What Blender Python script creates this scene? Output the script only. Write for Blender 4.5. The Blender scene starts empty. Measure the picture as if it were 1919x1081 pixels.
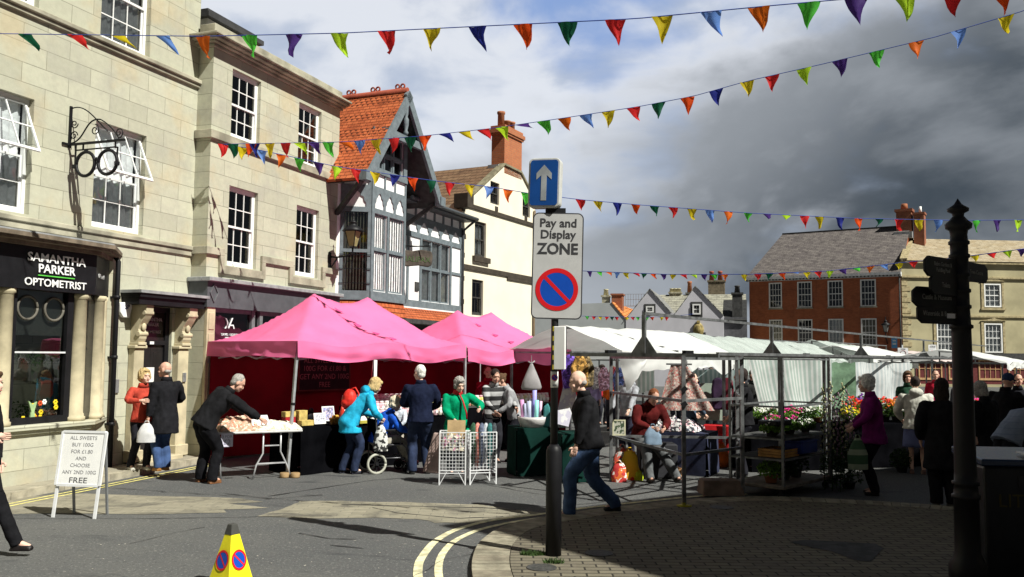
import bpy, bmesh, math, random
from math import sin, cos, pi, radians, sqrt, atan2
from mathutils import Vector, Matrix, noise
random.seed(7)
S = bpy.context.scene
COL = S.collection
# ---------------------------------------------------------------- camera
H = 2.0; FPX = 1650.0; PITCH = radians(4.33); ROLL = radians(.57)
CM = Matrix.Rotation(pi/2+PITCH, 3, 'X') @ Matrix.Rotation(ROLL, 3, 'Z')
cd = bpy.data.cameras.new('camera'); cam = bpy.data.objects.new('camera', cd); COL.objects.link(cam)
cd.sensor_width = 36.0; cd.lens = 36.0*FPX/1919.0; cd.clip_start = .1; cd.clip_end = 3000
cam.matrix_world = Matrix.Translation((0, 0, H)) @ CM.to_4x4()
S.camera = cam
S.view_settings.view_transform = 'Standard'; S.view_settings.look = 'None'
S.view_settings.exposure = 0.56; S.view_settings.gamma = 1.0
# ---------------------------------------------------------------- sun and sky
SUN_DIR = Vector((.807, -.592, 0)).normalized()*cos(radians(48)) + Vector((0, 0, sin(radians(48))))
sl = bpy.data.lights.new('sun', 'SUN'); sl.energy = 4.9; sl.angle = radians(.55); sl.color = (1, .985, .89)
so = bpy.data.objects.new('sun', sl); COL.objects.link(so); so.location = (8, -6, 20)
so.rotation_euler = SUN_DIR.to_track_quat('Z', 'Y').to_euler()
W = bpy.data.worlds.new('World'); S.world = W; W.use_nodes = True
def world():
    nt = W.node_tree; N = nt.nodes; L = nt.links; N.clear()
    def n(t, **k):
        o = N.new(t)
        for a, b in k.items(): setattr(o, a, b)
        return o
    out = n('ShaderNodeOutputWorld'); bg = n('ShaderNodeBackground'); bg.inputs[1].default_value = .09
    L.new(bg.outputs[0], out.inputs[0])
    sky = n('ShaderNodeTexSky', sky_type='NISHITA'); sky.sun_disc = False
    sky.sun_elevation = radians(48); sky.sun_rotation = atan2(SUN_DIR.x, SUN_DIR.y)
    tc = n('ShaderNodeTexCoord'); sp = n('ShaderNodeSeparateXYZ'); L.new(tc.outputs['Generated'], sp.inputs[0])
    def m(op, a, b=None, c=None, clamp=False):
        o = n('ShaderNodeMath', operation=op); o.use_clamp = clamp
        for i, v in enumerate((a, b, c)):
            if v is None: continue
            if isinstance(v, (int, float)): o.inputs[i].default_value = v
            else: L.new(v, o.inputs[i])
        return o.outputs[0]
    def ss(v, lo, hi):
        o = n('ShaderNodeMapRange', interpolation_type='SMOOTHSTEP'); L.new(v, o.inputs[0])
        o.inputs[1].default_value = lo; o.inputs[2].default_value = hi; return o.outputs[0]
    def fbm(scale, detail, rough, off=(0, 0, 0), dist=0.0, st=(1, 1, 1)):
        mp = n('ShaderNodeMapping'); mp.inputs[1].default_value = off; mp.inputs[3].default_value = st
        L.new(tc.outputs['Generated'], mp.inputs[0])
        o = n('ShaderNodeTexNoise'); L.new(mp.outputs[0], o.inputs['Vector'])
        o.inputs['Scale'].default_value = scale; o.inputs['Detail'].default_value = detail
        o.inputs['Roughness'].default_value = rough; o.inputs['Distortion'].default_value = dist
        return o.outputs[0]
    X, Y, Z = sp.outputs
    big = fbm(3.2, 7, .52, (3.1, .4, 1.7), .4, (1, 1, 1.5)); mid = fbm(7.5, 7, .5, (7, 2, 5), .25, (1, 1, 1.8))
    fine = fbm(16, 5, .45, (1, 9, 4), .2, (1, 1, 1.6))
    # the storm cloud fills the right and lower sky
    nb = m('MULTIPLY_ADD', big, .9, -.45); nm = m('MULTIPLY_ADD', mid, .55, -.275)
    iy = m('DIVIDE', 1.0, m('MAXIMUM', Y, .2)); U = m('MULTIPLY', X, iy); Vv = m('MULTIPLY', Z, iy)
    dk = m('ADD', m('MULTIPLY_ADD', Vv, -.80, m('ADD', U, .30)), m('ADD', nb, nm))
    dark = ss(dk, .15, .50)
    # the bluest gap is high in the middle
    gap = m('ADD', m('MULTIPLY', big, 1.0), m('MULTIPLY', m('ABSOLUTE', m('SUBTRACT', X, .09)), .9))
    blue = m('MULTIPLY', m('SUBTRACT', 1.0, ss(gap, .42, .58)), ss(Z, .12, .34))
    def mix(f, a, b):
        o = n('ShaderNodeMix', data_type='RGBA')
        if isinstance(f, float): o.inputs[0].default_value = f
        else: L.new(f, o.inputs[0])
        for i, v in ((6, a), (7, b)):
            if isinstance(v, tuple): o.inputs[i].default_value = (*v, 1)
            else: L.new(v, o.inputs[i])
        return o.outputs[2]
    lightc = mix(ss(mid, .34, .54), (3.7, 4.2, 5.2), (6.2, 6.4, 6.8))
    skyc = mix(blue, lightc, (2.0, 3.0, 5.4))
    skyc = mix(.12, skyc, sky.outputs[0])
    darkc = mix(ss(m('ADD', m('MULTIPLY', big, .7), m('MULTIPLY', m('ADD', mid, m('MULTIPLY', Vv, .5)), .4)), .47, .74), (.42, .55, .70), (2.2, 2.4, 2.65))
    c = mix(dark, skyc, darkc)
    # brighter band of cloud near the horizon
    hz = m('MULTIPLY', m('SUBTRACT', 1.0, ss(Z, .03, .17)), ss(m('SUBTRACT', .62, m('ABSOLUTE', m('SUBTRACT', X, .14))), .1, .6))
    hz = m('MULTIPLY', m('MULTIPLY', hz, ss(mid, .36, .6)), .8)
    c = mix(hz, c, (3.4, 3.7, 4.1))
    # unseen sky darkened overhead, beside and behind the camera to cut fill light
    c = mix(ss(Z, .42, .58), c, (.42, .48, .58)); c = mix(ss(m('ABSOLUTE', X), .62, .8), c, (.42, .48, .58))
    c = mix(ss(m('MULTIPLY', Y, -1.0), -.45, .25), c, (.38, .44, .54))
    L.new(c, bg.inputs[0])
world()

# ---------------------------------------------------------------- pixel / plane helpers (a pixel of the photograph becomes a point of a known plane)
C0 = Vector((0, 0, H))
def ray(px, py): return CM @ Vector(((px-959.5)/FPX, -(py-540.5)/FPX, -1.0))
def G(px, py, z=0.0):
    d = ray(px, py); return C0 + d*((z-H)/d.z)
def At(px, py, dist):
    d = ray(px, py); return C0 + d*(dist/d.y)
def colx(px, d):                       # x at depth d for a pixel column near eye level
    return At(px, 665, d).x
class Plane:
    def __init__(s, x, y, a):
        s.a = a; r = radians(a); s.o = Vector((x, y, 0)); s.u = Vector((sin(r), cos(r), 0)); s.n = Vector((cos(r), -sin(r), 0))
        s.rotz = pi/2 - r
    def w(s, px, py, off=0):
        d = ray(px, py); o = s.o+s.n*off; t = (o-C0).dot(s.n)/d.dot(s.n); P = C0+d*t-o; return P.dot(s.u), P.z
    def p(s, u, z=0, off=0): return s.o+s.u*u+s.n*off+Vector((0, 0, z))

# ---------------------------------------------------------------- materials
MATS = {}
def _mk(name):
    m = bpy.data.materials.new(name); m.use_nodes = True; nt = m.node_tree
    return m, nt, nt.nodes['Principled BSDF']
def _vec(nt, wall=False, scale=1.0):
    tc = nt.nodes.new('ShaderNodeTexCoord')
    if not wall: return tc.outputs['Object']
    sp = nt.nodes.new('ShaderNodeSeparateXYZ'); nt.links.new(tc.outputs['Object'], sp.inputs[0])
    a = nt.nodes.new('ShaderNodeMath'); a.operation = 'SUBTRACT'; nt.links.new(sp.outputs[0], a.inputs[0]); nt.links.new(sp.outputs[1], a.inputs[1])
    cb = nt.nodes.new('ShaderNodeCombineXYZ'); nt.links.new(a.outputs[0], cb.inputs[0]); nt.links.new(sp.outputs[2], cb.inputs[1])
    return cb.outputs[0]
def _noise(nt, vec, scale, detail=4, rough=.55, dist=0):
    o = nt.nodes.new('ShaderNodeTexNoise'); nt.links.new(vec, o.inputs['Vector'])
    o.inputs['Scale'].default_value = scale; o.inputs['Detail'].default_value = detail; o.inputs['Roughness'].default_value = rough; o.inputs['Distortion'].default_value = dist
    return o.outputs[0]
def _ramp(nt, fac, lo, hi, smooth=True):
    o = nt.nodes.new('ShaderNodeMapRange'); o.interpolation_type = 'SMOOTHSTEP' if smooth else 'LINEAR'
    nt.links.new(fac, o.inputs[0]); o.inputs[1].default_value = lo; o.inputs[2].default_value = hi; return o.outputs[0]
def _mix(nt, f, a, b, blend='MIX'):
    o = nt.nodes.new('ShaderNodeMix'); o.data_type = 'RGBA'; o.blend_type = blend
    if isinstance(f, (int, float)): o.inputs[0].default_value = f
    else: nt.links.new(f, o.inputs[0])
    for i, v in ((6, a), (7, b)):
        if isinstance(v, tuple): o.inputs[i].default_value = (*v[:3], 1)
        else: nt.links.new(v, o.inputs[i])
    return o.outputs[2]
def _bump(nt, b, h, strength=.3, dist=.02):
    o = nt.nodes.new('ShaderNodeBump'); nt.links.new(h, o.inputs['Height']); o.inputs['Strength'].default_value = strength; o.inputs['Distance'].default_value = dist
    nt.links.new(o.outputs[0], b.inputs['Normal'])
def mat(name, col, rough=.7, metal=0.0, var=.18, scale=6.0, bump=.15, spec=.22, trans=0.0, detail=5, bscale=None):
    """plain painted / woven / stone-like surface whose colour wanders a little"""
    if name in MATS: return MATS[name]
    m, nt, b = _mk(name); v = _vec(nt); n1 = _noise(nt, v, scale, detail)
    dk = tuple(c*(1-var) for c in col); lt = tuple(min(1, c*(1+var)) for c in col)
    c = _mix(nt, _ramp(nt, n1, .3, .7), dk, lt); nt.links.new(c, b.inputs['Base Color'])
    b.inputs['Roughness'].default_value = rough; b.inputs['Metallic'].default_value = metal; b.inputs['Specular IOR Level'].default_value = spec
    if bump: _bump(nt, b, _noise(nt, v, bscale or scale*6, 4), bump, .01)
    if trans:
        tr = nt.nodes.new('ShaderNodeBsdfTranslucent'); nt.links.new(c, tr.inputs[0]); mx = nt.nodes.new('ShaderNodeMixShader'); mx.inputs[0].default_value = trans
        out = nt.nodes['Material Output']; nt.links.new(b.outputs[0], mx.inputs[1]); nt.links.new(tr.outputs[0], mx.inputs[2]); nt.links.new(mx.outputs[0], out.inputs[0])
    MATS[name] = m; return m
def brickmat(name, c1, c2, mortar, bw, bh, msize=.01, var=.5, stain=(.1, .1, .08), stain_amt=.4, bump=.4, wall=True, offset=.5, rough=.85, squash=1.0, nsc=1.3, warm=None):
    if name in MATS: return MATS[name]
    m, nt, b = _mk(name); v = _vec(nt, wall)
    br = nt.nodes.new('ShaderNodeTexBrick'); nt.links.new(v, br.inputs['Vector'])
    br.inputs['Color1'].default_value = (*c1, 1); br.inputs['Color2'].default_value = (*c2, 1); br.inputs['Mortar'].default_value = (*mortar, 1)
    br.inputs['Scale'].default_value = 1; br.inputs['Mortar Size'].default_value = msize; br.inputs['Mortar Smooth'].default_value = .2
    br.inputs['Brick Width'].default_value = bw; br.inputs['Row Height'].default_value = bh; br.offset = offset; br.squash = squash; br.squash_frequency = 3
    ov = _vec(nt)
    n1 = _noise(nt, ov, nsc, 7, .6, .4); n2 = _noise(nt, ov, 9, 6, .65)
    c = _mix(nt, _ramp(nt, n1, .46, .72), br.outputs['Color'], stain); 
    c = _mix(nt, stain_amt, br.outputs['Color'], c)
    if warm:
        n3 = _noise(nt, ov, .9, 3, .5); c = _mix(nt, _ramp(nt, n3, .5, .66), c, _mix(nt, .5, c, warm))
    mp = nt.nodes.new('ShaderNodeMapping'); mp.inputs[3].default_value = (2.6, 2.6, .22); nt.links.new(ov, mp.inputs[0]); n4 = _noise(nt, mp.outputs[0], 1.0, 6, .6, .3)
    if wall: c = _mix(nt, _ramp(nt, n4, .56, .74), c, _mix(nt, .42, c, stain))
    sc = nt.nodes.new('ShaderNodeMapRange'); nt.links.new(n2, sc.inputs[0]); sc.inputs[3].default_value = 1-var*.5; sc.inputs[4].default_value = 1+var*.35
    hs = nt.nodes.new('ShaderNodeHueSaturation'); nt.links.new(sc.outputs[0], hs.inputs['Value']); nt.links.new(c, hs.inputs['Color'])
    nt.links.new(hs.outputs[0], b.inputs['Base Color']); b.inputs['Roughness'].default_value = rough; b.inputs['Specular IOR Level'].default_value = .25
    mth = nt.nodes.new('ShaderNodeMath'); mth.operation = 'MULTIPLY_ADD'; nt.links.new(br.outputs['Fac'], mth.inputs[0]); mth.inputs[1].default_value = -1.0; nt.links.new(n2, mth.inputs[2])
    _bump(nt, b, mth.outputs[0], bump, .012)
    MATS[name] = m; return m
def tilemat(name, c1, c2, row=.11, wid=.17, decor=None, rough=.85, axis='slope'):
    """roof tiles: rows follow the slope, as an offset brick pattern with a stepped bump"""
    if name in MATS: return MATS[name]
    m, nt, b = _mk(name); tc = nt.nodes.new('ShaderNodeTexCoord'); v = tc.outputs['UV']
    br = nt.nodes.new('ShaderNodeTexBrick'); nt.links.new(v, br.inputs['Vector'])
    br.inputs['Color1'].default_value = (*c1, 1); br.inputs['Color2'].default_value = (*c2, 1); br.inputs['Mortar'].default_value = tuple(x*.25 for x in c1)+(1,)
    br.inputs['Scale'].default_value = 1; br.inputs['Mortar Size'].default_value = .007; br.inputs['Brick Width'].default_value = wid; br.inputs['Row Height'].default_value = row
    sp = nt.nodes.new('ShaderNodeSeparateXYZ'); nt.links.new(v, sp.inputs[0])
    def M(op, a, b2=None):
        o = nt.nodes.new('ShaderNodeMath'); o.operation = op
        for i, q in enumerate((a, b2)):
            if q is None: continue
            if isinstance(q, (int, float)): o.inputs[i].default_value = q
            else: nt.links.new(q, o.inputs[i])
        return o.outputs[0]
    fr = M('FRACT', M('DIVIDE', sp.outputs[1], row))
    n1 = _noise(nt, v, 2.2, 7, .65); n2 = _noise(nt, v, 14, 4)
    c = _mix(nt, _ramp(nt, n1, .45, .75), br.outputs['Color'], tuple(x*.55 for x in c1))
    c = _mix(nt, _ramp(nt, n2, .55, .8), c, tuple(min(1, x*1.7) for x in c2))
    hgt = M('ADD', M('MULTIPLY', fr, -1.0), M('MULTIPLY', br.outputs['Fac'], -.3))
    if decor:   # bands of shaped tiles, their little notched shadows painted dark
        band = M('GREATER_THAN', M('FRACT', M('DIVIDE', sp.outputs[1], decor)), .52)
        tri = M('ABSOLUTE', M('SUBTRACT', M('FRACT', M('ADD', M('DIVIDE', sp.outputs[0], wid*.9), M('MULTIPLY', M('FLOOR', M('DIVIDE', sp.outputs[1], row)), .5))), .5))
        notch = M('MULTIPLY', band, M('GREATER_THAN', M('ADD', M('MULTIPLY', tri, 2.0), fr), 1.28))
        c = _mix(nt, notch, c, tuple(x*.22 for x in c1))
        hgt = M('ADD', hgt, M('MULTIPLY', notch, -.8))
    dl = M('GREATER_THAN', fr, .86); c = _mix(nt, dl, c, tuple(x*.42 for x in c1))
    nt.links.new(c, b.inputs['Base Color']); b.inputs['Roughness'].default_value = rough; b.inputs['Specular IOR Level'].default_value = .2
    _bump(nt, b, hgt, .8, .03); MATS[name] = m; return m
def glassmat(name, tint=(.84, .87, .88), refl=.10, rough=.02):
    if name in MATS: return MATS[name]
    m, nt, b = _mk(name); nt.nodes.remove(b); out = nt.nodes['Material Output']
    tr = nt.nodes.new('ShaderNodeBsdfTransparent'); tr.inputs[0].default_value = (*tint, 1); gl = nt.nodes.new('ShaderNodeBsdfGlossy'); gl.inputs['Roughness'].default_value = rough
    lw = nt.nodes.new('ShaderNodeLayerWeight'); lw.inputs[0].default_value = .35; mr = nt.nodes.new('ShaderNodeMapRange'); nt.links.new(lw.outputs['Fresnel'], mr.inputs[0]); mr.inputs[3].default_value = refl; mr.inputs[4].default_value = .9
    mx = nt.nodes.new('ShaderNodeMixShader'); nt.links.new(mr.outputs[0], mx.inputs[0]); nt.links.new(tr.outputs[0], mx.inputs[1]); nt.links.new(gl.outputs[0], mx.inputs[2]); nt.links.new(mx.outputs[0], out.inputs[0])
    v = _vec(nt); bp = nt.nodes.new('ShaderNodeBump'); nt.links.new(_noise(nt, v, 1.7, 2), bp.inputs['Height']); bp.inputs['Strength'].default_value = .12; bp.inputs['Distance'].default_value = .05; nt.links.new(bp.outputs[0], gl.inputs['Normal'])
    MATS[name] = m; return m
def stripemat(name, c1, c2, period, axis=0, duty=.5, trans=0.0, rough=.8, wob=0.0):
    if name in MATS: return MATS[name]
    m, nt, b = _mk(name); tc = nt.nodes.new('ShaderNodeTexCoord'); sp = nt.nodes.new('ShaderNodeSeparateXYZ'); nt.links.new(tc.outputs['UV' if axis == 'u' else 'Object'], sp.inputs[0])
    a = nt.nodes.new('ShaderNodeMath'); a.operation = 'DIVIDE'; nt.links.new(sp.outputs[0 if axis == 'u' else axis], a.inputs[0]); a.inputs[1].default_value = period
    f = nt.nodes.new('ShaderNodeMath'); f.operation = 'FRACT'; nt.links.new(a.outputs[0], f.inputs[0]); g = nt.nodes.new('ShaderNodeMath'); g.operation = 'GREATER_THAN'; nt.links.new(f.outputs[0], g.inputs[0]); g.inputs[1].default_value = duty
    c = _mix(nt, g.outputs[0], c1, c2); nn = _noise(nt, tc.outputs['Object'], 3, 5); c = _mix(nt, _ramp(nt, nn, .3, .75), c, _mix(nt, .75, (0, 0, 0), c))
    nt.links.new(c, b.inputs['Base Color']); b.inputs['Roughness'].default_value = rough
    if trans:
        tr = nt.nodes.new('ShaderNodeBsdfTranslucent'); nt.links.new(c, tr.inputs[0]); mx = nt.nodes.new('ShaderNodeMixShader'); mx.inputs[0].default_value = trans
        out = nt.nodes['Material Output']; nt.links.new(b.outputs[0], mx.inputs[1]); nt.links.new(tr.outputs[0], mx.inputs[2]); nt.links.new(mx.outputs[0], out.inputs[0])
    MATS[name] = m; return m
def speckmat(name, base, spots, scale=18, thr=.56, rough=.8, trans=0.0):
    """fabric or goods with irregular spots of several colours"""
    if name in MATS: return MATS[name]
    m, nt, b = _mk(name); v = _vec(nt); c = base
    for i, s in enumerate(spots):
        mp = nt.nodes.new('ShaderNodeMapping'); mp.inputs[1].default_value = (i*3.1, i*1.7, i*2.3); nt.links.new(v, mp.inputs[0])
        c = _mix(nt, _ramp(nt, _noise(nt, mp.outputs[0], scale*(1+.15*i), 2), thr, thr+.03), c, s)
    nt.links.new(c, b.inputs['Base Color']); b.inputs['Roughness'].default_value = rough
    _bump(nt, b, _noise(nt, v, scale*2, 3), .3, .01); MATS[name] = m; return m

# ---------------------------------------------------------------- mesh builder
def basis(d, up=Vector((0, 0, 1))):
    d = d.normalized()
    if abs(d.dot(up)) > .97: up = Vector((0, 1, 0)) if abs(d.y) < .9 else Vector((1, 0, 0))
    x = d.cross(up).normalized(); y = d.cross(x).normalized(); return x, y, d
class MB:
    def __init__(s): s.v = []; s.f = []; s.m = []; s.s = []; s.uv = {}; s.mi = 0
    def add(s, vs, fs, smooth=False):
        o = len(s.v); s.v += [Vector(v) for v in vs]
        for f in fs: s.f.append([i+o for i in f]); s.m.append(s.mi); s.s.append(smooth)
        return s
    def use(s, i): s.mi = i; return s
    def box(s, x0, x1, y0, y1, z0, z1):
        return s.add([(x0, y0, z0), (x1, y0, z0), (x1, y1, z0), (x0, y1, z0), (x0, y0, z1), (x1, y0, z1), (x1, y1, z1), (x0, y1, z1)],
                     [(3, 2, 1, 0), (4, 5, 6, 7), (0, 1, 5, 4), (1, 2, 6, 5), (2, 3, 7, 6), (3, 0, 4, 7)])
    def bar(s, p, q, w=.03, h=None, up=Vector((0, 0, 1))):
        p = Vector(p); q = Vector(q); h = h or w; x, y, d = basis(q-p, up); c = []
        for e in (p, q):
            for a, b in ((-1, -1), (1, -1), (1, 1), (-1, 1)): c.append(e+x*a*w/2+y*b*h/2)
        return s.add(c, [(3, 2, 1, 0), (4, 5, 6, 7), (0, 1, 5, 4), (1, 2, 6, 5), (2, 3, 7, 6), (3, 0, 4, 7)])
    def tube(s, pts, r, n=8, smooth=True, cap=True):
        pts = [Vector(p) for p in pts]; k = len(pts); rs = r if isinstance(r, (list, tuple)) else [r]*k; vs = []; up = Vector((0, 0, 1))
        px = None
        for i, p in enumerate(pts):
            d = (pts[min(i+1, k-1)]-pts[max(i-1, 0)]); d = d if d.length > 1e-9 else Vector((0, 0, 1)); d.normalize()
            if px is None: x, y, _ = basis(d)
            else:
                x = px-d*px.dot(d); x = x.normalized() if x.length > 1e-6 else basis(d)[0]; y = d.cross(x)
            px = x
            for j in range(n): a = 2*pi*j/n; vs.append(p+(x*cos(a)+y*sin(a))*rs[i])
        fs = [(i*n+j, i*n+(j+1) % n, (i+1)*n+(j+1) % n, (i+1)*n+j) for i in range(k-1) for j in range(n)]
        s.add(vs, fs, smooth)
        if cap: s.f += [[len(s.v)-k*n+j for j in range(n)][::-1], [len(s.v)-n+j for j in range(n)]]; s.m += [s.mi]*2; s.s += [False]*2
        return s
    def lathe(s, prof, n=16, c=(0, 0, 0), smooth=True, axis='z'):
        c = Vector(c); vs = []
        for r, z in prof:
            for j in range(n):
                a = 2*pi*j/n; q = (r*cos(a), r*sin(a), z) if axis == 'z' else ((r*cos(a), z, r*sin(a)) if axis == 'y' else (z, r*cos(a), r*sin(a)))
                vs.append(c+Vector(q))
        k = len(prof); fs = [(i*n+j, i*n+(j+1) % n, (i+1)*n+(j+1) % n, (i+1)*n+j) for i in range(k-1) for j in range(n)]
        s.add(vs, fs, smooth); o = len(s.v)-k*n
        s.f += [[o+j for j in range(n)][::-1], [o+(k-1)*n+j for j in range(n)]]; s.m += [s.mi]*2; s.s += [False]*2
        return s
    def ell(s, c, r, R=None, n=12, k=8):
        c = Vector(c); vs = []
        if isinstance(r, (int, float)): r = (r, r, r)
        for i in range(1, k):
            t = pi*i/k
            for j in range(n): a = 2*pi*j/n; vs.append(Vector((r[0]*sin(t)*cos(a), r[1]*sin(t)*sin(a), r[2]*cos(t))))
        vs += [Vector((0, 0, r[2])), Vector((0, 0, -r[2]))]
        if R is not None: vs = [R @ v for v in vs]
        fs = [((i)*n+j, (i+1)*n+j, (i+1)*n+(j+1) % n, i*n+(j+1) % n) for i in range(k-2) for j in range(n)]
        T = (k-1)*n; fs += [(T, j, (j+1) % n) for j in range(n)]+[(T+1, (k-2)*n+(j+1) % n, (k-2)*n+j) for j in range(n)]
        return s.add([c+v for v in vs], fs, True)
    def limb(s, p, q, r1, r2, n=10):
        p = Vector(p); q = Vector(q); s.tube([p, q], [r1, r2], n); s.ell(p, r1, n=n, k=6); s.ell(q, r2, n=n, k=6); return s
    def prism(s, poly, y0, y1):            # poly in (x, z), extruded along y
        n = len(poly); vs = [(x, y0, z) for x, z in poly]+[(x, y1, z) for x, z in poly]
        return s.add(vs, [tuple(range(n)), tuple(range(2*n-1, n-1, -1))]+[(i, i+n, (i+1) % n+n, (i+1) % n) for i in range(n)])
    def prismz(s, poly, z0, z1):
        n = len(poly); vs = [(x, y, z0) for x, y in poly]+[(x, y, z1) for x, y in poly]
        return s.add(vs, [tuple(range(n-1, -1, -1)), tuple(range(n, 2*n))]+[(i, (i+1) % n, (i+1) % n+n, i+n) for i in range(n)])
    def prismx(s, poly, x0, x1):           # poly in (y, z), extruded along x
        n = len(poly); vs = [(x0, y, z) for y, z in poly]+[(x1, y, z) for y, z in poly]
        return s.add(vs, [tuple(range(n)), tuple(range(2*n-1, n-1, -1))]+[(i, i+n, (i+1) % n+n, (i+1) % n) for i in range(n)])
    def grid(s, fn, nu, nv, smooth=True, uvs=None):
        vs = [fn(i/nu, j/nv) for j in range(nv+1) for i in range(nu+1)]; o = len(s.v)
        fs = [(j*(nu+1)+i, j*(nu+1)+i+1, (j+1)*(nu+1)+i+1, (j+1)*(nu+1)+i) for j in range(nv) for i in range(nu)]
        if uvs:
            for j in range(nv+1):
                for i in range(nu+1): s.uv[o+j*(nu+1)+i] = (i/nu*uvs[0], j/nv*uvs[1])
        return s.add(vs, fs, smooth)
    def quaduv(s, a, b, c, d, t=0.0):      # a-b is the eave direction, a-d up the slope; real size uv
        a, b, c, d = map(Vector, (a, b, c, d)); o = len(s.v); s.add([a, b, c, d], [(0, 1, 2, 3)])
        u = (b-a).normalized(); nrm = (b-a).cross(d-a).normalized(); w = nrm.cross(u)
        for i, q in enumerate((a, b, c, d)): s.uv[o+i] = ((q-a).dot(u), (q-a).dot(w))
        if t:
            o2 = len(s.v); k = [a-nrm*t, b-nrm*t, c-nrm*t, d-nrm*t]; s.add([a, b, c, d]+k, [(7, 6, 5, 4), (0, 4, 5, 1), (1, 5, 6, 2), (2, 6, 7, 3), (3, 7, 4, 0)])
        return s
    def mesh(s, name):
        me = bpy.data.meshes.new(name); me.from_pydata([tuple(v) for v in s.v], [], s.f); me.update()
        for i, p in enumerate(me.polygons): p.material_index = s.m[i]; p.use_smooth = s.s[i]
        if s.uv:
            l = me.uv_layers.new(name='UVMap')
            for lp in me.loops:
                u = s.uv.get(lp.vertex_index)
                if u: l.data[lp.index].uv = u
        return me
    def loft(s, secs, n=18, sub=3):
        """elliptical sections (centre, rx, ry, R) blended along a spine"""
        P = [secs[0]]+list(secs)+[secs[-1]]; rings = []
        cr = lambda a, b, c, d, t: .5*((2*b)+(c-a)*t+(2*a-5*b+4*c-d)*t*t+(3*b-a-3*c+d)*t**3)
        for i in range(1, len(P)-2):
            for j in range(sub+(1 if i == len(P)-3 else 0)):
                t = j/sub; c = cr(*[P[i+k][0] for k in (-1, 0, 1, 2)], t); rx = cr(*[P[i+k][1] for k in (-1, 0, 1, 2)], t); ry = cr(*[P[i+k][2] for k in (-1, 0, 1, 2)], t)
                X = P[i][3].lerp(P[i+1][3], t) if hasattr(P[i][3], 'lerp') else P[i][3]; rings += [c+X @ Vector((rx*cos(2*pi*q/n), ry*sin(2*pi*q/n), 0)) for q in range(n)]
        k = len(rings)//n; s.add(rings, [(i*n+j, i*n+(j+1) % n, (i+1)*n+(j+1) % n, (i+1)*n+j) for i in range(k-1) for j in range(n)], True); o = len(s.v)-k*n
        s.f += [[o+j for j in range(n)][::-1], [o+(k-1)*n+j for j in range(n)]]; s.m += [s.mi]*2; s.s += [False]*2; return s
    def build(s, name, mats, parent=None, loc=(0, 0, 0), rot=(0, 0, 0), bevel=0, solid=0, fixn=False, seg=1):
        me = s.mesh(name)
        for m in (mats if isinstance(mats, (list, tuple)) else [mats]): me.materials.append(m)
        if fixn:
            b = bmesh.new(); b.from_mesh(me); bmesh.ops.recalc_face_normals(b, faces=b.faces); b.to_mesh(me); b.free()
        o = bpy.data.objects.new(name, me); COL.objects.link(o); o.parent = parent; o.location = loc; o.rotation_euler = rot
        if solid: md = o.modifiers.new('solid', 'SOLIDIFY'); md.thickness = solid; md.offset = 0
        if bevel: md = o.modifiers.new('bevel', 'BEVEL'); md.width = bevel; md.segments = seg; md.limit_method = 'ANGLE'
        return o
def tag(o, label=None, cat=None, group=None, kind=None):
    if label: o['label'] = label
    if cat: o['category'] = cat
    if group: o['group'] = group
    if kind: o['kind'] = kind
    return o
def thing(name, label, cat, loc=(0, 0, 0), rotz=0.0, group=None):
    o = bpy.data.objects.new(name, None); COL.objects.link(o); o.location = loc; o.rotation_euler = (0, 0, rotz); o.empty_display_size = .2
    return tag(o, label, cat, group)
TS = bpy.data.scenes.new('scratch')
def evald(o):
    TS.collection.objects.link(o); vl = TS.view_layers[0]; vl.update(); me = bpy.data.meshes.new_from_object(o.evaluated_get(vl.depsgraph)); bpy.data.objects.remove(o); return me
def text(name, s, size, m, parent=None, loc=(0, 0, 0), rot=(pi/2, 0, 0), ext=.004, align='CENTER', sx=1.0, shear=0, bold=0.0, space=1.0):
    c = bpy.data.curves.new(name, 'FONT'); c.body = s; c.size = size; c.extrude = ext; c.align_x = align; c.align_y = 'CENTER'; c.resolution_u = 3; c.offset = bold; c.space_character = space
    me = evald(bpy.data.objects.new('tmp', c))
    me.name = name; me.materials.clear(); me.materials.append(m)
    for v in me.vertices: v.co.x *= sx
    o = bpy.data.objects.new(name, me); COL.objects.link(o); o.parent = parent; o.location = loc; o.rotation_euler = rot
    return o
def dup(root, loc=None, rotz=None, label=None, group=None, recol=None):
    r = root.copy(); COL.objects.link(r)
    if loc is not None: r.location = loc
    if rotz is not None: r.rotation_euler = (0, 0, rotz)
    if label: r['label'] = label
    if group: r['group'] = group
    for ch in list(root.children):
        c = ch.copy(); COL.objects.link(c); c.parent = r
        for g in list(ch.children): d = g.copy(); COL.objects.link(d); d.parent = c
    return r
# ---- materials used all over
M_stone = brickmat('ashlar_stone', (.51, .505, .395), (.42, .415, .325), (.25, .245, .19), .86, .30, .006, .4, (.38, .37, .31), .8, .35, nsc=1.3, warm=(.50, .40, .24))
M_trim = mat('weathered_stone', (.33, .31, .24), .9, var=.35, scale=2.2, bump=.4)
M_trimdark = mat('dark_weathered_stone', (.15, .145, .125), .9, var=.4, scale=2, bump=.4)
M_column = mat('sandstone', (.50, .44, .30), .85, var=.2, scale=3, bump=.2)
M_white = mat('white_paint', (.80, .80, .79), .45, var=.05, scale=4, bump=.03)
M_glass = glassmat('window_glass')
M_glassd = glassmat('shop_glass', (.6, .63, .62), .10)
M_room = mat('dark_room', (.035, .035, .04), .9, var=.3)
M_curtain = mat('net_curtain', (.86, .87, .88), .9, var=.15, scale=10, trans=.1)
M_black = mat('black_paint', (.010, .010, .012), .5, var=.2, bump=.05)
M_steel = mat('galvanised_steel', (.38, .39, .40), .45, .65, var=.2, scale=12, bump=.05)
M_alu = mat('white_metal', (.72, .73, .75), .35, .1, var=.06, bump=0)
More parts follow.
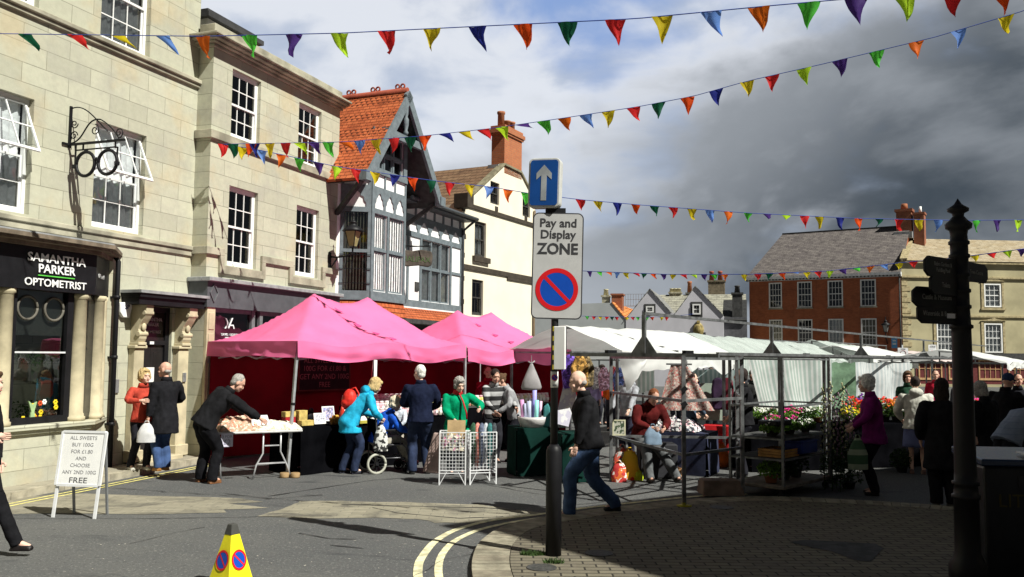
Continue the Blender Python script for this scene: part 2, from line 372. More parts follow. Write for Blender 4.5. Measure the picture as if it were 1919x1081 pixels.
# ================================================================ GROUND
def groundmat():
    m, nt, b = _mk('asphalt'); v = _vec(nt)
    n1 = _noise(nt, v, .35, 6, .6); n2 = _noise(nt, v, 34, 4, .75); n6 = _noise(nt, v, 13, 3, .7); n3 = _noise(nt, v, 1.6, 7, .65, .6); n4 = _noise(nt, v, 8, 4)
    c = _mix(nt, _ramp(nt, n1, .35, .7), (.080, .082, .084), (.108, .108, .104))
    c = _mix(nt, _ramp(nt, n2, .56, .68), c, (.25, .25, .24)); c = _mix(nt, _ramp(nt, n2, .44, .30), c, (.035, .035, .037)); c = _mix(nt, _ramp(nt, n6, .62, .70), c, (.19, .185, .17)); c = _mix(nt, _ramp(nt, n6, .38, .30), c, (.045, .046, .05))
    st = nt.nodes.new('ShaderNodeMapping'); st.inputs[3].default_value = (1, 2.6, 1); nt.links.new(v, st.inputs[0])
    n5 = _noise(nt, st.outputs[0], .8, 8, .62, .5)
    c = _mix(nt, _ramp(nt, n5, .60, .70), c, (.05, .052, .055))
    c = _mix(nt, _ramp(nt, n3, .66, .78), c, (.17, .16, .14))
    nt.links.new(c, b.inputs['Base Color']); b.inputs['Roughness'].default_value = .85; b.inputs['Specular IOR Level'].default_value = .3
    _bump(nt, b, n2, .5, .008); return m
M_asph = groundmat()
mb = MB(); mb.add([(-1500, -1500, 0), (1500, -1500, 0), (1500, 1500, 0), (-1500, 1500, 0)], [(0, 1, 2, 3)])
tag(mb.build('road', M_asph), kind='structure')
def jag(pts, amp, step=.12, seed=1):
    """ragged outline between control points"""
    out = []; k = len(pts)
    for i in range(k):
        a = Vector(pts[i]); b = Vector(pts[(i+1) % k]); n = max(1, int((b-a).length/step))
        for j in range(n):
            p = a.lerp(b, j/n); nv = noise.noise_vector(Vector((p.x*3, p.y*3, seed)))*.6+noise.noise_vector(Vector((p.x*11, p.y*11, seed+5)))
            out.append((p.x+nv.x*amp, p.y+nv.y*amp*.7))
    return out
def flat(name, pts, z, m, kind='structure'):
    b = bmesh.new(); vs = [b.verts.new((p[0], p[1], z)) for p in pts]
    es = [b.edges.new((vs[i], vs[(i+1) % len(vs)])) for i in range(len(vs))]
    bmesh.ops.triangle_fill(b, edges=es, use_beauty=True, normal=(0, 0, 1))
    for f in b.faces:
        if f.normal.z < 0: f.normal_flip()
    me = bpy.data.meshes.new(name); b.to_mesh(me); b.free(); me.materials.append(m)
    o = bpy.data.objects.new(name, me); COL.objects.link(o); return tag(o, kind=kind) if kind else o
M_setts = brickmat('sandy_setts', (.30, .275, .21), (.26, .24, .18), (.19, .175, .14), .33, .12, .006, .7, (.09, .085, .075), .95, .5, wall=False, nsc=1.6)
gp = lambda *a: [tuple(G(x, y).xy) for x, y in a]
for i, pts in enumerate([[(-60, 940), (60, 930), (160, 925), (300, 930), (400, 932), (450, 934), (470, 938), (495, 941), (430, 944), (500, 952), (420, 955), (425, 961), (250, 964), (100, 962), (-60, 965)],
                         [(480, 968), (520, 957), (560, 939), (640, 939), (700, 941), (760, 941), (800, 943), (900, 946), (985, 958), (1030, 962), (985, 970), (900, 980), (820, 980), (780, 973), (700, 970), (600, 972), (540, 970)]]):
    tag(flat('stone_setts', jag(gp(*pts), .05, seed=i), .004, M_setts), kind='structure')
M_patch = mat('dark_tarmac_patch', (.06, .062, .065), .9, var=.3, scale=8, bump=.5)
for i, pts in enumerate([[(840, 932), (880, 925), (980, 918), (1040, 930), (1015, 938), (900, 941)], [(640, 943), (700, 946), (720, 949), (650, 950)], [(520, 992), (560, 988), (556, 1020), (480, 1016), (500, 1004)]]):
    pass
M_seam = mat('tar_seam', (.035, .035, .036), .7, var=.3)
def seam(px, w, s):
    P = [Vector((*tuple(G(*q).xy), 0)) for q in px]; pts = []
    for a, b in zip(P, P[1:]):
        n = max(2, int((b-a).length/.12)); pts += [a.lerp(b, i/n)+Vector((noise.noise(Vector((a.x+i*.4, s, 0)))*.03, noise.noise(Vector((a.y+i*.4, s, 4)))*.03, 0)) for i in range(n)]
    L = []; 
    for i, p in enumerate(pts):
        d = (pts[min(i+1, len(pts)-1)]-pts[max(i-1, 0)]).normalized(); q = Vector((-d.y, d.x, 0))*w*(.35+.65*abs(noise.noise(Vector((i*.35, s, 1))))*2); L += [(p.x+q.x, p.y+q.y, .0075), (p.x-q.x, p.y-q.y, .0075)]
    mb = MB(); mb.add(L, [(2*i, 2*i+1, 2*i+3, 2*i+2) for i in range(len(pts)-1)]); tag(mb.build('tar_seam', M_seam), kind='structure')
for i, (px, w) in enumerate([([(-20, 972), (300, 972), (560, 968), (640, 967)], .012), ([(640, 946), (760, 949), (900, 952), (985, 957)], .022), ([(700, 952), (745, 962), (860, 972), (960, 968)], .014), ([(505, 930), (600, 915), (700, 900), (790, 894)], .02), ([(905, 907), (1000, 925), (1130, 940)], .012), ([(1060, 930), (1200, 918), (1340, 903)], .012), ([(1080, 946), (1240, 933), (1400, 908)], .010), ([(760, 1090), (830, 1050), (1010, 1010)], .006), ([(420, 925), (520, 935), (620, 926)], .012), ([(240, 1020), (330, 998), (400, 985)], .007), ([(620, 1022), (700, 1030)], .02), ([(560, 1000), (620, 1010), (690, 1012)], .016)]): seam(px, w, i*3.7)
M_litter = mat('pale_litter', (.55, .52, .45), .8, var=.2)
lt = MB()
for i in range(60):
    q = G(random.uniform(150, 1150), random.uniform(915, 1075)); r_ = random.uniform(.004, .011); a = random.uniform(0, 6.28); lt.add([(q.x+r_*cos(a+k*1.6)*(.5+random.random()), q.y+r_*sin(a+k*1.6), .009) for k in range(4)], [(0, 1, 2, 3)])
tag(lt.build('road_litter', M_litter), 'pale specks of grit and litter scattered over the road', 'litter', kind='stuff')
# pavement under the left hand buildings, with a real kerb
A = Plane(-6.046, 16.509, 19.7); _b = A.p(0, 0, .34); B = Plane(_b.x, _b.y, 19.7); _c = B.p(4.61); Cc = Plane(_c.x, _c.y, 22.5)
_d = Cc.p(Cc.w(864, 520)[0]); Dd = Plane(_d.x, _d.y, 27.5); _e = G(1692, 724); Ee = Plane(_e.x, _e.y, 123); Ff = Plane(_e.x, _e.y, 86)
k0 = G(-300, 990); k1 = G(20, 938); k2 = G(350, 874); kd = (k2-k1).normalized(); k3 = k2+kd*3; k4 = k3+Vector((.5, .87, 0))*14
M_pave = brickmat('paving_flags', (.34, .31, .24), (.29, .265, .21), (.12, .11, .09), .6, .45, .008, .4, (.20, .19, .15), .4, .2, wall=False)
M_kerb = mat('kerb_stone', (.33, .30, .23), .85, var=.3, scale=5, bump=.4)
kp = [k1-kd*14, k1, k2, k3, k4]
mb = MB(); off = Vector((-kd.y, kd.x, 0)); back = [p+off*6 for p in kp]; ko = off*.14
for i in range(4):
    a, b = kp[i]+ko, kp[i+1]+ko
    mb.add([(a.x, a.y, .1), (b.x, b.y, .1), (back[i+1].x, back[i+1].y, .1), (back[i].x, back[i].y, .1)], [(0, 1, 2, 3)])
tag(mb.build('pavement', M_pave), kind='structure')
mb = MB()
for i in range(4):
    a, b = kp[i], kp[i+1]; n = max(1, int((b-a).length/.9))
    for j in range(n):
        p = a.lerp(b, j/n)+kd*.004; q = a.lerp(b, (j+1)/n)-kd*.004
        mb.add([(p.x, p.y, 0), (q.x, q.y, 0), (q.x+ko.x, q.y+ko.y, 0), (p.x+ko.x, p.y+ko.y, 0), (p.x, p.y, .104), (q.x, q.y, .104), (q.x+ko.x, q.y+ko.y, .104), (p.x+ko.x, p.y+ko.y, .104)],
               [(4, 5, 6, 7), (0, 1, 5, 4), (1, 2, 6, 5), (2, 3, 7, 6), (3, 0, 4, 7)])
tag(mb.build('kerb', M_kerb), kind='structure')
M_yel = mat('yellow_road_paint', (.62, .56, .20), .75, var=.3, scale=14, bump=.2)
M_pyel = mat('worn_cream_road_paint', (.66, .62, .40), .75, var=.35, scale=9, bump=.2)
def strip(name, pts, w, z, m, seed=0):
    mb = MB(); n = len(pts); L = []
    for i, p in enumerate(pts):
        d = (pts[min(i+1, n-1)]-pts[max(i-1, 0)]).normalized(); nn = Vector((-d.y, d.x, 0)); j = noise.noise(Vector((p.x*2, p.y*2, seed)))*.012
        L += [(p.x+nn.x*(w/2+j), p.y+nn.y*(w/2+j), z), (p.x-nn.x*(w/2-j), p.y-nn.y*(w/2-j), z)]
    mb.add(L, [(2*i, 2*i+1, 2*i+3, 2*i+2) for i in range(n-1)]); return tag(mb.build(name, m), kind='structure')
def smooth(pts, n=6):
    out = []; P = [pts[0]]+list(pts)+[pts[-1]]
    for i in range(1, len(P)-2):
        for j in range(n):
            t = j/n; a, b, c, d = P[i-1], P[i], P[i+1], P[i+2]
            out.append(.5*((2*b)+(c-a)*t+(2*a-5*b+4*c-d)*t*t+(3*b-a-3*c+d)*t**3))
    out.append(P[-2]); return out
strip('yellow_line', [k1-kd*5-off*.22, k1-off*.2, k1.lerp(k2, .5)-off*.2, k2-off*.2+kd*.5], .05, .006, M_yel)
strip('yellow_line', [k1-kd*5-off*.36, k1-off*.34, k1.lerp(k2, .5)-off*.34, k2-off*.34+kd*.5], .05, .006, M_yel)
# right hand brick pavement, its kerb course and the double lines following it
edge_px = [(930, 1230), (893, 1120), (884, 1075), (890, 1042), (905, 1020), (938, 998), (985, 984), (1050, 973), (1120, 962), (1200, 953), (1300, 943), (1420, 938), (1545, 942), (1745, 954), (2050, 985), (2300, 1020)]
edge = smooth([G(*p) for p in edge_px]); BPZ = .06
outer = smooth([G(*p) for p in [(815, 1200), (788, 1100), (783, 1070), (790, 1045), (812, 1018), (850, 995), (905, 979), (960, 970), (1020, 963), (1100, 952), (1200, 941), (1300, 931), (1400, 926)]])
inner = smooth([G(*p) for p in [(850, 1180), (830, 1105), (822, 1075), (827, 1045), (846, 1019), (885, 998), (935, 984), (985, 975), (1040, 968), (1110, 958), (1200, 948.5), (1300, 938)]])
strip('yellow_line', outer, .085, .006, M_pyel, 3); strip('yellow_line', inner, .075, .006, M_pyel, 8)
strip('yellow_line', smooth([G(*p) for p in [(1480, 931), (1545, 935), (1640, 941), (1745, 948), (1900, 962)]]), .05, .006, mat('worn_grey_line', (.3, .3, .26), .8, var=.3, scale=9))
M_block = brickmat('brick_paving', (.185, .165, .12), (.145, .128, .095), (.035, .032, .025), .23, .115, .010, .7, (.14, .12, .10), .5, .5, wall=False, nsc=2.2)
M_edge = brickmat('edge_blocks', (.34, .30, .22), (.28, .25, .18), (.07, .06, .05), .12, 3.0, .012, .4, (.17, .15, .12), .4, .5, wall=False)
# inner field, then border course laid radially
def offs(pts, d):
    out = []
    for i, p in enumerate(pts):
        t = (pts[min(i+1, len(pts)-1)]-pts[max(i-1, 0)]).normalized(); out.append(p+Vector((t.y, -t.x, 0))*d)
    return out
ein = offs(edge, .36); far = [Vector((9.5, 9, 0)), Vector((9.5, 3, 0)), Vector((.3, 3, 0))]
o = flat('brick_pavement', [(p.x, p.y) for p in ein]+[(14, ein[-1].y), (14, 2.0), (ein[0].x, 2.0)], BPZ, M_block)
for v in o.data.vertices: pass
def course(name, e0, e1, m, joints):
    mb = MB(); mb.use(0); acc = 0; n = len(e0)
    for i in range(n-1):
        seg = (e0[i+1]-e0[i]).length; k = max(1, int(seg/.11))
        for j in range(k):
            a, b = e0[i].lerp(e0[i+1], (j+.04)/k), e0[i].lerp(e0[i+1], (j+.96)/k); c, d = e1[i].lerp(e1[i+1], (j+.96)/k), e1[i].lerp(e1[i+1], (j+.04)/k)
            h = BPZ+random.uniform(0, .003); mb.use(random.choice((0, 0, 1)))
            mb.add([(a.x, a.y, 0), (b.x, b.y, 0), (c.x, c.y, 0), (d.x, d.y, 0), (a.x, a.y, h), (b.x, b.y, h), (c.x, c.y, h), (d.x, d.y, h)],
                   [(4, 5, 6, 7), (0, 1, 5, 4), (1, 2, 6, 5), (2, 3, 7, 6), (3, 0, 4, 7)])
    return tag(mb.build(name, m, fixn=True), kind='structure')
M_e1 = mat('buff_block', (.27, .245, .185), .85, var=.3, scale=6, bump=.4); M_e2 = mat('brown_block', (.21, .185, .14), .85, var=.3, scale=6, bump=.4)
course('pavement_edge', edge, offs(edge, .352), [M_e1, M_e2], 1)
# covers, repairs, weeds
M_iron = mat('cast_iron', (.09, .09, .085), .6, .5, var=.3, scale=20, bump=.4)
def cover(px, py, r, label):
    g = G(px, py, BPZ); t = thing('inspection_cover', label, 'manhole cover', (g.x, g.y, BPZ), 0, 'inspection covers set in the brick pavement')
    f = MB().lathe([(r*.88, 0.001), (r, .001), (r, .007), (r*.88, .007)], 24, smooth=False); f.build('frame', M_iron, t)
    p = MB(); p.lathe([(0.001, .001), (r*.87, .001), (r*.87, .005), (0.001, .005)], 24, smooth=False)
    for i in range(-3, 4):
        for j in range(-3, 4):
            if i*i+j*j < 10: p.box(i*r*.22-.008, i*r*.22+.008, j*r*.22-.008, j*r*.22+.008, .005, .0075)
    p.build('plate', M_iron, t)
cover(1015, 1064, .14, 'round grey inspection cover in the lit brick pavement by the sign pole'); cover(1122, 1037, .14, 'round inspection cover in shaded bricks right of the sign pole'); cover(1352, 951, .15, 'round inspection cover in dark bricks near the yellow foot of the stall post')
flat('tarmac_repair', jag([tuple(G(x, y, BPZ).xy) for x, y in [(1478, 1016), (1510, 1012), (1640, 1019), (1655, 1028), (1630, 1053), (1602, 1050), (1560, 1034), (1530, 1028), (1500, 1022)]], .02, .08), BPZ+.004, M_patch)
M_leaf = mat('leaf_green', (.07, .13, .03), .6, var=.4, scale=9, trans=.25, bump=0)
def weeds(px, py, n, r, label):
    g = G(px, py, BPZ); mb = MB()
    for i in range(n):
        a = random.uniform(0, 2*pi); q = r*sqrt(random.random()); x, y = q*cos(a)*1.4, q*sin(a)*.5; l = random.uniform(.02, .055); b = random.uniform(0, 2*pi)
        mb.add([(x-.006, y, 0), (x+.006, y, 0), (x+cos(b)*l*.6, y+sin(b)*l*.6, l)], [(0, 1, 2)])
    o = mb.build('weeds', mat('weed_green', (.035, .07, .015), .7, var=.5, scale=30), loc=(g.x, g.y, BPZ)); tag(o, label, 'weeds', kind='stuff')
weeds(998, 1040, 200, .085, 'low green weeds at the left foot of the sign pole'); weeds(1038, 1055, 120, .07, 'small green weeds between the pole and its inspection cover')

# ================================================================ FACADE TOOLS (local frame: x along the front, -y towards the street, z up)
def wall_front(mb, x0, x1, z0, z1, ops, y=0.0, reveal=.14, room=.55):
    xs = sorted({x0, x1, *[a for o in ops for a in o[:2]]}); zs = sorted({z0, z1, *[a for o in ops for a in o[2:4]]})
    mb.use(0)
    for i in range(len(xs)-1):
        for j in range(len(zs)-1):
            cx, cz = (xs[i]+xs[i+1])/2, (zs[j]+zs[j+1])/2
            if any(o[0] < cx < o[1] and o[2] < cz < o[3] for o in ops): continue
            mb.add([(xs[i], y, zs[j]), (xs[i+1], y, zs[j]), (xs[i+1], y, zs[j+1]), (xs[i], y, zs[j+1])], [(0, 1, 2, 3)])
    for a, b, c, d in [o[:4] for o in ops]:
        for y0, y1, mi in ((y, y+reveal, 0), (y+reveal, y+reveal+room, 1)):
            mb.use(mi); vs = [(a, y0, c), (b, y0, c), (b, y0, d), (a, y0, d), (a, y1, c), (b, y1, c), (b, y1, d), (a, y1, d)]
            mb.add(vs, [(0, 4, 5, 1), (1, 5, 6, 2), (2, 6, 7, 3), (3, 7, 4, 0)])
        mb.add([(a, y1, c), (b, y1, c), (b, y1, d), (a, y1, d)], [(0, 1, 2, 3)])
def sash(parent, xa, xb, za, zb, y, cols=3, rows=2, m=None, fw=.055, bw=.018, open_top=False, curtain=None, bottom_cols=None, name='window', sill=True, meet=.04):
    """a sliding sash window: outer box, two sashes with glazing bars; the panes are a sub-part"""
    m = m or M_white; mb = MB(); zm = (za+zb)/2
    mb.box(xa, xa+fw, y, y+.07, za, zb); mb.box(xb-fw, xb, y, y+.07, za, zb); mb.box(xa+fw, xb-fw, y, y+.07, zb-fw, zb); mb.box(xa+fw, xb-fw, y-.02, y+.07, za, za+fw*1.2)
    X0, X1 = xa+fw, xb-fw
    def leaf(b, z0, z1, yy, c, r):
        s = .032; b.box(X0, X0+s, yy, yy+.03, z0, z1); b.box(X1-s, X1, yy, yy+.03, z0, z1); b.box(X0+s, X1-s, yy, yy+.03, z1-s, z1); b.box(X0+s, X1-s, yy, yy+.03, z0, z0+meet)
        for i in range(1, c): x = X0+s+(X1-X0-2*s)*i/c; b.box(x-bw/2, x+bw/2, yy+.004, yy+.026, z0+meet, z1-s)
        for i in range(1, r):
            z = z0+meet+(z1-s-z0-meet)*i/r
            for k in range(c):
                xl = X0+s+(X1-X0-2*s)*k/c+(bw/2 if k else 0); xr = X0+s+(X1-X0-2*s)*(k+1)/c-(bw/2 if k < c-1 else 0); b.box(xl, xr, yy+.006, yy+.024, z-bw/2, z+bw/2)
    leaf(mb, za+fw*1.2, zm+.02, y+.036, cols, rows)
    gl = MB(); gl.add([(X0, y+.052, za+fw), (X1, y+.052, za+fw), (X1, y+.052, zm), (X0, y+.052, zm)], [(0, 1, 2, 3)])
    if not open_top:
        leaf(mb, zm-.02, zb-fw, y+.004, cols, rows); gl.add([(X0, y+.02, zm), (X1, y+.02, zm), (X1, y+.02, zb-fw), (X0, y+.02, zb-fw)], [(0, 1, 2, 3)])
    w = mb.build(name, m, parent); gl.build('pane', M_glass, w)
    if open_top:      # top hung light pushed out at the bottom
        s = MB(); h = zb-fw-zm+.02; leaf(s, -h, 0, 0, cols, rows); o = s.build('open_sash', m, w, loc=(0, y, zb-fw), rot=(-radians(24), 0, 0))
        g2 = MB(); g2.add([(X0, .014, -h), (X1, .014, -h), (X1, .014, 0), (X0, .014, 0)], [(0, 1, 2, 3)]); g2.build('pane', M_glass, w, loc=(0, y, zb-fw), rot=(-radians(24), 0, 0))
    if curtain:
        c = MB(); k = 26
        def fn(u, v): return (X0+(X1-X0)*u, y+.10+.02*sin(u*k*1.7+v*2)+.01*noise.noise(Vector((u*9, v*5, xa))), za+.03+(zb-za-.06)*v*(1 if curtain is True else curtain))
        c.grid(fn, 40, 8); c.build('curtain', M_curtain, w)
    if sill:
        pass
    return w

# ================================================================ LEFT STONE BUILDING (optician)
def building_a():
    t = thing('stone_building', 'pale ashlar stone building with black curved optician shopfront, at the left edge', 'building', A.o, A.rotz)
    wins = [(-2.42, -1.28, 4.03, 5.79), (-4.77, -3.62, 4.03, 5.79), (-7.12, -5.97, 4.03, 5.79), (-2.42, -1.30, 7.19, 8.95), (-4.77, -3.63, 7.19, 8.95), (-7.12, -5.97, 7.19, 8.95)]
    door = (-1.23, -.45, .12, 2.80)
    mb = MB(); wall_front(mb, -12, 0, 0, 11.5, wins+[door], 0, .16, .55); mb.use(0)
    mb.add([(-12, 0, 0), (-12, 9, 0), (-12, 9, 11.5), (-12, 0, 11.5)], [(0, 1, 2, 3)]); mb.add([(0, 0, 0), (0, 9, 0), (0, 9, 11.5), (0, 0, 11.5)], [(3, 2, 1, 0)])
    mb.add([(-12, 9, 0), (0, 9, 0), (0, 9, 11.5), (-12, 9, 11.5)], [(3, 2, 1, 0)]); mb.add([(-12, 0, 11.5), (0, 0, 11.5), (0, 9, 11.5), (-12, 9, 11.5)], [(0, 1, 2, 3)])
    mb.build('wall', [M_stone, M_room], t)
    sc = MB(); sc.box(-12, -.0, -.10, .0, 7.09, 7.17); sc.box(-12, -.0, -.055, .0, 7.02, 7.09); sc.box(-12, -.0, -.075, .0, 3.90, 3.98); sc.box(-12, 0, -.04, 0, 3.79, 3.90)
    sc.box(-12, 0, -.4, 0, 11.3, 11.6); sc.build('string_course', M_trim, t, bevel=.012)
    for i, w in enumerate(wins): sash(t, *w, .10, 3, 2, open_top=(i in (0, 1)), curtain=True)
    # shop bay: a shallow canted front standing on a plinth
    o = .45; P = [(-7.6, 0), (-7.0, -o), (-2.75, -o), (-2.02, 0)]
    def ring(e): return [(-7.6-e, .0), (-7.0-e*.4, -o-e), (-2.75+e*.45, -o-e), (-2.02+e*1.1, .0)]
    pl = MB(); pl.prismz(ring(0)[::-1], 0, .80); pl.prismz(ring(.05)[::-1], .80, .86); pl.prismz(ring(.10)[::-1], .86, .93); pl.build('plinth', M_stone, t, bevel=.008)
    fa = MB(); fa.prismz(ring(.02)[::-1], 2.88, 3.50); fa.build('fascia', M_black, t)
    co = MB(); co.prismz(ring(.08)[::-1], 3.50, 3.56); co.prismz(ring(.20)[::-1], 3.56, 3.60); co.prismz(ring(.27)[::-1], 3.60, 3.66); co.build('cornice', mat('shop_cornice', (.17, .135, .10), .8, var=.3), t)
    ld = MB(); ld.prismz(ring(.25)[::-1], 3.66, 3.685); ld.build('lead_capping', mat('lead', (.34, .35, .36), .6, .3, var=.2), t)
    for x in (-4.22, -5.9, -6.85, -2.90):
        c = MB(); c.lathe([(.155, .93), (.155, .99), (.135, 1.0), (.135, 1.03), (.122, 1.05), (.112, 2.80), (.14, 2.82), (.14, 2.88)], 18, (x, -o+.13, 0)); c.build('column', M_column, t)
    c = MB(); c.lathe([(.14, .93), (.14, .99), (.12, 1.0), (.12, 1.03), (.105, 1.05), (.10, 2.80), (.125, 2.82), (.125, 2.88)], 18, (-2.42, -o+.24, 0)); c.build('column', M_column, t)
    c = MB(); c.lathe([(.13, .93), (.11, .99), (.10, 1.03), (.09, 2.80), (.11, 2.88)], 18, (-2.16, -.02, 0)); c.build('column', M_column, t)
    # shop window between columns
    def shopwin(xa, xb):
        f = MB(); y = -o+.10; a = .05
        f.box(xa, xa+a, y, y+.1, .93, 2.88); f.box(xb-a*2.2, xb, y, y+.1, .93, 2.88); f.box(xa+a, xb-a*2.2, y, y+.1, .93, 1.03); w = f.build('shop_window', M_black, t)
        q = MB(); q.box(xa+a, xb-a*2.2, y+.01, y+.05, 1.96, 1.985); q.build('transom', M_alu, w)
        g = MB(); g.add([(xa, y+.06, 1.0), (xb-.1, y+.06, 1.0), (xb-.1, y+.06, 2.88), (xa, y+.06, 2.88)], [(0, 1, 2, 3)]); g.build('pane', M_glassd, w)
        u = MB(); u.add([(xa, y+.10, 2.22), (xb-.1, y+.10, 2.22), (xb-.1, y+.10, 2.88), (xa, y+.10, 2.88)], [(0, 1, 2, 3)]); u.build('frosted_panel', mat('frosted', (.36, .38, .36), .5, var=.05), w)
        if xa > -4.5:
            for k in (-1, 1):
                r = MB(); cx = (xa+xb)/2-.03+k*.235; n = 24
                r.tube([(cx+.17*cos(2*pi*i/n), 0, 2.62+.17*sin(2*pi*i/n)) for i in range(n+1)], .02, 6); r.build('spectacles_motif', mat('motif_grey', (.13, .12, .10), .6), w, loc=(0, y+.045, 0))
        b = MB(); b.box(xa, xb-.1, y+.12, y+.13, .93, .931); 
        k = MB(); k.add([(xa, y+.40, .93), (xb, y+.40, .93), (xb, y+.40, 2.88), (xa, y+.40, 2.88)], [(0, 1, 2, 3)]); k.add([(xa, y+.07, .94), (xb, y+.07, .94), (xb, y+.40, .94), (xa, y+.40, .94)], [(0, 1, 2, 3)]); k.build('display_back', M_room, w)
        return w
    for a, b in ((-4.09, -3.03), (-5.78, -4.34), (-6.75, -6.0)): shopwin(a, b)
    # canted pane
    f = MB(); f.add([(-2.80, -o+.06, .93), (-2.05, .0, .93), (-2.05, .0, 2.88), (-2.80, -o+.06, 2.88)], [(0, 1, 2, 3)]); f.build('shop_window', mat('dark_side_glass', (.02, .02, .02), .08, bump=0), t)
    # lettering on the fascia
    M_let = mat('white_letters', (.85, .85, .85), .4, var=.02, bump=0)
    xc = A.w(106, 500, .47)[0]; fy = -o-.035
    text('lettering', 'SAMANTHA', .175, M_let, t, (xc, fy, 3.345), bold=.003, sx=1.12); text('lettering', 'PARKER', .175, M_let, t, (xc, fy, 3.19), bold=.003, sx=1.08); text('lettering', 'OPTOMETRIST', .155, M_let, t, (xc, fy, 2.985), bold=.002, sx=1.1)
    g = MB(); g.box(xc-.33, xc+.33, fy-.003, fy+.006, 3.085, 3.10); g.build('green_rule', mat('green_letters', (.12, .62, .08), .4, bump=0), t)
    text('lettering', 'OPTICIAN', .10, mat('grey_letters', (.45, .45, .45), .5), t, (-2.52, -o*.72-.03, 3.18), rot=(pi/2, 0, atan2(o, .73)), sx=.8)
    # entrance
    d = MB(); d.box(-1.23, -1.13, .06, .14, .12, 2.8); d.box(-.55, -.45, .06, .14, .12, 2.8); d.box(-1.13, -.55, .06, .14, 2.12, 2.2); d.box(-1.13, -.55, .06, .14, 2.7, 2.8)
    dr = d.build('door_frame', M_black, t); tg = MB(); tg.box(-1.13, -.55, .09, .11, 2.2, 2.7); tg.build('transom_panel', mat('black_sign_glass', (.015, .012, .012), .12, bump=0), dr)
    for s, z, q in (('SAMANTHA', 2.57, .09), ('PARKER', 2.48, .09), ('OPTOMETRIST', 2.35, .07)): text('transom_lettering', s, q, mat('dull_letters', (.40, .38, .38), .5, bump=0), dr, (-.86, .085, z))
    l = MB(); l.box(-1.13, -.86, .10, .14, .12, 2.12); l.box(-.86+.004, -.55, .10, .14, .12, 2.12); l.box(-1.06, -.93, .092, .101, .25, .9); l.box(-1.06, -.93, .092, .101, 1.05, 2.0); l.box(-.79, -.62, .092, .101, .25, .9); l.box(-.79, -.62, .092, .101, 1.05, 2.0)
    dl = l.build('door', mat('dark_door', (.02, .018, .018), .25), t, bevel=.004); k = MB(); k.box(-.93, -.90, .07, .10, 1.0, 1.2); k.build('handle', M_steel, dl)
    n = MB(); n.box(-.97, -.77, .082, .09, 1.46, 1.72); n.build('notice', M_white, dl); n = MB(); n.box(-.93, -.83, .055, .06, 2.13, 2.18); n.build('number_plate', M_white, dr)
    n = MB(); n.box(-.88, -.64, .082, .09, 1.12, 1.30); n.build('notice', mat('pale_blue', (.45, .55, .6), .5), dl)
    for x0, x1 in ((-1.50, -1.27), (-.41, -.14)):
        p = MB(); p.box(x0, x1, -.14, 0, .14, 2.05); p.box(x0-.03, x1+.03, -.18, 0, .12, .32); p.box(x0-.03, x1+.03, -.18, 0, 2.05, 2.11); pp = p.build('pilaster', M_column, t, bevel=.012)
        c = MB(); c.box(x0+.02, x1-.02, -.20, 0, 2.11, 2.16)
        prof = [(0, 2.16), (-.17, 2.16), (-.20, 2.22), (-.21, 2.30), (-.17, 2.38), (-.20, 2.46), (-.27, 2.56), (-.33, 2.66), (-.33, 2.80), (0, 2.80)]
        c.prismx(prof, x0+.03, x1-.03); c.lathe([(.045, x0+.01), (.045, x1-.01)], 14, (0, -.18, 2.30), axis='x'); c.lathe([(.04, x0+.01), (.04, x1-.01)], 14, (0, -.29, 2.66), axis='x')
        c.ell(((x0+x1)/2, -.21, 2.42), (.05, .03, .07)); c.build('corbel', M_column, pp, bevel=.006)
    h = MB(); h.box(-1.72, -.0, -.42, 0, 2.92, 2.99); h.box(-1.70, -.02, -.38, 0, 2.80, 2.92); hb = h.build('door_hood', M_black, t); h = MB(); h.box(-1.74, -.0, -.45, 0, 2.99, 3.04); h.build('lead_capping', MATS['lead'], hb)
    st = MB(); st.box(-1.3, -.38, -.30, .06, 0, .17); st.build('doorstep', M_column, t, bevel=.01)
    ip = MB(); ip.box(-1.80, -1.70, -.03, 0, 1.30, 1.53); e = ip.build('entry_phone', M_steel, t, bevel=.005)
    ip = MB(); ip.box(-.30, -.22, -.17, -.14, 1.45, 1.62); ip.build('entry_phone', M_steel, t, bevel=.005)
    # drain pipe
    p = MB(); p.tube([(-1.9, -.09, .1), (-1.9, -.09, 3.5), (-1.95, -.02, 3.62)], .042, 10)
    for z in (.8, 1.9, 2.9): p.lathe([(.055, z-.03), (.055, z+.03)], 10, (-1.9, -.09, 0)); p.box(-1.96, -1.84, -.05, 0, z-.015, z+.015)
    p.build('drainpipe', M_black, t)
    # projecting iron bracket with giant spectacles: a thing hung from the wall
    s = thing('spectacles_sign', 'black wrought iron bracket carrying giant round spectacles above the shop', 'hanging sign', A.p(-2.95, 5.25, 0), A.rotz)
    k = MB(); k.box(-.02, .02, -.03, 0, -.05, .62); k.bar((0, .0, 0), (0, -1.12, 0), .035, .035); k.bar((0, -.15, -.10), (0, -.95, -.10), .02, .02); k.bar((-.14, -.02, .0), (.02, -.02, .0), .03)
    k.bar((0, -.93, 0), (0, -.95, -.12), .02); k.bar((0, -.15, 0), (0, -.15, -.12), .02); k.bar((0, -.3, 0), (0, -.3, -.1), .02); k.build('bracket', M_black, s)
    def spiral(cy, cz, r, turns, a0, sgn=1, n=26): return [(0, cy+r*(1-i/n*.8)*cos(a0+sgn*2*pi*turns*i/n), cz+r*(1-i/n*.8)*sin(a0+sgn*2*pi*turns*i/n)) for i in range(n+1)]
    q = MB(); 
    def curve(a, b, c, d, n=14): return [tuple(Vector(a)*(1-t)**3+Vector(b)*3*t*(1-t)**2+Vector(c)*3*t*t*(1-t)+Vector(d)*t**3) for t in [i/n for i in range(n+1)]]
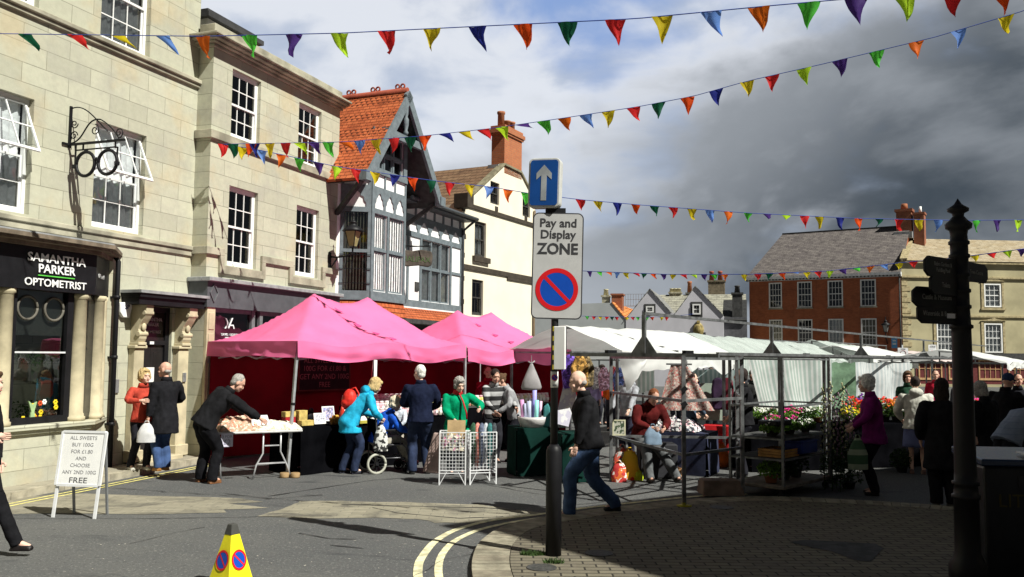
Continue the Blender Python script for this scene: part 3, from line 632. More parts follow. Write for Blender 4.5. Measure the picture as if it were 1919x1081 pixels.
    q.tube(curve((0, -.02, .58), (0, -.30, .66), (0, -.50, .38), (0, -.78, .16)), .010, 6); q.tube(curve((0, -.05, .02), (0, -.35, .05), (0, -.30, .42), (0, -.62, .36)), .012, 6); q.tube(curve((0, -.62, .36), (0, -.75, .30), (0, -.9, .18), (0, -1.0, .03)), .010, 6)
    for cy, cz, r, a, sg in ((-.10, .33, .075, pi, 1), (-.10, .14, .075, pi, -1), (-.52, .20, .09, pi/2, 1), (-1.0, .12, .085, -pi/2, -1)): q.tube(spiral(cy, cz, r, 1.4, a, sg), .009, 6)
    q.build('scrollwork', M_black, s)
    for j, cy in enumerate((-.36, -.80)):
        r = MB(); n = 28; r.tube([(0, cy+.185*cos(2*pi*i/n), -.33+.19*sin(2*pi*i/n)) for i in range(n+1)], .026, 8); r.build('spectacle_rim', M_black, s)
    b = MB(); b.tube([(0, -.545, -.30), (0, -.58, -.255), (0, -.615, -.30)], .022, 8); b.build('spectacle_bridge', M_black, s)
    for y_ in (-.15, -.985): b = MB(); b.bar((0, y_, -.36), (0, y_, -.10), .02); b.box(-.03, .03, y_-.025, y_+.025, -.39, -.33); b.build('hanger', M_black, s)
    for y_ in (-.36, -.80): b = MB(); b.box(-.02, .02, y_-.02, y_+.02, -.15, -.1); b.build('lug', M_black, s)
    # alarm box
    a = thing('alarm_box', 'small white alarm box on the stone wall beside the drainpipe', 'alarm', A.p(-1.68, 2.7, .01), A.rotz)
    k = MB(); k.prism([(-.13, .12), (.12, .14), (.15, .05), (.10, -.13), (-.04, -.13), (-.11, -.05)], -.07, 0); k.build('casing', M_white, a, bevel=.015, seg=2); text('logo', 'SP', .11, mat('dark_blue_print', (.03, .05, .12), .5, bump=0), a, (.03, -.075, .05))
    # flower display inside the window
    fl = thing('flower_display', 'yellow and red artificial flowers and pale green bow in the optician window', 'flowers', A.p(-3.6, .95, .22), A.rotz)
    g = MB()
    for i in range(140):
        a = random.uniform(0, 6.28); p = Vector((random.uniform(-.38, .40), random.uniform(-.06, .06), random.uniform(.0, .30))); L = .05; g.add([p, p+Vector((cos(a)*L, -.01, sin(a)*L)), p+Vector((cos(a+.6)*L, .01, sin(a+.6)*L))], [(0, 1, 2)])
    g.build('foliage', M_leaf, fl)
    for c, nm, k in (((.75, .55, .02), 'yellow_flower', 7), ((.6, .08, .02), 'red_flower', 4), ((.8, .8, .75), 'white_flower', 2)):
        m = mat(nm+'_petals', c, .6, bump=0)
        for i in range(k):
            q = MB(); 
            for j in range(6): a = j*pi/3; q.ell((.025*cos(a), 0, .025*sin(a)), (.02, .012, .02), n=6, k=4)
            q.build(nm, m, fl, loc=(random.uniform(-.36, .38), -.07, random.uniform(.02, .32)))
    q = MB(); q.prism([(-.04, .0), (.06, 0), (.03, .16), (.07, .3), (.0, .26), (-.08, .32), (-.02, .16)], -.01, .01); q.build('bow', mat('pale_green_bow', (.35, .5, .25), .6), fl, loc=(-.05, -.08, 0))
    gr = MB()
    for i in range(260):
        x = random.uniform(-.5, .42); a = random.uniform(0, 6.28); p = Vector((x, random.uniform(-.03, .03), -.03*cos(x*8)+random.uniform(-.05, .05))); L = .055; gr.add([p, p+Vector((cos(a)*L, -.01, sin(a)*L)), p+Vector((cos(a+.5)*L, .01, sin(a+.5)*L))], [(0, 1, 2)])
    o = gr.build('leaf_garland', mat('bright_leaf', (.10, .22, .03), .6, var=.4), loc=A.p(-3.55, 1.88, .22), rot=(0, 0, A.rotz)); tag(o, 'green leafy garland hanging across the optician window', 'garland')
building_a()

# ================================================================ SECOND STONE BUILDING
def building_b():
    t = thing('stone_townhouse', 'narrow pale stone house with four sash windows above a dark grey shop fascia', 'building', B.o, B.rotz)
    wins = [(.58, 1.50, 6.22, 7.57), (2.90, 3.82, 6.20, 7.55), (.60, 1.52, 3.68, 5.25), (2.92, 3.82, 3.70, 5.25)]
    W_ = 4.62; T = 7.80; shop = (.23, 4.3, .3, 2.84)
    mb = MB(); wall_front(mb, 0, W_, 0, T, wins+[shop], 0, .13, .55); mb.use(0)
    mb.add([(0, 0, 0), (0, .34, 0), (0, .34, T), (0, 0, T)], [(0, 1, 2, 3)][::-1] and [(3, 2, 1, 0)]); mb.add([(0, .34, 0), (0, 9, 0), (0, 9, T), (0, .34, T)], [(3, 2, 1, 0)])
    mb.add([(W_, 0, 0), (W_, 9, 0), (W_, 9, T), (W_, 0, T)], [(0, 1, 2, 3)]); mb.add([(0, 9, 0), (W_, 9, 0), (W_, 9, T), (0, 9, T)], [(3, 2, 1, 0)]); mb.add([(0, 0, T), (W_, 0, T), (W_, 9, T), (0, 9, T)], [(0, 1, 2, 3)])
    mb.build('wall', [M_stone, M_room], t)
    for i, w in enumerate(wins): sash(t, *w, .08, 3, 2, curtain=False)
    # cornice of several mouldings wrapping the corner, blocking course above
    c = MB()
    for e, z0, z1 in ((.06, 7.80, 7.86), (.14, 7.86, 7.90), (.24, 7.90, 7.95), (.30, 7.95, 8.0)): c.prismz([(-e, -e), (W_+.05, -e), (W_+.05, 1), (-e, 1)], z0, z1)
    c.build('cornice', M_trim, t, bevel=.01)
    c = MB(); c.prismz([(-.06, -.06), (W_, -.06), (W_, .3), (-.06, .3)], 8.0, 8.25); c.build('blocking_course', M_trim, t, bevel=.01)
    s = MB(); s.prismz([(-.07, -.07), (W_+.03, -.07), (W_+.03, 0), (0, 0), (0, .33), (-.07, .33)], 6.04, 6.20); 
    # sill band stepping down under the lower windows
    def band(z0, z1, x0, x1, e=.06): s.box(x0, x1, -e, 0, z0, z1)
    band(3.84, 3.98, -.06, .46); band(3.50, 3.84, .34, .46); band(3.50, 3.66, .46, 1.66); band(3.50, 3.84, 1.66, 1.78); band(3.84, 3.98, 1.66, 2.78); band(3.50, 3.84, 2.66, 2.78); band(3.50, 3.66, 2.78, 3.96); band(3.50, 3.84, 3.96, 4.08); band(3.84, 3.98, 3.96, W_+.02); s.box(-.06, 0, 0, .33, 3.84, 3.98)
    s.build('string_course', M_trim, t, bevel=.006)
    f = MB(); f.box(-.06, W_+.04, -.10, 0, 2.84, 3.32); f.box(-.06, 0, 0, .33, 2.84, 3.32); fa = f.build('fascia', mat('slate_paint', (.085, .09, .10), .5, var=.12, bump=.03), t)
    f = MB(); f.box(-.12, W_+.06, -.20, 0, 3.32, 3.40); f.box(-.12, 0, 0, .33, 3.32, 3.40); f.build('fascia_ledge', MATS['lead'], t, bevel=.01)
    d = MB()
    for a, b in (((.12, 2.94), (-.01+.02, 3.11)), ((.01, 3.11), (.12, 3.28)), ((.12, 3.28), (.23, 3.11)), ((.23, 3.11), (.12, 2.94))): d.bar((a[0], -.108, a[1]), (b[0], -.108, b[1]), .025, .02)
    d.build('diamond_moulding', mat('slate_paint_light', (.12, .125, .135), .5), t)
    p = MB(); p.box(0, .23, -.07, 0, .12, 2.84); p.box(.04, .19, -.085, -.07, 1.9, 2.35); p.box(.04, .19, -.085, -.07, 2.42, 2.74); p.box(.04, .19, -.085, -.07, .5, 1.8); p.build('pilaster', M_column, t, bevel=.01)
    p = MB(); p.box(W_-.3, W_, -.07, 0, .12, 2.84); p.build('pilaster', M_column, t, bevel=.01)
    f = MB(); f.box(.23, 4.3, .0, .06, .3, .5); f.box(1.42, 1.52, -.02, .06, .5, 2.84); f.box(1.68, 1.78, -.02, .06, .5, 2.84); f.box(.23, 1.42, .0, .06, 2.76, 2.84); f.box(1.78, 4.3, 0, .06, 2.76, 2.84); f.box(3.0, 3.06, 0, .06, .5, 2.76)
    w = f.build('shop_window', mat('grey_frame', (.16, .17, .18), .4), t); g = MB(); g.add([(.23, .04, .5), (4.3, .04, .5), (4.3, .04, 2.76), (.23, .04, 2.76)], [(0, 1, 2, 3)]); g.build('pane', M_glassd, w)
    u = MB(); u.add([(.23, .12, .5), (1.42, .12, .5), (1.42, .12, 2.76), (.23, .12, 2.76)], [(0, 1, 2, 3)]); u.build('window_back', mat('wine_panel', (.05, .012, .02), .5), w)
    ml = mat('logo_white', (.75, .78, .8), .5, bump=0); q = MB(); n = 10
    q.prism([(-.11+.03*sin(i/n*pi)*2+0, -.10+.2*i/n) for i in range(n+1)]+[(-.11+.03*sin(i/n*pi)*2-.035, -.10+.2*i/n) for i in range(n, -1, -1)], -.01, 0)
    q.prism([(-.055, -.10), (-.02, -.10), (.10, .11), (.065, .11)], -.01, 0); q.prism([(.0, -.02), (.12, -.02), (.15, -.10), (.12, -.10), (.10, -.045), (.0, -.045)], -.01, 0)
    q.build('logo', ml, w, loc=(.78, .03, 2.56)); text('lettering', 'DAVID AUDSLEY', .068, ml, w, (.80, .03, 2.34)); text('lettering', 'HAIRDRESSING', .04, ml, w, (.80, .03, 2.28))
    # roof-top box behind the parapet
    c = MB(); c.box(1.25, 2.9, 1.2, 2.4, 8.1, 8.98); ch = c.build('dormer', M_white, t); c = MB(); c.box(1.12, 3.03, 1.07, 2.53, 8.98, 9.08); c.box(1.25, 2.9, 1.2, 2.4, 9.08, 9.2); c.build('dormer_cap', mat('dark_lead', (.05, .05, .052), .6), ch)
building_b()
# wall lantern on the corner of the townhouse
def lantern_head(mbf, mbg, c, s=1.0):
    x, y, z = c
    for a in range(4):
        a0 = pi/4+a*pi/2; a1 = a0+pi/2; b = .085*s; t_ = .165*s
        mbg.add([(x+b*cos(a0), y+b*sin(a0), z), (x+b*cos(a1), y+b*sin(a1), z), (x+t_*cos(a1), y+t_*sin(a1), z+.30*s), (x+t_*cos(a0), y+t_*sin(a0), z+.30*s)], [(0, 1, 2, 3)])
        mbf.bar((x+b*cos(a0), y+b*sin(a0), z), (x+t_*cos(a0), y+t_*sin(a0), z+.30*s), .016*s)
    mbf.lathe([(.10*s, z-.03*s), (.10*s, z), (.05*s, z)], 4, (x, y, 0), smooth=False)
    mbf.lathe([(.21*s, z+.30*s), (.22*s, z+.32*s), (.13*s, z+.40*s), (.075*s, z+.43*s), (.075*s, z+.47*s), (.09*s, z+.48*s), (.05*s, z+.52*s), (.02*s, z+.54*s), (.03*s, z+.57*s), (.012*s, z+.60*s), (.012*s, z+.64*s), (.025*s, z+.66*s), (.004, z+.70*s)], 12, (x, y, 0))
lm = thing('wall_lantern', 'black four sided lantern with amber glass on the townhouse corner', 'lantern', B.p(4.30, 4.35, 0), B.rotz)
f = MB(); g = MB(); lantern_head(f, g, (0, -.62, .12), 1.15); f.build('lantern_top', M_black, lm); g.build('lantern_glass', mat('amber_glass', (.42, .36, .17), .3, var=.25, scale=3, trans=.3, bump=0), lm)
f = MB(); f.tube([(0, 0, -.10), (0, -.2, -.12), (0, -.45, -.10), (0, -.62, -.05), (0, -.62, .1)], .022, 8); f.tube([(0, 0, -.40), (0, -.10, -.30), (0, -.22, -.14)], .02, 8); f.box(-.05, .05, -.03, 0, -.5, .0); f.build('lantern_arm', M_black, lm)
# ================================================================ TIMBERED GABLED HOUSE
M_plaster = mat('white_plaster', (.80, .79, .80), .8, var=.05, scale=2, bump=.1)
M_beam = mat('grey_blue_timber', (.15, .18, .20), .6, var=.15, scale=8, bump=.15)
M_redtile = tilemat('red_tile', (.37, .085, .03), (.47, .125, .045), .115, .17, decor=.62)
M_brick = brickmat('red_brick', (.36, .12, .06), (.28, .085, .045), (.20, .14, .10), .225, .075, .009, .5, (.14, .06, .04), .4, .3)
M_dark = mat('dark_paint', (.05, .05, .05), .8, var=.3)
def arches(mb, xa, xb, z0, z1, n, y, flip=1, fn=None):
    """cusped spandrels: timber left standing round n ogee-headed plaster panels"""
    w = (xb-xa)/n
    for i in range(n):
        c = xa+w*(i+.5); h = z1-z0; r = w*.42
        P = [(c-r, z0), (c-r*.98, z0+h*.25), (c-r*.78, z0+h*.38), (c-r*.72, z0+h*.58), (c-r*.42, z0+h*.68), (c-r*.30, z0+h*.84), (c, z0+h*.93)]
        for sg in (-1, 1):
            q = [(c+(x-c)*-sg if sg == 1 else x, z) for x, z in P]; e = c-w/2 if sg == -1 else c+w/2
            poly = [(e, z0)]+q+[(c, z1), (e, z1)]
            if sg == 1: poly = poly[::-1]
            mb.prism(poly, y-.03, y)
def building_c():
    t = thing('timbered_house', 'grey and white timber framed house with steep red tiled gable beside the townhouse', 'building', Cc.o, Cc.rotz)
    Wd = Cc.w(864, 520)[0]; y0 = -.6; xa, xb = .54, 2.19; xg = 1.42
    mb = MB(); wall_front(mb, 0, Wd, 0, 6.1, [(4.20, 5.98, 3.50, 5.22), (3.0, 6.1, .1, 2.6)], 0, .08, .5); mb.use(0)
    # gable wall behind the verge
    mb.add([(-.3, .02, 6.0), (3.2, .02, 6.0), (xg, .02, 8.4)], [(0, 1, 2)])
    mb.add([(Wd, 0, 0), (Wd, 7, 0), (Wd, 7, 6.1), (Wd, 0, 6.1)], [(0, 1, 2, 3)]); mb.build('wall', [M_plaster, M_room], t)
    # oriel bay carried up into the gable
    mb = MB(); ops = [(xa+.12, 1.28, 3.52, 5.40), (1.36, xb-.08, 3.52, 5.40), (xa+.28, 2.02, 6.52, 7.42)]
    wall_front(mb, xa, xb, 3.25, 7.5, ops, y0, .06, .45); mb.use(0)
    mb.add([(.15, 0, 3.25), (xa, y0, 3.25), (xa, y0, 3.5), (.15, 0, 3.5)], [(0, 1, 2, 3)]); mb.add([(.15, 0, 5.42), (xa, y0, 5.42), (xa, y0, 6.7), (.15, 0, 6.7)], [(0, 1, 2, 3)])
    mb.add([(xb, y0, 3.25), (2.55, 0, 3.25), (2.55, 0, 7.3), (xb, y0, 7.3)], [(0, 1, 2, 3)])
    mb.add([(.15, 0, 3.25), (xa, y0, 3.25), (xb, y0, 3.25), (2.55, 0, 3.25)], [(0, 1, 2, 3)][::-1]); mb.build('bay', [M_plaster, M_room], t)
    f = MB()       # timber framing
    def H(x0, x1, z0, z1, y=y0, e=.03): f.box(x0, x1, y-e, y, z0, z1)
    H(xa-.02, xb+.02, 3.28, 3.50, e=.05); H(xa, xb, 5.40, 5.52); H(xa, xb, 5.94, 6.06); H(xa, xb, 6.38, 6.52, e=.06)
    H(xa, xa+.12, 3.5, 5.40); H(1.28, 1.36, 3.5, 5.40); H(xb-.08, xb, 3.5, 5.4); H(xa, xa+.10, 5.52, 5.94); H(xb-.06, xb, 5.52, 5.94); H(xa, xa+.10, 6.06, 6.38); H(xb-.06, xb, 6.06, 6.38)
    H(xa, xa+.28, 6.52, 7.5, e=.04); H(2.02, xb, 6.52, 7.5, e=.04); H(xa+.28, 2.02, 7.42, 7.5)
    w3 = (xb-xa-.16)/3
    for i in (1, 2): H(xa+.10+w3*i-.03, xa+.10+w3*i+.03, 6.06, 6.38)
    arches(f, xa+.10, xb-.06, 5.52, 5.94, 3, y0)
    # canted side framing
    cs = MB(); L = sqrt((xa-.15)**2+y0**2)
    for z0_, z1_ in ((3.28, 3.5), (5.40, 5.52), (5.94, 6.06), (6.60, 6.72), (4.42, 4.50)): cs.box(0, L, -.03, 0, z0_, z1_)
    cs.box(0, .07, -.028, 0, 3.5, 6.6); cs.box(L-.07, L, -.028, 0, 3.5, 6.6)
    arches(cs, .07, L-.07, 5.52, 5.94, 1, 0)
    ang = atan2(y0, xa-.15); cs.build('side_frame', M_beam, t, loc=(.15, 0, 0), rot=(0, 0, ang))
    cw = MB(); cw.add([(.07, .01, 3.5), (L-.07, .01, 3.5), (L-.07, .01, 5.4), (.07, .01, 5.4)], [(0, 1, 2, 3)]); sw = cw.build('side_window', M_glass, t, loc=(.15, 0, 0), rot=(0, 0, ang))
    bl = MB()
    for i in range(8): bl.box(.10+i*.072, .125+i*.072, .05, .055, 3.5, 5.4)
    bl.build('blinds', mat('blind_strips', (.45, .46, .36), .7), sw); bk = MB(); bk.add([(0, .25, 3.5), (L, .12, 3.5), (L, .12, 5.4), (0, .25, 5.4)], [(0, 1, 2, 3)]); bk.build('window_back', M_room, sw)
    rl = MB()
    for z in (3.68, 4.02, 4.36): rl.bar((-.02, -.05, z), (L+.02, -.05, z), .014)
    rl.build('guard_rail', M_black, sw)
    # framing of the straight part
    def K(x0, x1, z0, z1, e=.035): f.box(x0, x1, -e, 0, z0, z1)
    K(2.55, Wd, 3.28, 3.48, .05); K(2.55, Wd, 5.24, 5.38); K(2.55, Wd, 5.74, 5.84); K(2.55, 2.64, 3.48, 5.24); K(3.36, 3.46, 3.48, 5.24); K(4.10, 4.20, 3.48, 5.24); K(5.98, 6.08, 3.48, 5.24); K(Wd-.1, Wd, 3.48, 5.9); K(2.64, 3.36, 4.42, 4.50); K(6.08, Wd-.1, 4.40, 4.48)
    arches(f, 2.64, Wd-.1, 5.38, 5.74, 6, 0)
    for i in range(8): x = 2.7+i*(Wd-2.85)/7; f.box(x-.04, x+.04, -.03, 0, 5.84, 6.10)
    f.build('timber_frame', M_beam, t)
    def cas(xs, z0_, z1_, y, tr, name='window'):
        w = MB(); n = len(xs)-1
        for i in range(n):
            a, b = xs[i]+.03, xs[i+1]-.03
            for p, q in ((z0_, tr-.025), (tr+.025, z1_)):
                w.box(a, a+.04, y, y+.04, p, q); w.box(b-.04, b, y, y+.04, p, q); w.box(a+.04, b-.04, y, y+.04, q-.04, q); w.box(a+.04, b-.04, y, y+.04, p, p+.04)
        w.box(xs[0], xs[-1], y-.03, y+.05, tr-.03, tr+.03)
        for x in xs[1:-1]: w.box(x-.035, x+.035, y-.025, y+.05, z0_, z1_)
        o = w.build(name, M_beam, t); g = MB(); g.add([(xs[0], y+.03, z0_), (xs[-1], y+.03, z0_), (xs[-1], y+.03, z1_), (xs[0], y+.03, z1_)], [(0, 1, 2, 3)]); g.build('pane', M_glass, o)
        return o
    def cur(o, x0, x1, z0_, z1_, y):
        c = MB(); c.grid(lambda u, v: (x0+(x1-x0)*u, y+.014*sin(u*40)+.006*sin(u*93+v), z0_+(z1_-z0_)*v), 60, 3); c.build('curtain', M_curtain, o)
    for a, b in ((xa+.12, 1.28), (1.36, xb-.08)): o = cas([a, b], 3.52, 5.40, y0+.02, 4.52); cur(o, a, b, 3.52, 5.4, y0+.055)
    o = cas([4.20, 4.80, 5.40, 5.98], 3.50, 5.22, .02, 4.42); cur(o, 4.25, 5.95, 3.5, 5.2, .085)
    o = cas([xa+.28, 1.1, 1.55, 2.02], 6.52, 7.42, y0+.02, 6.92)
    # hung tile skirt, jetty and shop front
    s = MB(); s.quaduv((xa-.4, y0-.02, 2.92), (xb+.04, y0-.08, 2.92), (xb, y0, 3.28), (xa, y0, 3.28)); s.quaduv((.1, .0, 2.92), (xa-.05, y0-.08, 2.92), (xa, y0, 3.28), (.15, 0, 3.28)); s.quaduv((xa-.05, y0-.08, 2.92), (xb+.04, y0-.08, 2.92), (xb, y0, 3.28), (xa, y0, 3.28))
    s.quaduv((xb, -.52, 2.92), (Wd, -.42, 2.92), (Wd, -.05, 3.26), (xb, -.05, 3.26)); s.build('tile_skirt', M_redtile, t)
    g = MB(); g.box(xb, Wd, -.06, 0, 3.2, 3.29); g.build('lead_flashing', M_plaster, t)
    g = MB(); g.box(0, Wd, -.66, 0, 2.80, 2.92); g.box(0, xb+.1, -.74, -.66, 2.80, 2.90); g.build('shop_soffit', M_dark, t)
    g = MB(); g.box(0, Wd, -.08, -.002, 2.35, 2.80); g.build('shop_fascia', M_dark, t)
    for x in (.05, 3.0, 6.0): g = MB(); g.box(x, x+.25, -.1, -.004, .1, 2.35); g.build('shop_pier', M_plaster, t)
    # roof: ridge at right angles to the street
    zr, ze = 8.58, 6.10; xl, xr = -.47, 3.32; yf, yb = -1.05, 7
    r = MB(); r.quaduv((xl-.08, yb, ze-.08), (xl-.08, yf, ze-.08), (xg, yf, zr), (xg, yb, zr), .08); r.quaduv((xr+.08, yf, ze-.08), (xr+.08, yb, ze-.08), (xg, yb, zr), (xg, yf, zr), .08)
    rf = r.build('roof', M_redtile, t)
    rd = MB(); rd.tube([(xg, yf, zr+.02), (xg, yb, zr+.02)], .075, 8)
    for i in range(9):
        y = yf+.15+i*.72
        for dy in (0, .15): n = 10; rd.tube([(xg, y+dy+.055*cos(2*pi*k/n), zr+.14+.055*sin(2*pi*k/n)) for k in range(n+1)], .022, 6)
    rd.build('ridge_crest', mat('ridge_tile', (.30, .07, .04), .8), rf)
    v = MB(); e = .10
    def barge(x0, z0_, x1, z1_): d = Vector((x1-x0, 0, z1_-z0_)).normalized(); n = Vector((-d.z, 0, d.x))*(1 if x1 > x0 else -1); P = [Vector((x0, 0, z0_)), Vector((x1, 0, z1_)), Vector((x1, 0, z1_))-n*.22, Vector((x0, 0, z0_))-n*.22]; pl = [(p.x, p.z) for p in P]; v.prism(pl if x1 < x0 else pl[::-1], yf-.06, yf+.02)
    barge(xl-.06, ze-.06, xg, zr); barge(xr+.06, ze-.06, xg, zr)
    v.build('bargeboard', M_beam, t, fixn=True)
    c = MB(); c.box(.50, 2.34, yf-.02, yf+.08, 7.24, 7.42); c.box(.54, 2.3, yf+.08, yf+.2, 7.36, 7.46); c.build('collar_beam', M_beam, t)
    c = MB(); c.lathe([(.05, 7.46), (.07, 7.52), (.04, 7.58), (.07, 7.70), (.075, 7.85), (.04, 7.92), (.06, 8.0), (.06, 8.3)], 10, (xg, yf+.04, 0)); c.build('pendant_post', M_beam, t)
    c = MB(); c.box(xl-.1, xl+.16, yf-.09, yf+.1, ze-.14, ze+.10); c.build('barge_foot', M_beam, t); c = MB(); c.box(xr-.16, xr+.1, yf-.09, yf+.1, ze-.14, ze+.10); c.build('barge_foot', M_beam, t)
    c = MB(); c.add([(xl, yf, ze-.15), (xg, yf, zr-.15), (xg, yb, zr-.15), (xl, yb, ze-.15)], [(0, 1, 2, 3)]); c.add([(xr, yf, ze-.15), (xg, yf, zr-.15), (xg, yb, zr-.15), (xr, yb, ze-.15)], [(3, 2, 1, 0)]); c.build('soffit', M_dark, t)
    for a_, b_ in (((xr-.1, -.9, 6.0), (xr-.25, -.02, 5.4)), ((xl+.1, -.9, 6.0), (xl+.4, -.02, 5.3))): c = MB(); c.bar(a_, b_, .1); c.build('bracket', M_dark, t)
    # low eaves to the right with gutter
    s = MB(); s.quaduv((2.9, -.42, 6.20), (Wd+.12, -.42, 6.20), (Wd+.12, .9, 6.42), (2.9, .9, 6.42), .05); s.quaduv((2.9, .9, 6.42), (Wd, .9, 6.42), (Wd, 7, 6.5), (2.9, 7, 6.5), .05); s.build('low_roof', tilemat('dark_tile', (.09, .07, .055), (.12, .095, .07)), t)
    s = MB(); s.tube([(2.8, -.46, 6.17), (Wd+.16, -.46, 6.17)], .055, 8); s.box(2.8, Wd+.1, -.40, -.0, 6.08, 6.14); s.tube([(Wd+.05, -.44, 6.12), (Wd+.05, -.2, 5.95), (Wd-.03, -.07, 5.8), (Wd-.03, -.07, 2.9)], .04, 8); s.build('gutter', mat('gutter_grey', (.07, .08, .09), .5), t)
    a = MB(); a.box(3.85, 4.05, -.03, 0, 3.75, 4.0); a.build('wall_box', M_dark, t)
building_c()
hs = thing('hanging_sign', 'grimy carved brown hanging sign with green letters on the timbered house', 'hanging sign', Cc.p(2.75, 4.5, 0), Cc.rotz)
s = MB(); ln = .95; s.prism([(-ln/2, .15), (-ln/2+.06, .22), (-.1, .20), (.15, .25), (ln/2-.04, .22), (ln/2, .1), (ln/2-.03, -.15), (ln/2-.12, -.2), (.1, -.17), (-.2, -.21), (-ln/2+.03, -.16), (-ln/2, -.02)], -.05, .05); bd = s.build('board', mat('grimy_wood', (.075, .062, .05), .8, var=.4, scale=7, bump=.4), hs, loc=(0, -.62, 0), rot=(0, 0, radians(-40)), bevel=.02, seg=2)
text('lettering', 'HALIFAX', .2, mat('faded_green', (.06, .10, .035), .6), bd, (0, -.056, -.02))
s = MB(); s.bar((0, 0, .33), (0, -1.05, .33), .025); s.tube([(-.3, -.32, .34), (.32, -.92, .34)], .012, 6); s.bar((-.3, -.36, .33), (-.3, -.36, .2), .012); s.bar((.3, -.88, .33), (.3, -.88, .2), .012); s.build('iron_arm', M_black, hs)
# stack behind with aerial
ck = thing('brick_chimney', 'weathered brick chimney with television aerial behind the timbered gable', 'chimney', Dd.p(.2, 0, -3.2), Dd.rotz)
s = MB(); s.box(-.5, .45, -.3, .3, 6.5, 8.85); s.box(-.55, .5, -.35, .35, 8.85, 9.0); s.box(-.5, .45, -.3, .3, 9.0, 9.1); s.build('stack', brickmat('old_brick', (.36, .19, .10), (.26, .12, .07), (.25, .2, .15), .225, .075, .01, .6, (.12, .08, .05), .5), ck)
s = MB(); s.lathe([(.11, 9.1), (.10, 9.35), (.12, 9.4)], 10, (-.15, 0, 0)); s.build('chimney_pot', mat('terracotta', (.36, .14, .07), .8), ck)
s = MB(); s.bar((-.45, 0, 8.9), (-.45, 0, 10.4), .03); s.bar((-.85, -.1, 10.1), (0, .1, 10.35), .015)
for i in range(6): p = Vector((-.85, -.1, 10.1)).lerp(Vector((0, .1, 10.35)), i/5); s.bar(p+Vector((.03, -.2, .0)), p+Vector((-.03, .2, 0)), .01)
s.build('aerial', M_steel, ck)

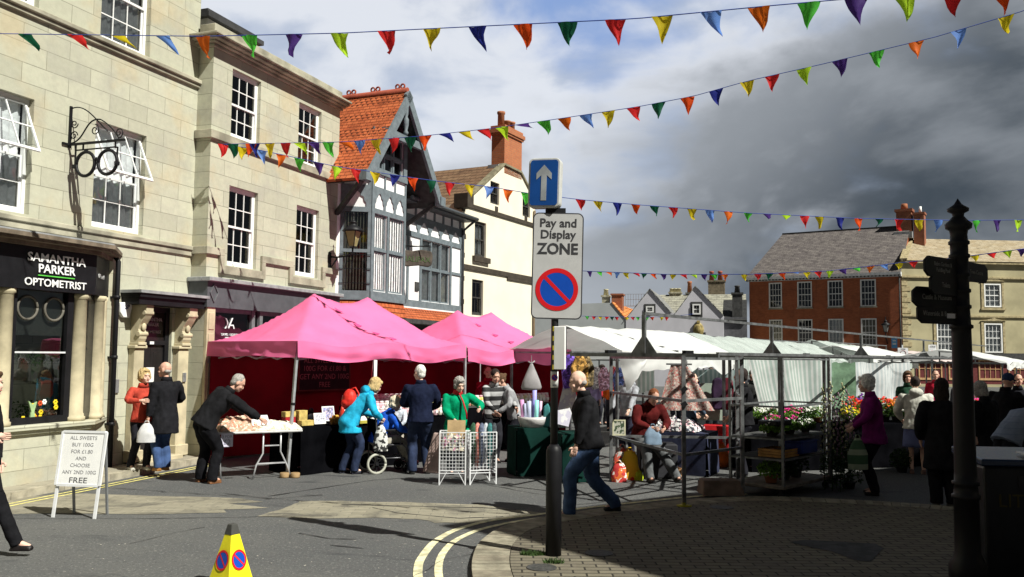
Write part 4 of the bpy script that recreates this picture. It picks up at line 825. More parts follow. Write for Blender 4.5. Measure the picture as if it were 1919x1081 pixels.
# ================================================================ CREAM HOUSE
def building_d():
    t = thing('cream_house', 'cream rendered gable-end house with black bands and big red chimney', 'building', Dd.o, Dd.rotz)
    cream = mat('cream_render', (.78, .72, .58), .85, var=.05, scale=1.2, bump=.1); dark = mat('dark_brown_band', (.055, .045, .035), .7, var=.2)
    prof = [(0, 6.67), (2.70, 8.44), (3.95, 8.40), (4.95, 7.70), (5.15, 7.35)]
    wins = [(1.80, 2.42, 6.98, 7.72), (4.15, 4.75, 6.90, 7.66), (.80, 1.55, 5.12, 6.26), (.68, 1.40, 3.25, 4.38)]
    mb = MB(); wall_front(mb, 0, 5.15, 0, 6.67, wins[2:]+[(1.2, 4.6, .1, 2.3)], 0, .12, .5)
    # gable part with two attic openings
    mb.use(0)
    def top(x):
        for (a, za), (b, zb) in zip(prof, prof[1:]):
            if a <= x <= b: return za+(zb-za)*(x-a)/(b-a)
    xs = sorted({0, 2.7, 3.95, 4.95, 5.15, 1.80, 2.42, 4.15, 4.75})
    for a, b in zip(xs, xs[1:]):
        hole = next((w for w in wins[:2] if w[0] <= a and b <= w[1]), None)
        if hole: mb.add([(a, 0, 6.67), (b, 0, 6.67), (b, 0, hole[2]), (a, 0, hole[2])], [(0, 1, 2, 3)]); mb.add([(a, 0, hole[3]), (b, 0, hole[3]), (b, 0, top(b)), (a, 0, top(a))], [(0, 1, 2, 3)])
        else: mb.add([(a, 0, 6.67), (b, 0, 6.67), (b, 0, top(b)), (a, 0, top(a))], [(0, 1, 2, 3)])
    for a, b, c, d in wins[:2]:
        for ya, yb, mi in ((0, .12, 0), (.12, .6, 1)):
            mb.use(mi); mb.add([(a, ya, c), (b, ya, c), (b, ya, d), (a, ya, d), (a, yb, c), (b, yb, c), (b, yb, d), (a, yb, d)], [(0, 4, 5, 1), (1, 5, 6, 2), (2, 6, 7, 3), (3, 7, 4, 0)])
        mb.add([(a, .6, c), (b, .6, c), (b, .6, d), (a, .6, d)], [(0, 1, 2, 3)])
    mb.use(0); mb.add([(0, 0, 0), (0, 9, 0), (0, 9, 6.67), (0, 0, 6.67)], [(3, 2, 1, 0)]); mb.add([(5.15, 0, 0), (5.15, 9, 0), (5.15, 9, 7.35), (5.15, 0, 7.35)], [(0, 1, 2, 3)])
    mb.build('wall', [cream, M_room], t)
    r = MB()
    q = prof
    for (a, za), (b, zb) in zip(q, q[1:]): r.quaduv((a, 9, za), (a, -.02, za), (b, -.02, zb), (b, 9, zb)) if a < 2.7 else r.quaduv((b, -.02, zb), (b, 9, zb), (a, 9, za), (a, -.02, za))
    rf = r.build('roof', tilemat('brown_pantile', (.15, .085, .05), (.21, .13, .075), .27, .23), t, fixn=True, solid=0)
    e = MB()
    for (a, za), (b, zb) in zip(q, q[1:]): e.bar((a, .05, za+.01), (b, .05, zb+.01), .22, .07, up=Vector((0, 1, 0)) if False else Vector((0, 0, 1)))
    e.build('verge', mat('mossy_verge', (.20, .18, .12), .9, var=.3), rf)
    s = MB(); s.box(-.04, 5.17, -.05, 0, 6.60, 6.74); s.box(-.04, 5.17, -.05, 0, 4.64, 4.80); s.box(3.0, 5.17, -.05, 0, 4.54, 4.64); s.box(-.25, .12, -.35, .15, 6.50, 6.95); s.build('band', dark, t, bevel=.005)
    s = MB()
    for i, z in enumerate([3.2+.36*k for k in range(10)]):
        if not 4.55 < z < 4.85: s.box(-.02, .16 if i % 2 else .10, -.03, 0, z, z+.15)
    s.build('quoin', dark, t)
    s = MB(); s.box(.66, 1.70, -.10, 0, 4.95, 5.12); s.build('sill', dark, t)
    for x_ in (2.12, 4.30): s = MB(); s.box(x_, x_+.2, -.02, 0, 6.76, 6.92); s.build('vent', dark, t)
    s = MB(); s.box(.0, 5.15, -.10, 0, 2.2, 2.62); f = s.build('shop_fascia', M_dark, t); text('lettering', 'SINCE 1790', .2, mat('dull_letters', (.4, .38, .38), .5), f, (3.4, -.11, 2.42))
    Md = mat('dark_sash', (.05, .048, .045), .5)
    sash(t, *wins[0], .06, 2, 1, Md, fw=.04); sash(t, *wins[1], .06, 2, 1, Md, fw=.04); sash(t, *wins[2], .06, 2, 1, Md, curtain=.9); sash(t, *wins[3], .06, 2, 1, Md)
    p = MB(); p.tube([(5.0, -.06, .1), (5.0, -.06, 7.2)], .045, 8); p.build('drainpipe', mat('brown_pipe', (.2, .15, .1), .7), t)
    c = MB(); c.box(2.75, 4.05, .0, .5, 8.15, 9.50); c.box(2.70, 4.10, -.05, .55, 9.50, 9.57); c.box(2.66, 4.14, -.09, .59, 9.57, 9.70); c.box(2.72, 4.08, -.03, .53, 9.70, 9.82); ch = c.build('chimney', brickmat('bright_brick', (.46, .16, .07), (.40, .13, .06), (.33, .17, .1), .225, .075, .008, .4, (.2, .08, .05), .3), t)
    for x, h in ((2.95, .52), (3.38, .30), (3.72, .34)):
        p = MB(); p.lathe([(.12, 9.8), (.115, 9.82+h*.8), (.14, 9.82+h*.85), (.14, 9.82+h), (.10, 9.82+h)], 12, (x, .25, 0)); p.build('chimney_pot', MATS['terracotta'], ch)
    fl = MB(); fl.box(2.5, 2.75, .1, .5, 8.25, 8.42); fl.build('flashing', MATS['lead'], rf)
building_d()

# ================================================================ FAR SIDE OF THE SQUARE
def small_sash(t, x0, x1, z0, z1, surround=None, cols=4, y=.06, curtain=False, m=None):
    m = m or M_white; mb = MB(); fw = .09
    mb.box(x0, x0+fw, y-.09, y+.05, z0, z1); mb.box(x1-fw, x1, y-.09, y+.05, z0, z1); mb.box(x0+fw, x1-fw, y-.09, y+.05, z1-fw, z1); mb.box(x0+fw, x1-fw, y-.09, y+.05, z0, z0+fw); zm = (z0+z1)/2
    mb.box(x0+fw, x1-fw, y-.02, y+.04, zm-.03, zm+.03)
    X0, X1 = x0+fw, x1-fw
    for i in range(1, cols): x = X0+(X1-X0)*i/cols; mb.box(x-.014, x+.014, y-.01, y+.03, z0+fw, z1-fw)
    for k, (a, b) in enumerate(((z0+fw, zm), (zm, z1-fw))):
        z = (a+b)/2; mb.box(X0, X1, y-.008, y+.028, z-.014, z+.014)
    w = mb.build('window', m, t); g = MB(); g.add([(X0, y+.035, z0+fw), (X1, y+.035, z0+fw), (X1, y+.035, z1-fw), (X0, y+.035, z1-fw)], [(0, 1, 2, 3)]); g.build('pane', M_glass, w)
    if curtain: c = MB(); c.grid(lambda u, v: (X0+(X1-X0)*u, y+.12+.03*sin(u*25), z0+(z1-z0)*v), 24, 2); c.build('curtain', M_curtain, w)
def building_e():
    t = thing('brick_building', 'red brick building with two rows of white sashes and slate roof across the square', 'building', Ee.o, Ee.rotz)
    xs = [(-9.76, -8.72), (-7.52, -6.40), (-5.21, -4.09), (-2.83, -1.71)]; ops = [(a, b, 5.93, 7.97) for a, b in xs]+[(a, b, 2.93, 5.02) for a, b in xs]
    mb = MB(); wall_front(mb, -11.35, .05, 0, 8.25, ops, 0, .1, .5); mb.use(0)
    mb.add([(-11.35, 0, 0), (-11.35, 9, 0), (-11.35, 9, 8.25), (-11.35, 0, 8.25)], [(3, 2, 1, 0)]); mb.add([(.05, 0, 0), (.05, 9, 0), (.05, 9, 8.25), (.05, 4.5, 12.3), (.05, 0, 8.25)], [(0, 1, 2, 3, 4)])
    mb.build('wall', [brickmat('dull_brick', (.46, .135, .06), (.36, .10, .045), (.22, .12, .07), .225, .075, .006, .5, (.10, .04, .03), .4), M_room], t)
    for i, (a, b, c, d) in enumerate(ops): small_sash(t, a, b, c, d, curtain=(i == 6)); 
    for a, b, c, d in ops: s = MB(); s.box(a-.06, b+.06, -.1, 0, c-.1, c); s.build('sill', M_trim, t)
    r = MB(); e = 8.35; r.quaduv((-11.6, -.35, e), (.1, -.35, e), (.1, 4.5, 12.45), (-9.9, 4.5, 12.45)); r.quaduv((-11.6, 9.3, e), (-11.6, -.35, e), (-9.9, 4.5, 12.45), (-9.9, 4.6, 12.45)); r.quaduv((.1, 9.3, e), (-11.6, 9.3, e), (-9.9, 4.5, 12.45), (.1, 4.5, 12.45))
    rf = r.build('roof', tilemat('stone_slate', (.115, .10, .10), (.18, .16, .15), .22, .35), t); g = MB(); g.box(-9.9, .1, 4.42, 4.58, 12.42, 12.52); g.build('ridge', M_dark, rf)
    c = MB(); c.box(-11.65, .1, -.42, 0, 8.22, 8.42); c.box(-11.5, .1, -.25, 0, 8.10, 8.22); co = c.build('cornice', mat('dull_white_paint', (.55, .56, .58), .6), t)
    c = MB()
    for i in range(44): x = -11.5+i*.265; c.box(x, x+.10, -.38, -.25, 8.13, 8.22)
    c.build('dentils', M_dark, co)
    c = MB(); c.box(-.85, .25, 4.0, 4.9, 11.5, 13.55); c.box(-.95, .35, 3.9, 5.0, 13.55, 13.75); ch = c.build('chimney', M_brick, t)
    c = MB(); c.box(.4, 1.15, 4.0, 4.9, 9.8, 13.25); c.box(.33, 1.22, 3.93, 4.97, 13.25, 13.4); ch2 = c.build('chimney', M_brick, t)
    c = MB(); c.lathe([(.28, 13.75), (.25, 14.1), (.22, 14.2)], 10, (-.3, 4.4, 0)); c.build('chimney_pot', MATS['terracotta'], ch); c = MB(); c.lathe([(.12, 13.4), (.10, 13.9)], 8, (.85, 4.4, 0)); c.build('chimney_pot', M_white, ch2)
    c = MB(); c.box(-1.0, .35, 3.6, 4.0, 11.4, 11.9); c.build('flashing', MATS['lead'], rf)
    p = MB(); p.tube([(-.05, -.1, 0), (-.05, -.1, 8.1)], .06, 8); p.build('drainpipe', M_dark, t)
    lp = thing('wall_lantern', 'small black lantern on the red brick wall near the parking sign', 'lantern', Ee.p(-1.0, 4.0, 0), Ee.rotz)
    f = MB(); g = MB(); lantern_head(f, g, (0, -.5, .0), 1.6); f.build('lantern_top', M_black, lp); g.build('lantern_glass', mat('clear_lamp_glass', (.35, .36, .34), .2), lp); f = MB(); f.tube([(0, 0, -.9), (0, -.2, -.6), (0, -.5, -.5), (0, -.5, 0)], .04, 6); f.build('lantern_arm', M_black, lp)
    b = thing('blue_plaque', 'small blue and white parking notice on the brick wall corner', 'sign', Ee.p(-.5, 2.9, .06), Ee.rotz); q = MB(); q.box(-.2, .2, -.02, 0, -.1, .75); q.build('plate', mat('sky_blue_sign', (.12, .38, .7), .5), b); q = MB(); q.box(-.12, .12, -.03, -.02, .15, .28); q.box(-.12, .12, -.03, -.02, .4, .5); q.build('writing', M_white, b)
building_e()
def building_f():
    t = thing('cream_stone_building', 'long cream stone building with slate roof at the far right of the square', 'building', Ff.o, Ff.rotz)
    ops = [(6.42, 7.72, 5.92, 7.66), (2.68, 3.98, 2.54, 4.80), (6.35, 7.72, 2.54, 4.70), (10.5, 11.8, 5.92, 7.66), (10.5, 11.8, 2.54, 4.70)]
    mb = MB(); wall_front(mb, .05, 16, 0, 9.2, ops+[(1.0, 15, .2, 2.0)], 0, .1, .5); mb.use(0); mb.add([(16, 0, 0), (16, 9, 0), (16, 9, 9.2), (16, 0, 9.2)], [(0, 1, 2, 3)]); mb.add([(.05, 0, 0), (.05, 9, 0), (.05, 9, 9.2), (.05, 0, 9.2)], [(3, 2, 1, 0)])
    mb.build('wall', [mat('cream_stucco', (.38, .34, .21), .85, var=.16, scale=.7, bump=.2), M_room], t)
    for i, o in enumerate(ops): small_sash(t, *o, cols=4 if i else 3, curtain=True)
    s = MB(); s.box(.05, 16, -.12, 0, 5.14, 5.26); s.box(.05, 16, -.15, 0, 8.02, 8.12); s.box(.05, 16, -.25, 0, 9.1, 9.3)
    for a, b, c, d in ops: s.box(a-.25, a-.05, -.06, 0, c-.2, d+.15); s.box(b+.05, b+.2, -.06, 0, c-.2, d+.15); s.box(a-.3, b+.3, -.12, 0, c-.22, c-.08); s.prism([(a-.3, d+.18), (b+.3, d+.18), ((a+b)/2+.15, d+.36), ((a+b)/2, d+.5), ((a+b)/2-.15, d+.36)], -.12, 0)
    for i in range(20): s.box(.06, .75 if i % 2 else .5, -.05, 0, i*.41+.05, i*.41+.40)
    s.build('stone_trim', mat('cream_trim', (.35, .29, .17), .85, var=.3), t)
    r = MB(); r.quaduv((-.05, -.3, 9.28), (16.2, -.3, 9.28), (16.2, 4, 11.5), (3.0, 4, 11.5)); rf = r.build('roof', tilemat('pale_slate', (.34, .27, .17), (.42, .36, .26), .27, .5), t)
    r = MB(); r.bar((.12, -.3, 9.36), (3.0, 4, 11.56), .5, .12); r.build('verge', MATS['cream_trim'], rf)
    r = MB(); r.add([(16.2, 8.3, 9.28), (0, 8.3, 9.28), (3.0, 4, 11.5), (16.2, 4, 11.5)], [(0, 1, 2, 3)]); r.build('rear_roof', tilemat('pale_slate', 0, 0), t)
    f = MB(); f.box(.9, 15.2, -.35, 0, 2.0, 2.5); f.build('shop_fascia', M_dark, t)
    for i in range(6):
        x = 1.2+i*2.3; w = MB(); wm = mat('tan_shop_frame', (.45, .28, .14), .6)
        w.box(x, x+.1, -.06, 0, .5, 2.0); w.box(x+1.7, x+1.8, -.06, 0, .5, 2.0); w.box(x+.1, x+1.7, -.06, 0, 1.9, 2.0); w.box(x+.1, x+1.7, -.06, 0, .5, .65)
        for k in range(1, 4): w.box(x+.1+k*.4-.02, x+.1+k*.4+.02, -.04, 0, .65, 1.9)
        w.box(x+.1, x+1.7, -.05, -.0, 1.3, 1.34); w.build('shop_window', wm, t)
    w = MB(); w.box(1.0, 15, .0, .04, .2, 2.0); w.build('shop_back', mat('maroon_shopfront', (.12, .03, .03), .5), t)
building_f()
gg = G(1250, 724); Gp = Plane(gg.x, gg.y, 105)
def building_g():
    lav = mat('lavender_render', (.56, .55, .60), .85, var=.06, scale=1, bump=.05); gr = mat('grey_render', (.42, .44, .45), .85, var=.06, scale=.8, bump=.05); w = Gp.w
    xs = [w(*q) for q in ((1173, 598), (1218, 542), (1258, 587), (1266, 587), (1303, 537), (1356, 592))]; xl, xr = xs[0][0], xs[-1][0]
    t = thing('twin_gabled_house', 'lavender grey rendered house with two gables, windows framed in black', 'building', Gp.o, Gp.rotz)
    m = MB(); m.prism([(xl, 0), (xr, 0)]+xs[::-1], 0, 7); m.build('wall', lav, t, fixn=True)
    r = MB(); slate = tilemat('grey_slate', (.20, .20, .20), (.28, .28, .26), .25, .35)
    for (a, za), (b, zb) in zip(xs, xs[1:]):
        if abs(b-a) < .5: continue
        r.quaduv((a, 7.1, za+.03), (a, -.08, za+.03), (b, -.08, zb+.03), (b, 7.1, zb+.03)) if zb > za else r.quaduv((b, -.08, zb+.03), (b, 7.1, zb+.03), (a, 7.1, za+.03), (a, -.08, za+.03))
    r.build('roof', slate, t, solid=.05)
    for x0, y0, x1, y1, c in ((1208, 571, 1228, 588, 2), (1295, 567, 1316, 592, 2), (1290, 624, 1322, 640, 3)):
        (a, d), (b, c_) = w(x0, y0), w(x1, y1); s = MB(); s.box(a-.02, b+.02, -.03, 0, c_-.05, d+.05); s.build('window_surround', M_dark, t); small_sash(t, a+.1, b-.1, c_+.1, d-.1, cols=c, y=-.02)
    q_ = w(1309, 618); cl = thing('stone_crest', 'small oval stone crest on the lavender house above the canopies', 'crest', Gp.p(q_[0], q_[1], .1), Gp.rotz); q = MB(); q.ell((0, 0, 0), (.36, .12, .48), n=14); q.ell((0, -.08, .05), (.2, .08, .3)); q.box(-.1, .1, -.08, .08, .45, .62); q.build('crest_body', mat('crest_gold', (.32, .25, .10), .7, var=.4), cl)
    t2 = thing('grey_house', 'plain grey rendered house with orange pantile roof left of the twin gables', 'building', Gp.o, Gp.rotz)
    e0, e1, e2 = w(1146, 567), w(1080, 572), (xl-.02, xs[0][1]-.02); m = MB(); m.prism([(e1[0]-4, 0), (xl-.02, 0), e2, e0, (e1[0]-4, e1[1])], .05, 7); m.build('wall', gr, t2, fixn=True)
    r = MB(); r.quaduv((e2[0]+.02, 0, e2[1]+.03), (e2[0]+.02, 7, e2[1]+.9), (e0[0], 7, e0[1]+.1), (e0[0], 0, e0[1]+.05)); r.build('roof', tilemat('orange_pantile', (.60, .20, .06), (.66, .27, .09), .25, .25), t2, solid=.06)
    def stack(px0, px1, py0, py1, off, m, par, pots=(), pm=None, depth=.8, ph=.45):
        (a, z1), (b, _) = w(px0, py0, off), w(px1, py0, off); z0 = w(px0, py1, off)[1]-1.2; q = MB(); y = -off; q.box(a, b, y, y+depth, z0, z1-.12); q.box(a-.07, b+.07, y-.07, y+depth+.07, z1-.12, z1); c = q.build('chimney', m, par)
        for f in pots: x = a+(b-a)*f; q = MB(); q.lathe([(.20, z1), (.15, z1+ph*.8), (.19, z1+ph*.85), (.17, z1+ph)], 10, (x, y+depth/2, 0)); q.build('chimney_pot', pm or MATS['terracotta'], c)
    cs = mat('cream_stack', (.40, .37, .27), .8, var=.4); cp = mat('cream_pot', (.5, .46, .3), .8)
    stack(1128, 1141, 553, 567, -2, cs, t2, (.5,), cp, .6, .45); stack(1146, 1166, 550, 568, -1.5, M_brick, t2, (), None, .9)
    r0 = w(1172, 566, -6); cap = thing('rooftop_railing', 'thin metal railings on the flat roof behind the orange roof', 'railing', Gp.p(r0[0], r0[1]-.3, -6), Gp.rotz); q = MB()
    for i in range(12): q.bar((i*.2, 0, 0), (i*.2, 0, .9), .025)
    for z, k in ((.9, .025), (.5, .025), (0, .05)): q.bar((0, 0, z), (2.2, 0, z), k)
    q.build('rails', M_steel, cap)
    t3 = thing('shadowed_house', 'dark slate roofed house in shadow between the twin gables and brick building', 'building', Gp.o, Gp.rotz)  # brick building's shadow is put into the wall, roof and stack colours
    x3 = w(1400, 600, -.6)[0]; m = MB(); m.box(xr+.02, x3, .6, 7, 0, 4.7); m.build('wall', mat('shaded_render', (.10, .10, .11), .9), t3)
    ze = w(1380, 600, -.4)[1]; r = MB(); r.quaduv((xr-.1, .4, ze), (x3, .4, ze), (x3, 4, ze+1.6), (xr-.1, 4, ze+1.6), .1); r.build('roof', tilemat('shaded_slate', (.035, .035, .035), (.05, .05, .05)), t3)
    stack(1372, 1391, 548, 590, -.9, M_dark, t3, (.5,), M_dark, .8, .5)
    t4 = thing('rear_stone_house', 'lichened stone roof house with big square chimney rising behind the lavender gables', 'building', Gp.p(0, 0, -7.2), Gp.rotz)
    o7 = -7.2; xa, xb = w(1225, 560, o7)[0], w(1398, 560, o7)[0]; zr = w(1380, 551, o7-2.5)[1]; ze = zr-1.9
    m = MB(); m.box(xa, xb, .2, 5, 0, ze); m.build('wall', M_trim, t4); r = MB(); r.quaduv((xa, 0, ze), (xb, 0, ze), (xb, 2.6, zr), (xa, 2.6, zr), .1); r.build('roof', tilemat('lichen_slate', (.27, .26, .22), (.36, .35, .28), .25, .4), t4)
    for args in ((1254, 1276, 547, 556, -9.6, cs, (.2, .5, .8), cp, .6, .3), (1286, 1298, 548, 560, -9.7, M_trimdark, (.5,), MATS['terracotta'], .6, .9), (1327, 1358, 525, 552, -9.8, mat('brown_stack', (.16, .13, .09), .9, var=.3), (.2, .72), mat('red_pot', (.30, .09, .06), .8), .9, .75)):
        px0, px1, py0, py1, off, m_, pots, pm, dep, ph = args; (a, z1), (b, _) = w(px0, py0, off), w(px1, py0, off); y = -(off-o7); q = MB(); q.box(a, b, y, y+dep, zr-1.2, z1-.12); q.box(a-.07, b+.07, y-.07, y+dep+.07, z1-.12, z1); c = q.build('chimney', m_, t4)
        for f in pots: x = a+(b-a)*f; q = MB(); q.lathe([(.20, z1), (.15, z1+ph*.8), (.19, z1+ph*.85), (.17, z1+ph)], 10, (x, y+dep/2, 0)); q.build('chimney_pot', pm, c)
building_g()
# ================================================================ BUILDINGS BESIDE AND BEHIND THE PHOTOGRAPHER (they throw the shade over the right foreground)
def block(name, label, x0, y0, az, w, d, h, m, rows=3):
    """az: direction of the front, clockwise from +y"""
    P = Plane(x0, y0, az); t = thing(name, label, 'building', P.o, P.rotz)
    n = max(2, int(w/2.4)); ops = [(.8+i*(w-1.0)/n, 1.9+i*(w-1.0)/n, .9+j*3.0, 2.6+j*3.0) for i in range(n) for j in range(int(h/3))]
    mb = MB(); wall_front(mb, 0, w, 0, h, ops, 0, .12, .5); mb.use(0); mb.add([(0, 0, 0), (0, d, 0), (0, d, h), (0, 0, h)], [(3, 2, 1, 0)]); mb.add([(w, 0, 0), (w, d, 0), (w, d, h), (w, 0, h)], [(0, 1, 2, 3)]); mb.add([(0, d, 0), (w, d, 0), (w, d, h), (0, d, h)], [(3, 2, 1, 0)]); mb.add([(0, 0, h), (w, 0, h), (w, d, h), (0, d, h)], [(0, 1, 2, 3)])
    mb.build('wall', [m, M_room], t)
    for o in ops: small_sash(t, *o)
    c = MB(); c.box(-.1, w+.1, -.15, 0, h-.02, h+.2); c.build('cornice', M_trim, t)
T0 = G(870, 990); sd = Vector((.807, -.592, 0)); HB = 9.2
cn = T0+sd*(HB/math.tan(radians(48)))
E1 = (G(1300, 932)-G(880, 988)).normalized(); az = math.degrees(atan2(E1.x, E1.y))
# front faces the square (left normal side); the block lies to the right of its front line
block('corner_bank', 'tall stone corner building out to the right that shades the pavement', (cn+E1*13).x, (cn+E1*13).y, az+180, 13, 9, HB, M_stone)
block('street_terrace', 'brick terrace behind the photographer', -9, -9, 90+180, -1, 1, 3, M_brick) if False else None
block('rear_terrace', 'red brick terrace across the road behind the viewpoint', 9.5, -11, 270, 24, 8, 9.5, M_brick)
# ================================================================ BUNTING
FC = dict(o=(.80, .16, .015), g=(.10, .62, .06), p=(.08, .035, .22), l=(.50, .80, .03), r=(.72, .03, .03), y=(.72, .58, .02), n=(.02, .03, .26), O=(.85, .09, .01), d=(.01, .12, .06), b=(.16, .32, .78))
FM = {k: mat('pennant_'+n, FC[k], .6, var=.10, scale=9, bump=0, trans=.5) for k, n in dict(o='orange', g='green', p='purple', l='lime', r='red', y='yellow', n='navy', O='scarlet', d='dark_green', b='light_blue').items()}
CN = dict(o='orange', g='green', p='purple', l='lime', r='red', y='yellow', n='navy', O='scarlet', d='dark green', b='light blue')
M_cord = mat('blue_cord', (.03, .06, .30), .6, bump=0)
def bunting(label, ctrl, flags, d0, d1, w=.20, h=.27, x0=None, x1=None, cord=.006, seed=0):
    """ctrl: (px, py) points of the cord, flags: (px, colour, blown) ; distance varies along the cord like a straight rope in space"""
    X0, X1 = x0 if x0 is not None else ctrl[0][0], x1 if x1 is not None else ctrl[-1][0]
    def yy(px):
        for (a, ya), (b, yb) in zip(ctrl, ctrl[1:]):
            if px <= b: break
        return ya+(yb-ya)*(px-a)/(b-a)
    def P(px): t = (px-X0)/(X1-X0); k = 1/(1/d0+(1/d1-1/d0)*t); return At(px, yy(px), k)
    t = thing('bunting', label, 'bunting', P(ctrl[0][0])); o = P(ctrl[0][0]); n = 60
    c = MB(); c.tube([P(ctrl[0][0]+(ctrl[-1][0]-ctrl[0][0])*i/n)-o for i in range(n+1)], cord, 5); c.build('cord', M_cord, t)
    for i, (px, col, bl) in enumerate(flags):
        p = P(px); q = P(px+4); u = (q-p).normalized(); a = p-u*w/2-o; b = p+u*w/2-o; rr = random.Random(seed*100+i); tw = rr.uniform(-.12, .12)
        nrm = u.cross(Vector((0, 0, 1))).normalized(); rise = bl
        h_ = h*rr.uniform(.88, 1.08); rise = bl+rr.uniform(-.15, .25); tip = (a+b)/2+Vector((0, 0, -h*max(.1, cos(rise))))+u*(h*sin(rise)*.45)-nrm*(h*sin(rise)*.85)+u*tw*h*.6
        m = MB(); K = 5
        def fn(s, v, a=a, b=b, tip=tip):
            l = a.lerp(tip, v); r_ = b.lerp(tip, v); q = l.lerp(r_, s); return q+nrm*(.032*sin(v*4.5+i*1.7+s*2)*v*(1+s)+.02*sin(s*5+i))+u*.03*sin(v*4+i*2.3)*v
        m.grid(fn, 4, K); m.build('pennant', FM[col], t)
def fl(s):
    out = []
    for k in s.split():
        px = int(''.join(c for c in k if c.isdigit())); rest = ''.join(c for c in k if c.isalpha() or c in '+-~'); out.append((px, rest[0], {'': .08, '+': .75, '~': 1.25}[rest[1:]]))
    return out
bunting('topmost string of large pennants from the optician across the whole sky', [(-60, 62), (0, 63), (380, 68), (640, 62), (880, 50), (1190, 35), (1450, 10), (1700, -12), (1990, -35)],
        fl('45d+ 140r+ 222y~ 305b+ 380o 466g 550p 636l 725r 810y 895n 979O 1063d 1153r 1241y 1332b+ 1422o 1516g 1605p 1694l 1784r 1878O'), 11.8, 8.0, .225, .27, seed=1)
bunting('second string of pennants rising right over the square from the townhouse wall', [(415, 270), (640, 266), (790, 255), (925, 240), (1050, 222), (1195, 200), (1300, 180), (1400, 152), (1550, 118), (1750, 70), (1919, 20), (1990, -5)],
        fl('436d 471O 478n 506y 535r 560l+ 586p+ 615g 645o~ 674b 705y 738r 768d 797O 832n~ 870y~ 905r+ 940l+ 978p~ 1018g+ 1057o+ 1098b+ 1140y 1187r+ 1234d 1288O 1342n 1400y 1447r 1507l 1574p 1643g 1717o 1796b 1885y'), 16.0, 12.2, .225, .26, seed=2)
bunting('third string of pennants sagging low from the townhouse past the sign pole', [(415, 270), (470, 278), (530, 290), (630, 312), (700, 322), (780, 334), (840, 342), (920, 350), (990, 362), (1087, 374), (1200, 384), (1400, 399), (1600, 409), (1800, 413), (1919, 412), (1990, 411)],
        fl('418r 454y 490b 527o 561g 597p 631l 667r 703y 740n 774O 808d 843r 880y 916b 952o 986g 1088r+ 1121y+ 1157n 1191O+ 1226d+ 1261r+ 1297y+ 1331b 1365o 1402g+ 1437p~ 1473l~ 1508r 1536y 1575n 1609O 1647d+ 1684r 1722y 1759b 1831g 1869p 1908l'), 16.0, 18.6, .20, .25, cord=.007, seed=3)
bunting('fourth far string of small pennants crossing above the red brick building', [(955, 499), (1100, 508), (1250, 514), (1405, 514), (1550, 508), (1690, 492), (1800, 482), (1919, 466)],
        fl('966b 980y 995O 1105p 1123g+ 1140o+ 1156b 1173y 1191r+ 1207d 1224O+ 1243p 1261y 1280r+ 1299l+ 1320p 1339g 1358o 1395y 1420r 1442d 1466O 1488b~ 1512y 1533r 1555l 1579p+ 1604g+ 1631o 1657b+ 1685y 1711r 1767o 1826y+ 1858r+ 1888l 1915p'), 34, 24, .25, .21, cord=.012, seed=4)
bunting('tiny distant string of pennants across the lavender gabled house', [(1085, 592), (1170, 594), (1250, 594), (1300, 588)], fl('1100g 1113r 1125y 1137r 1147d 1156r 1175y 1186r 1195g 1212g 1222O 1240y 1250r'), 58, 58, .3, .25, cord=.012, seed=5)
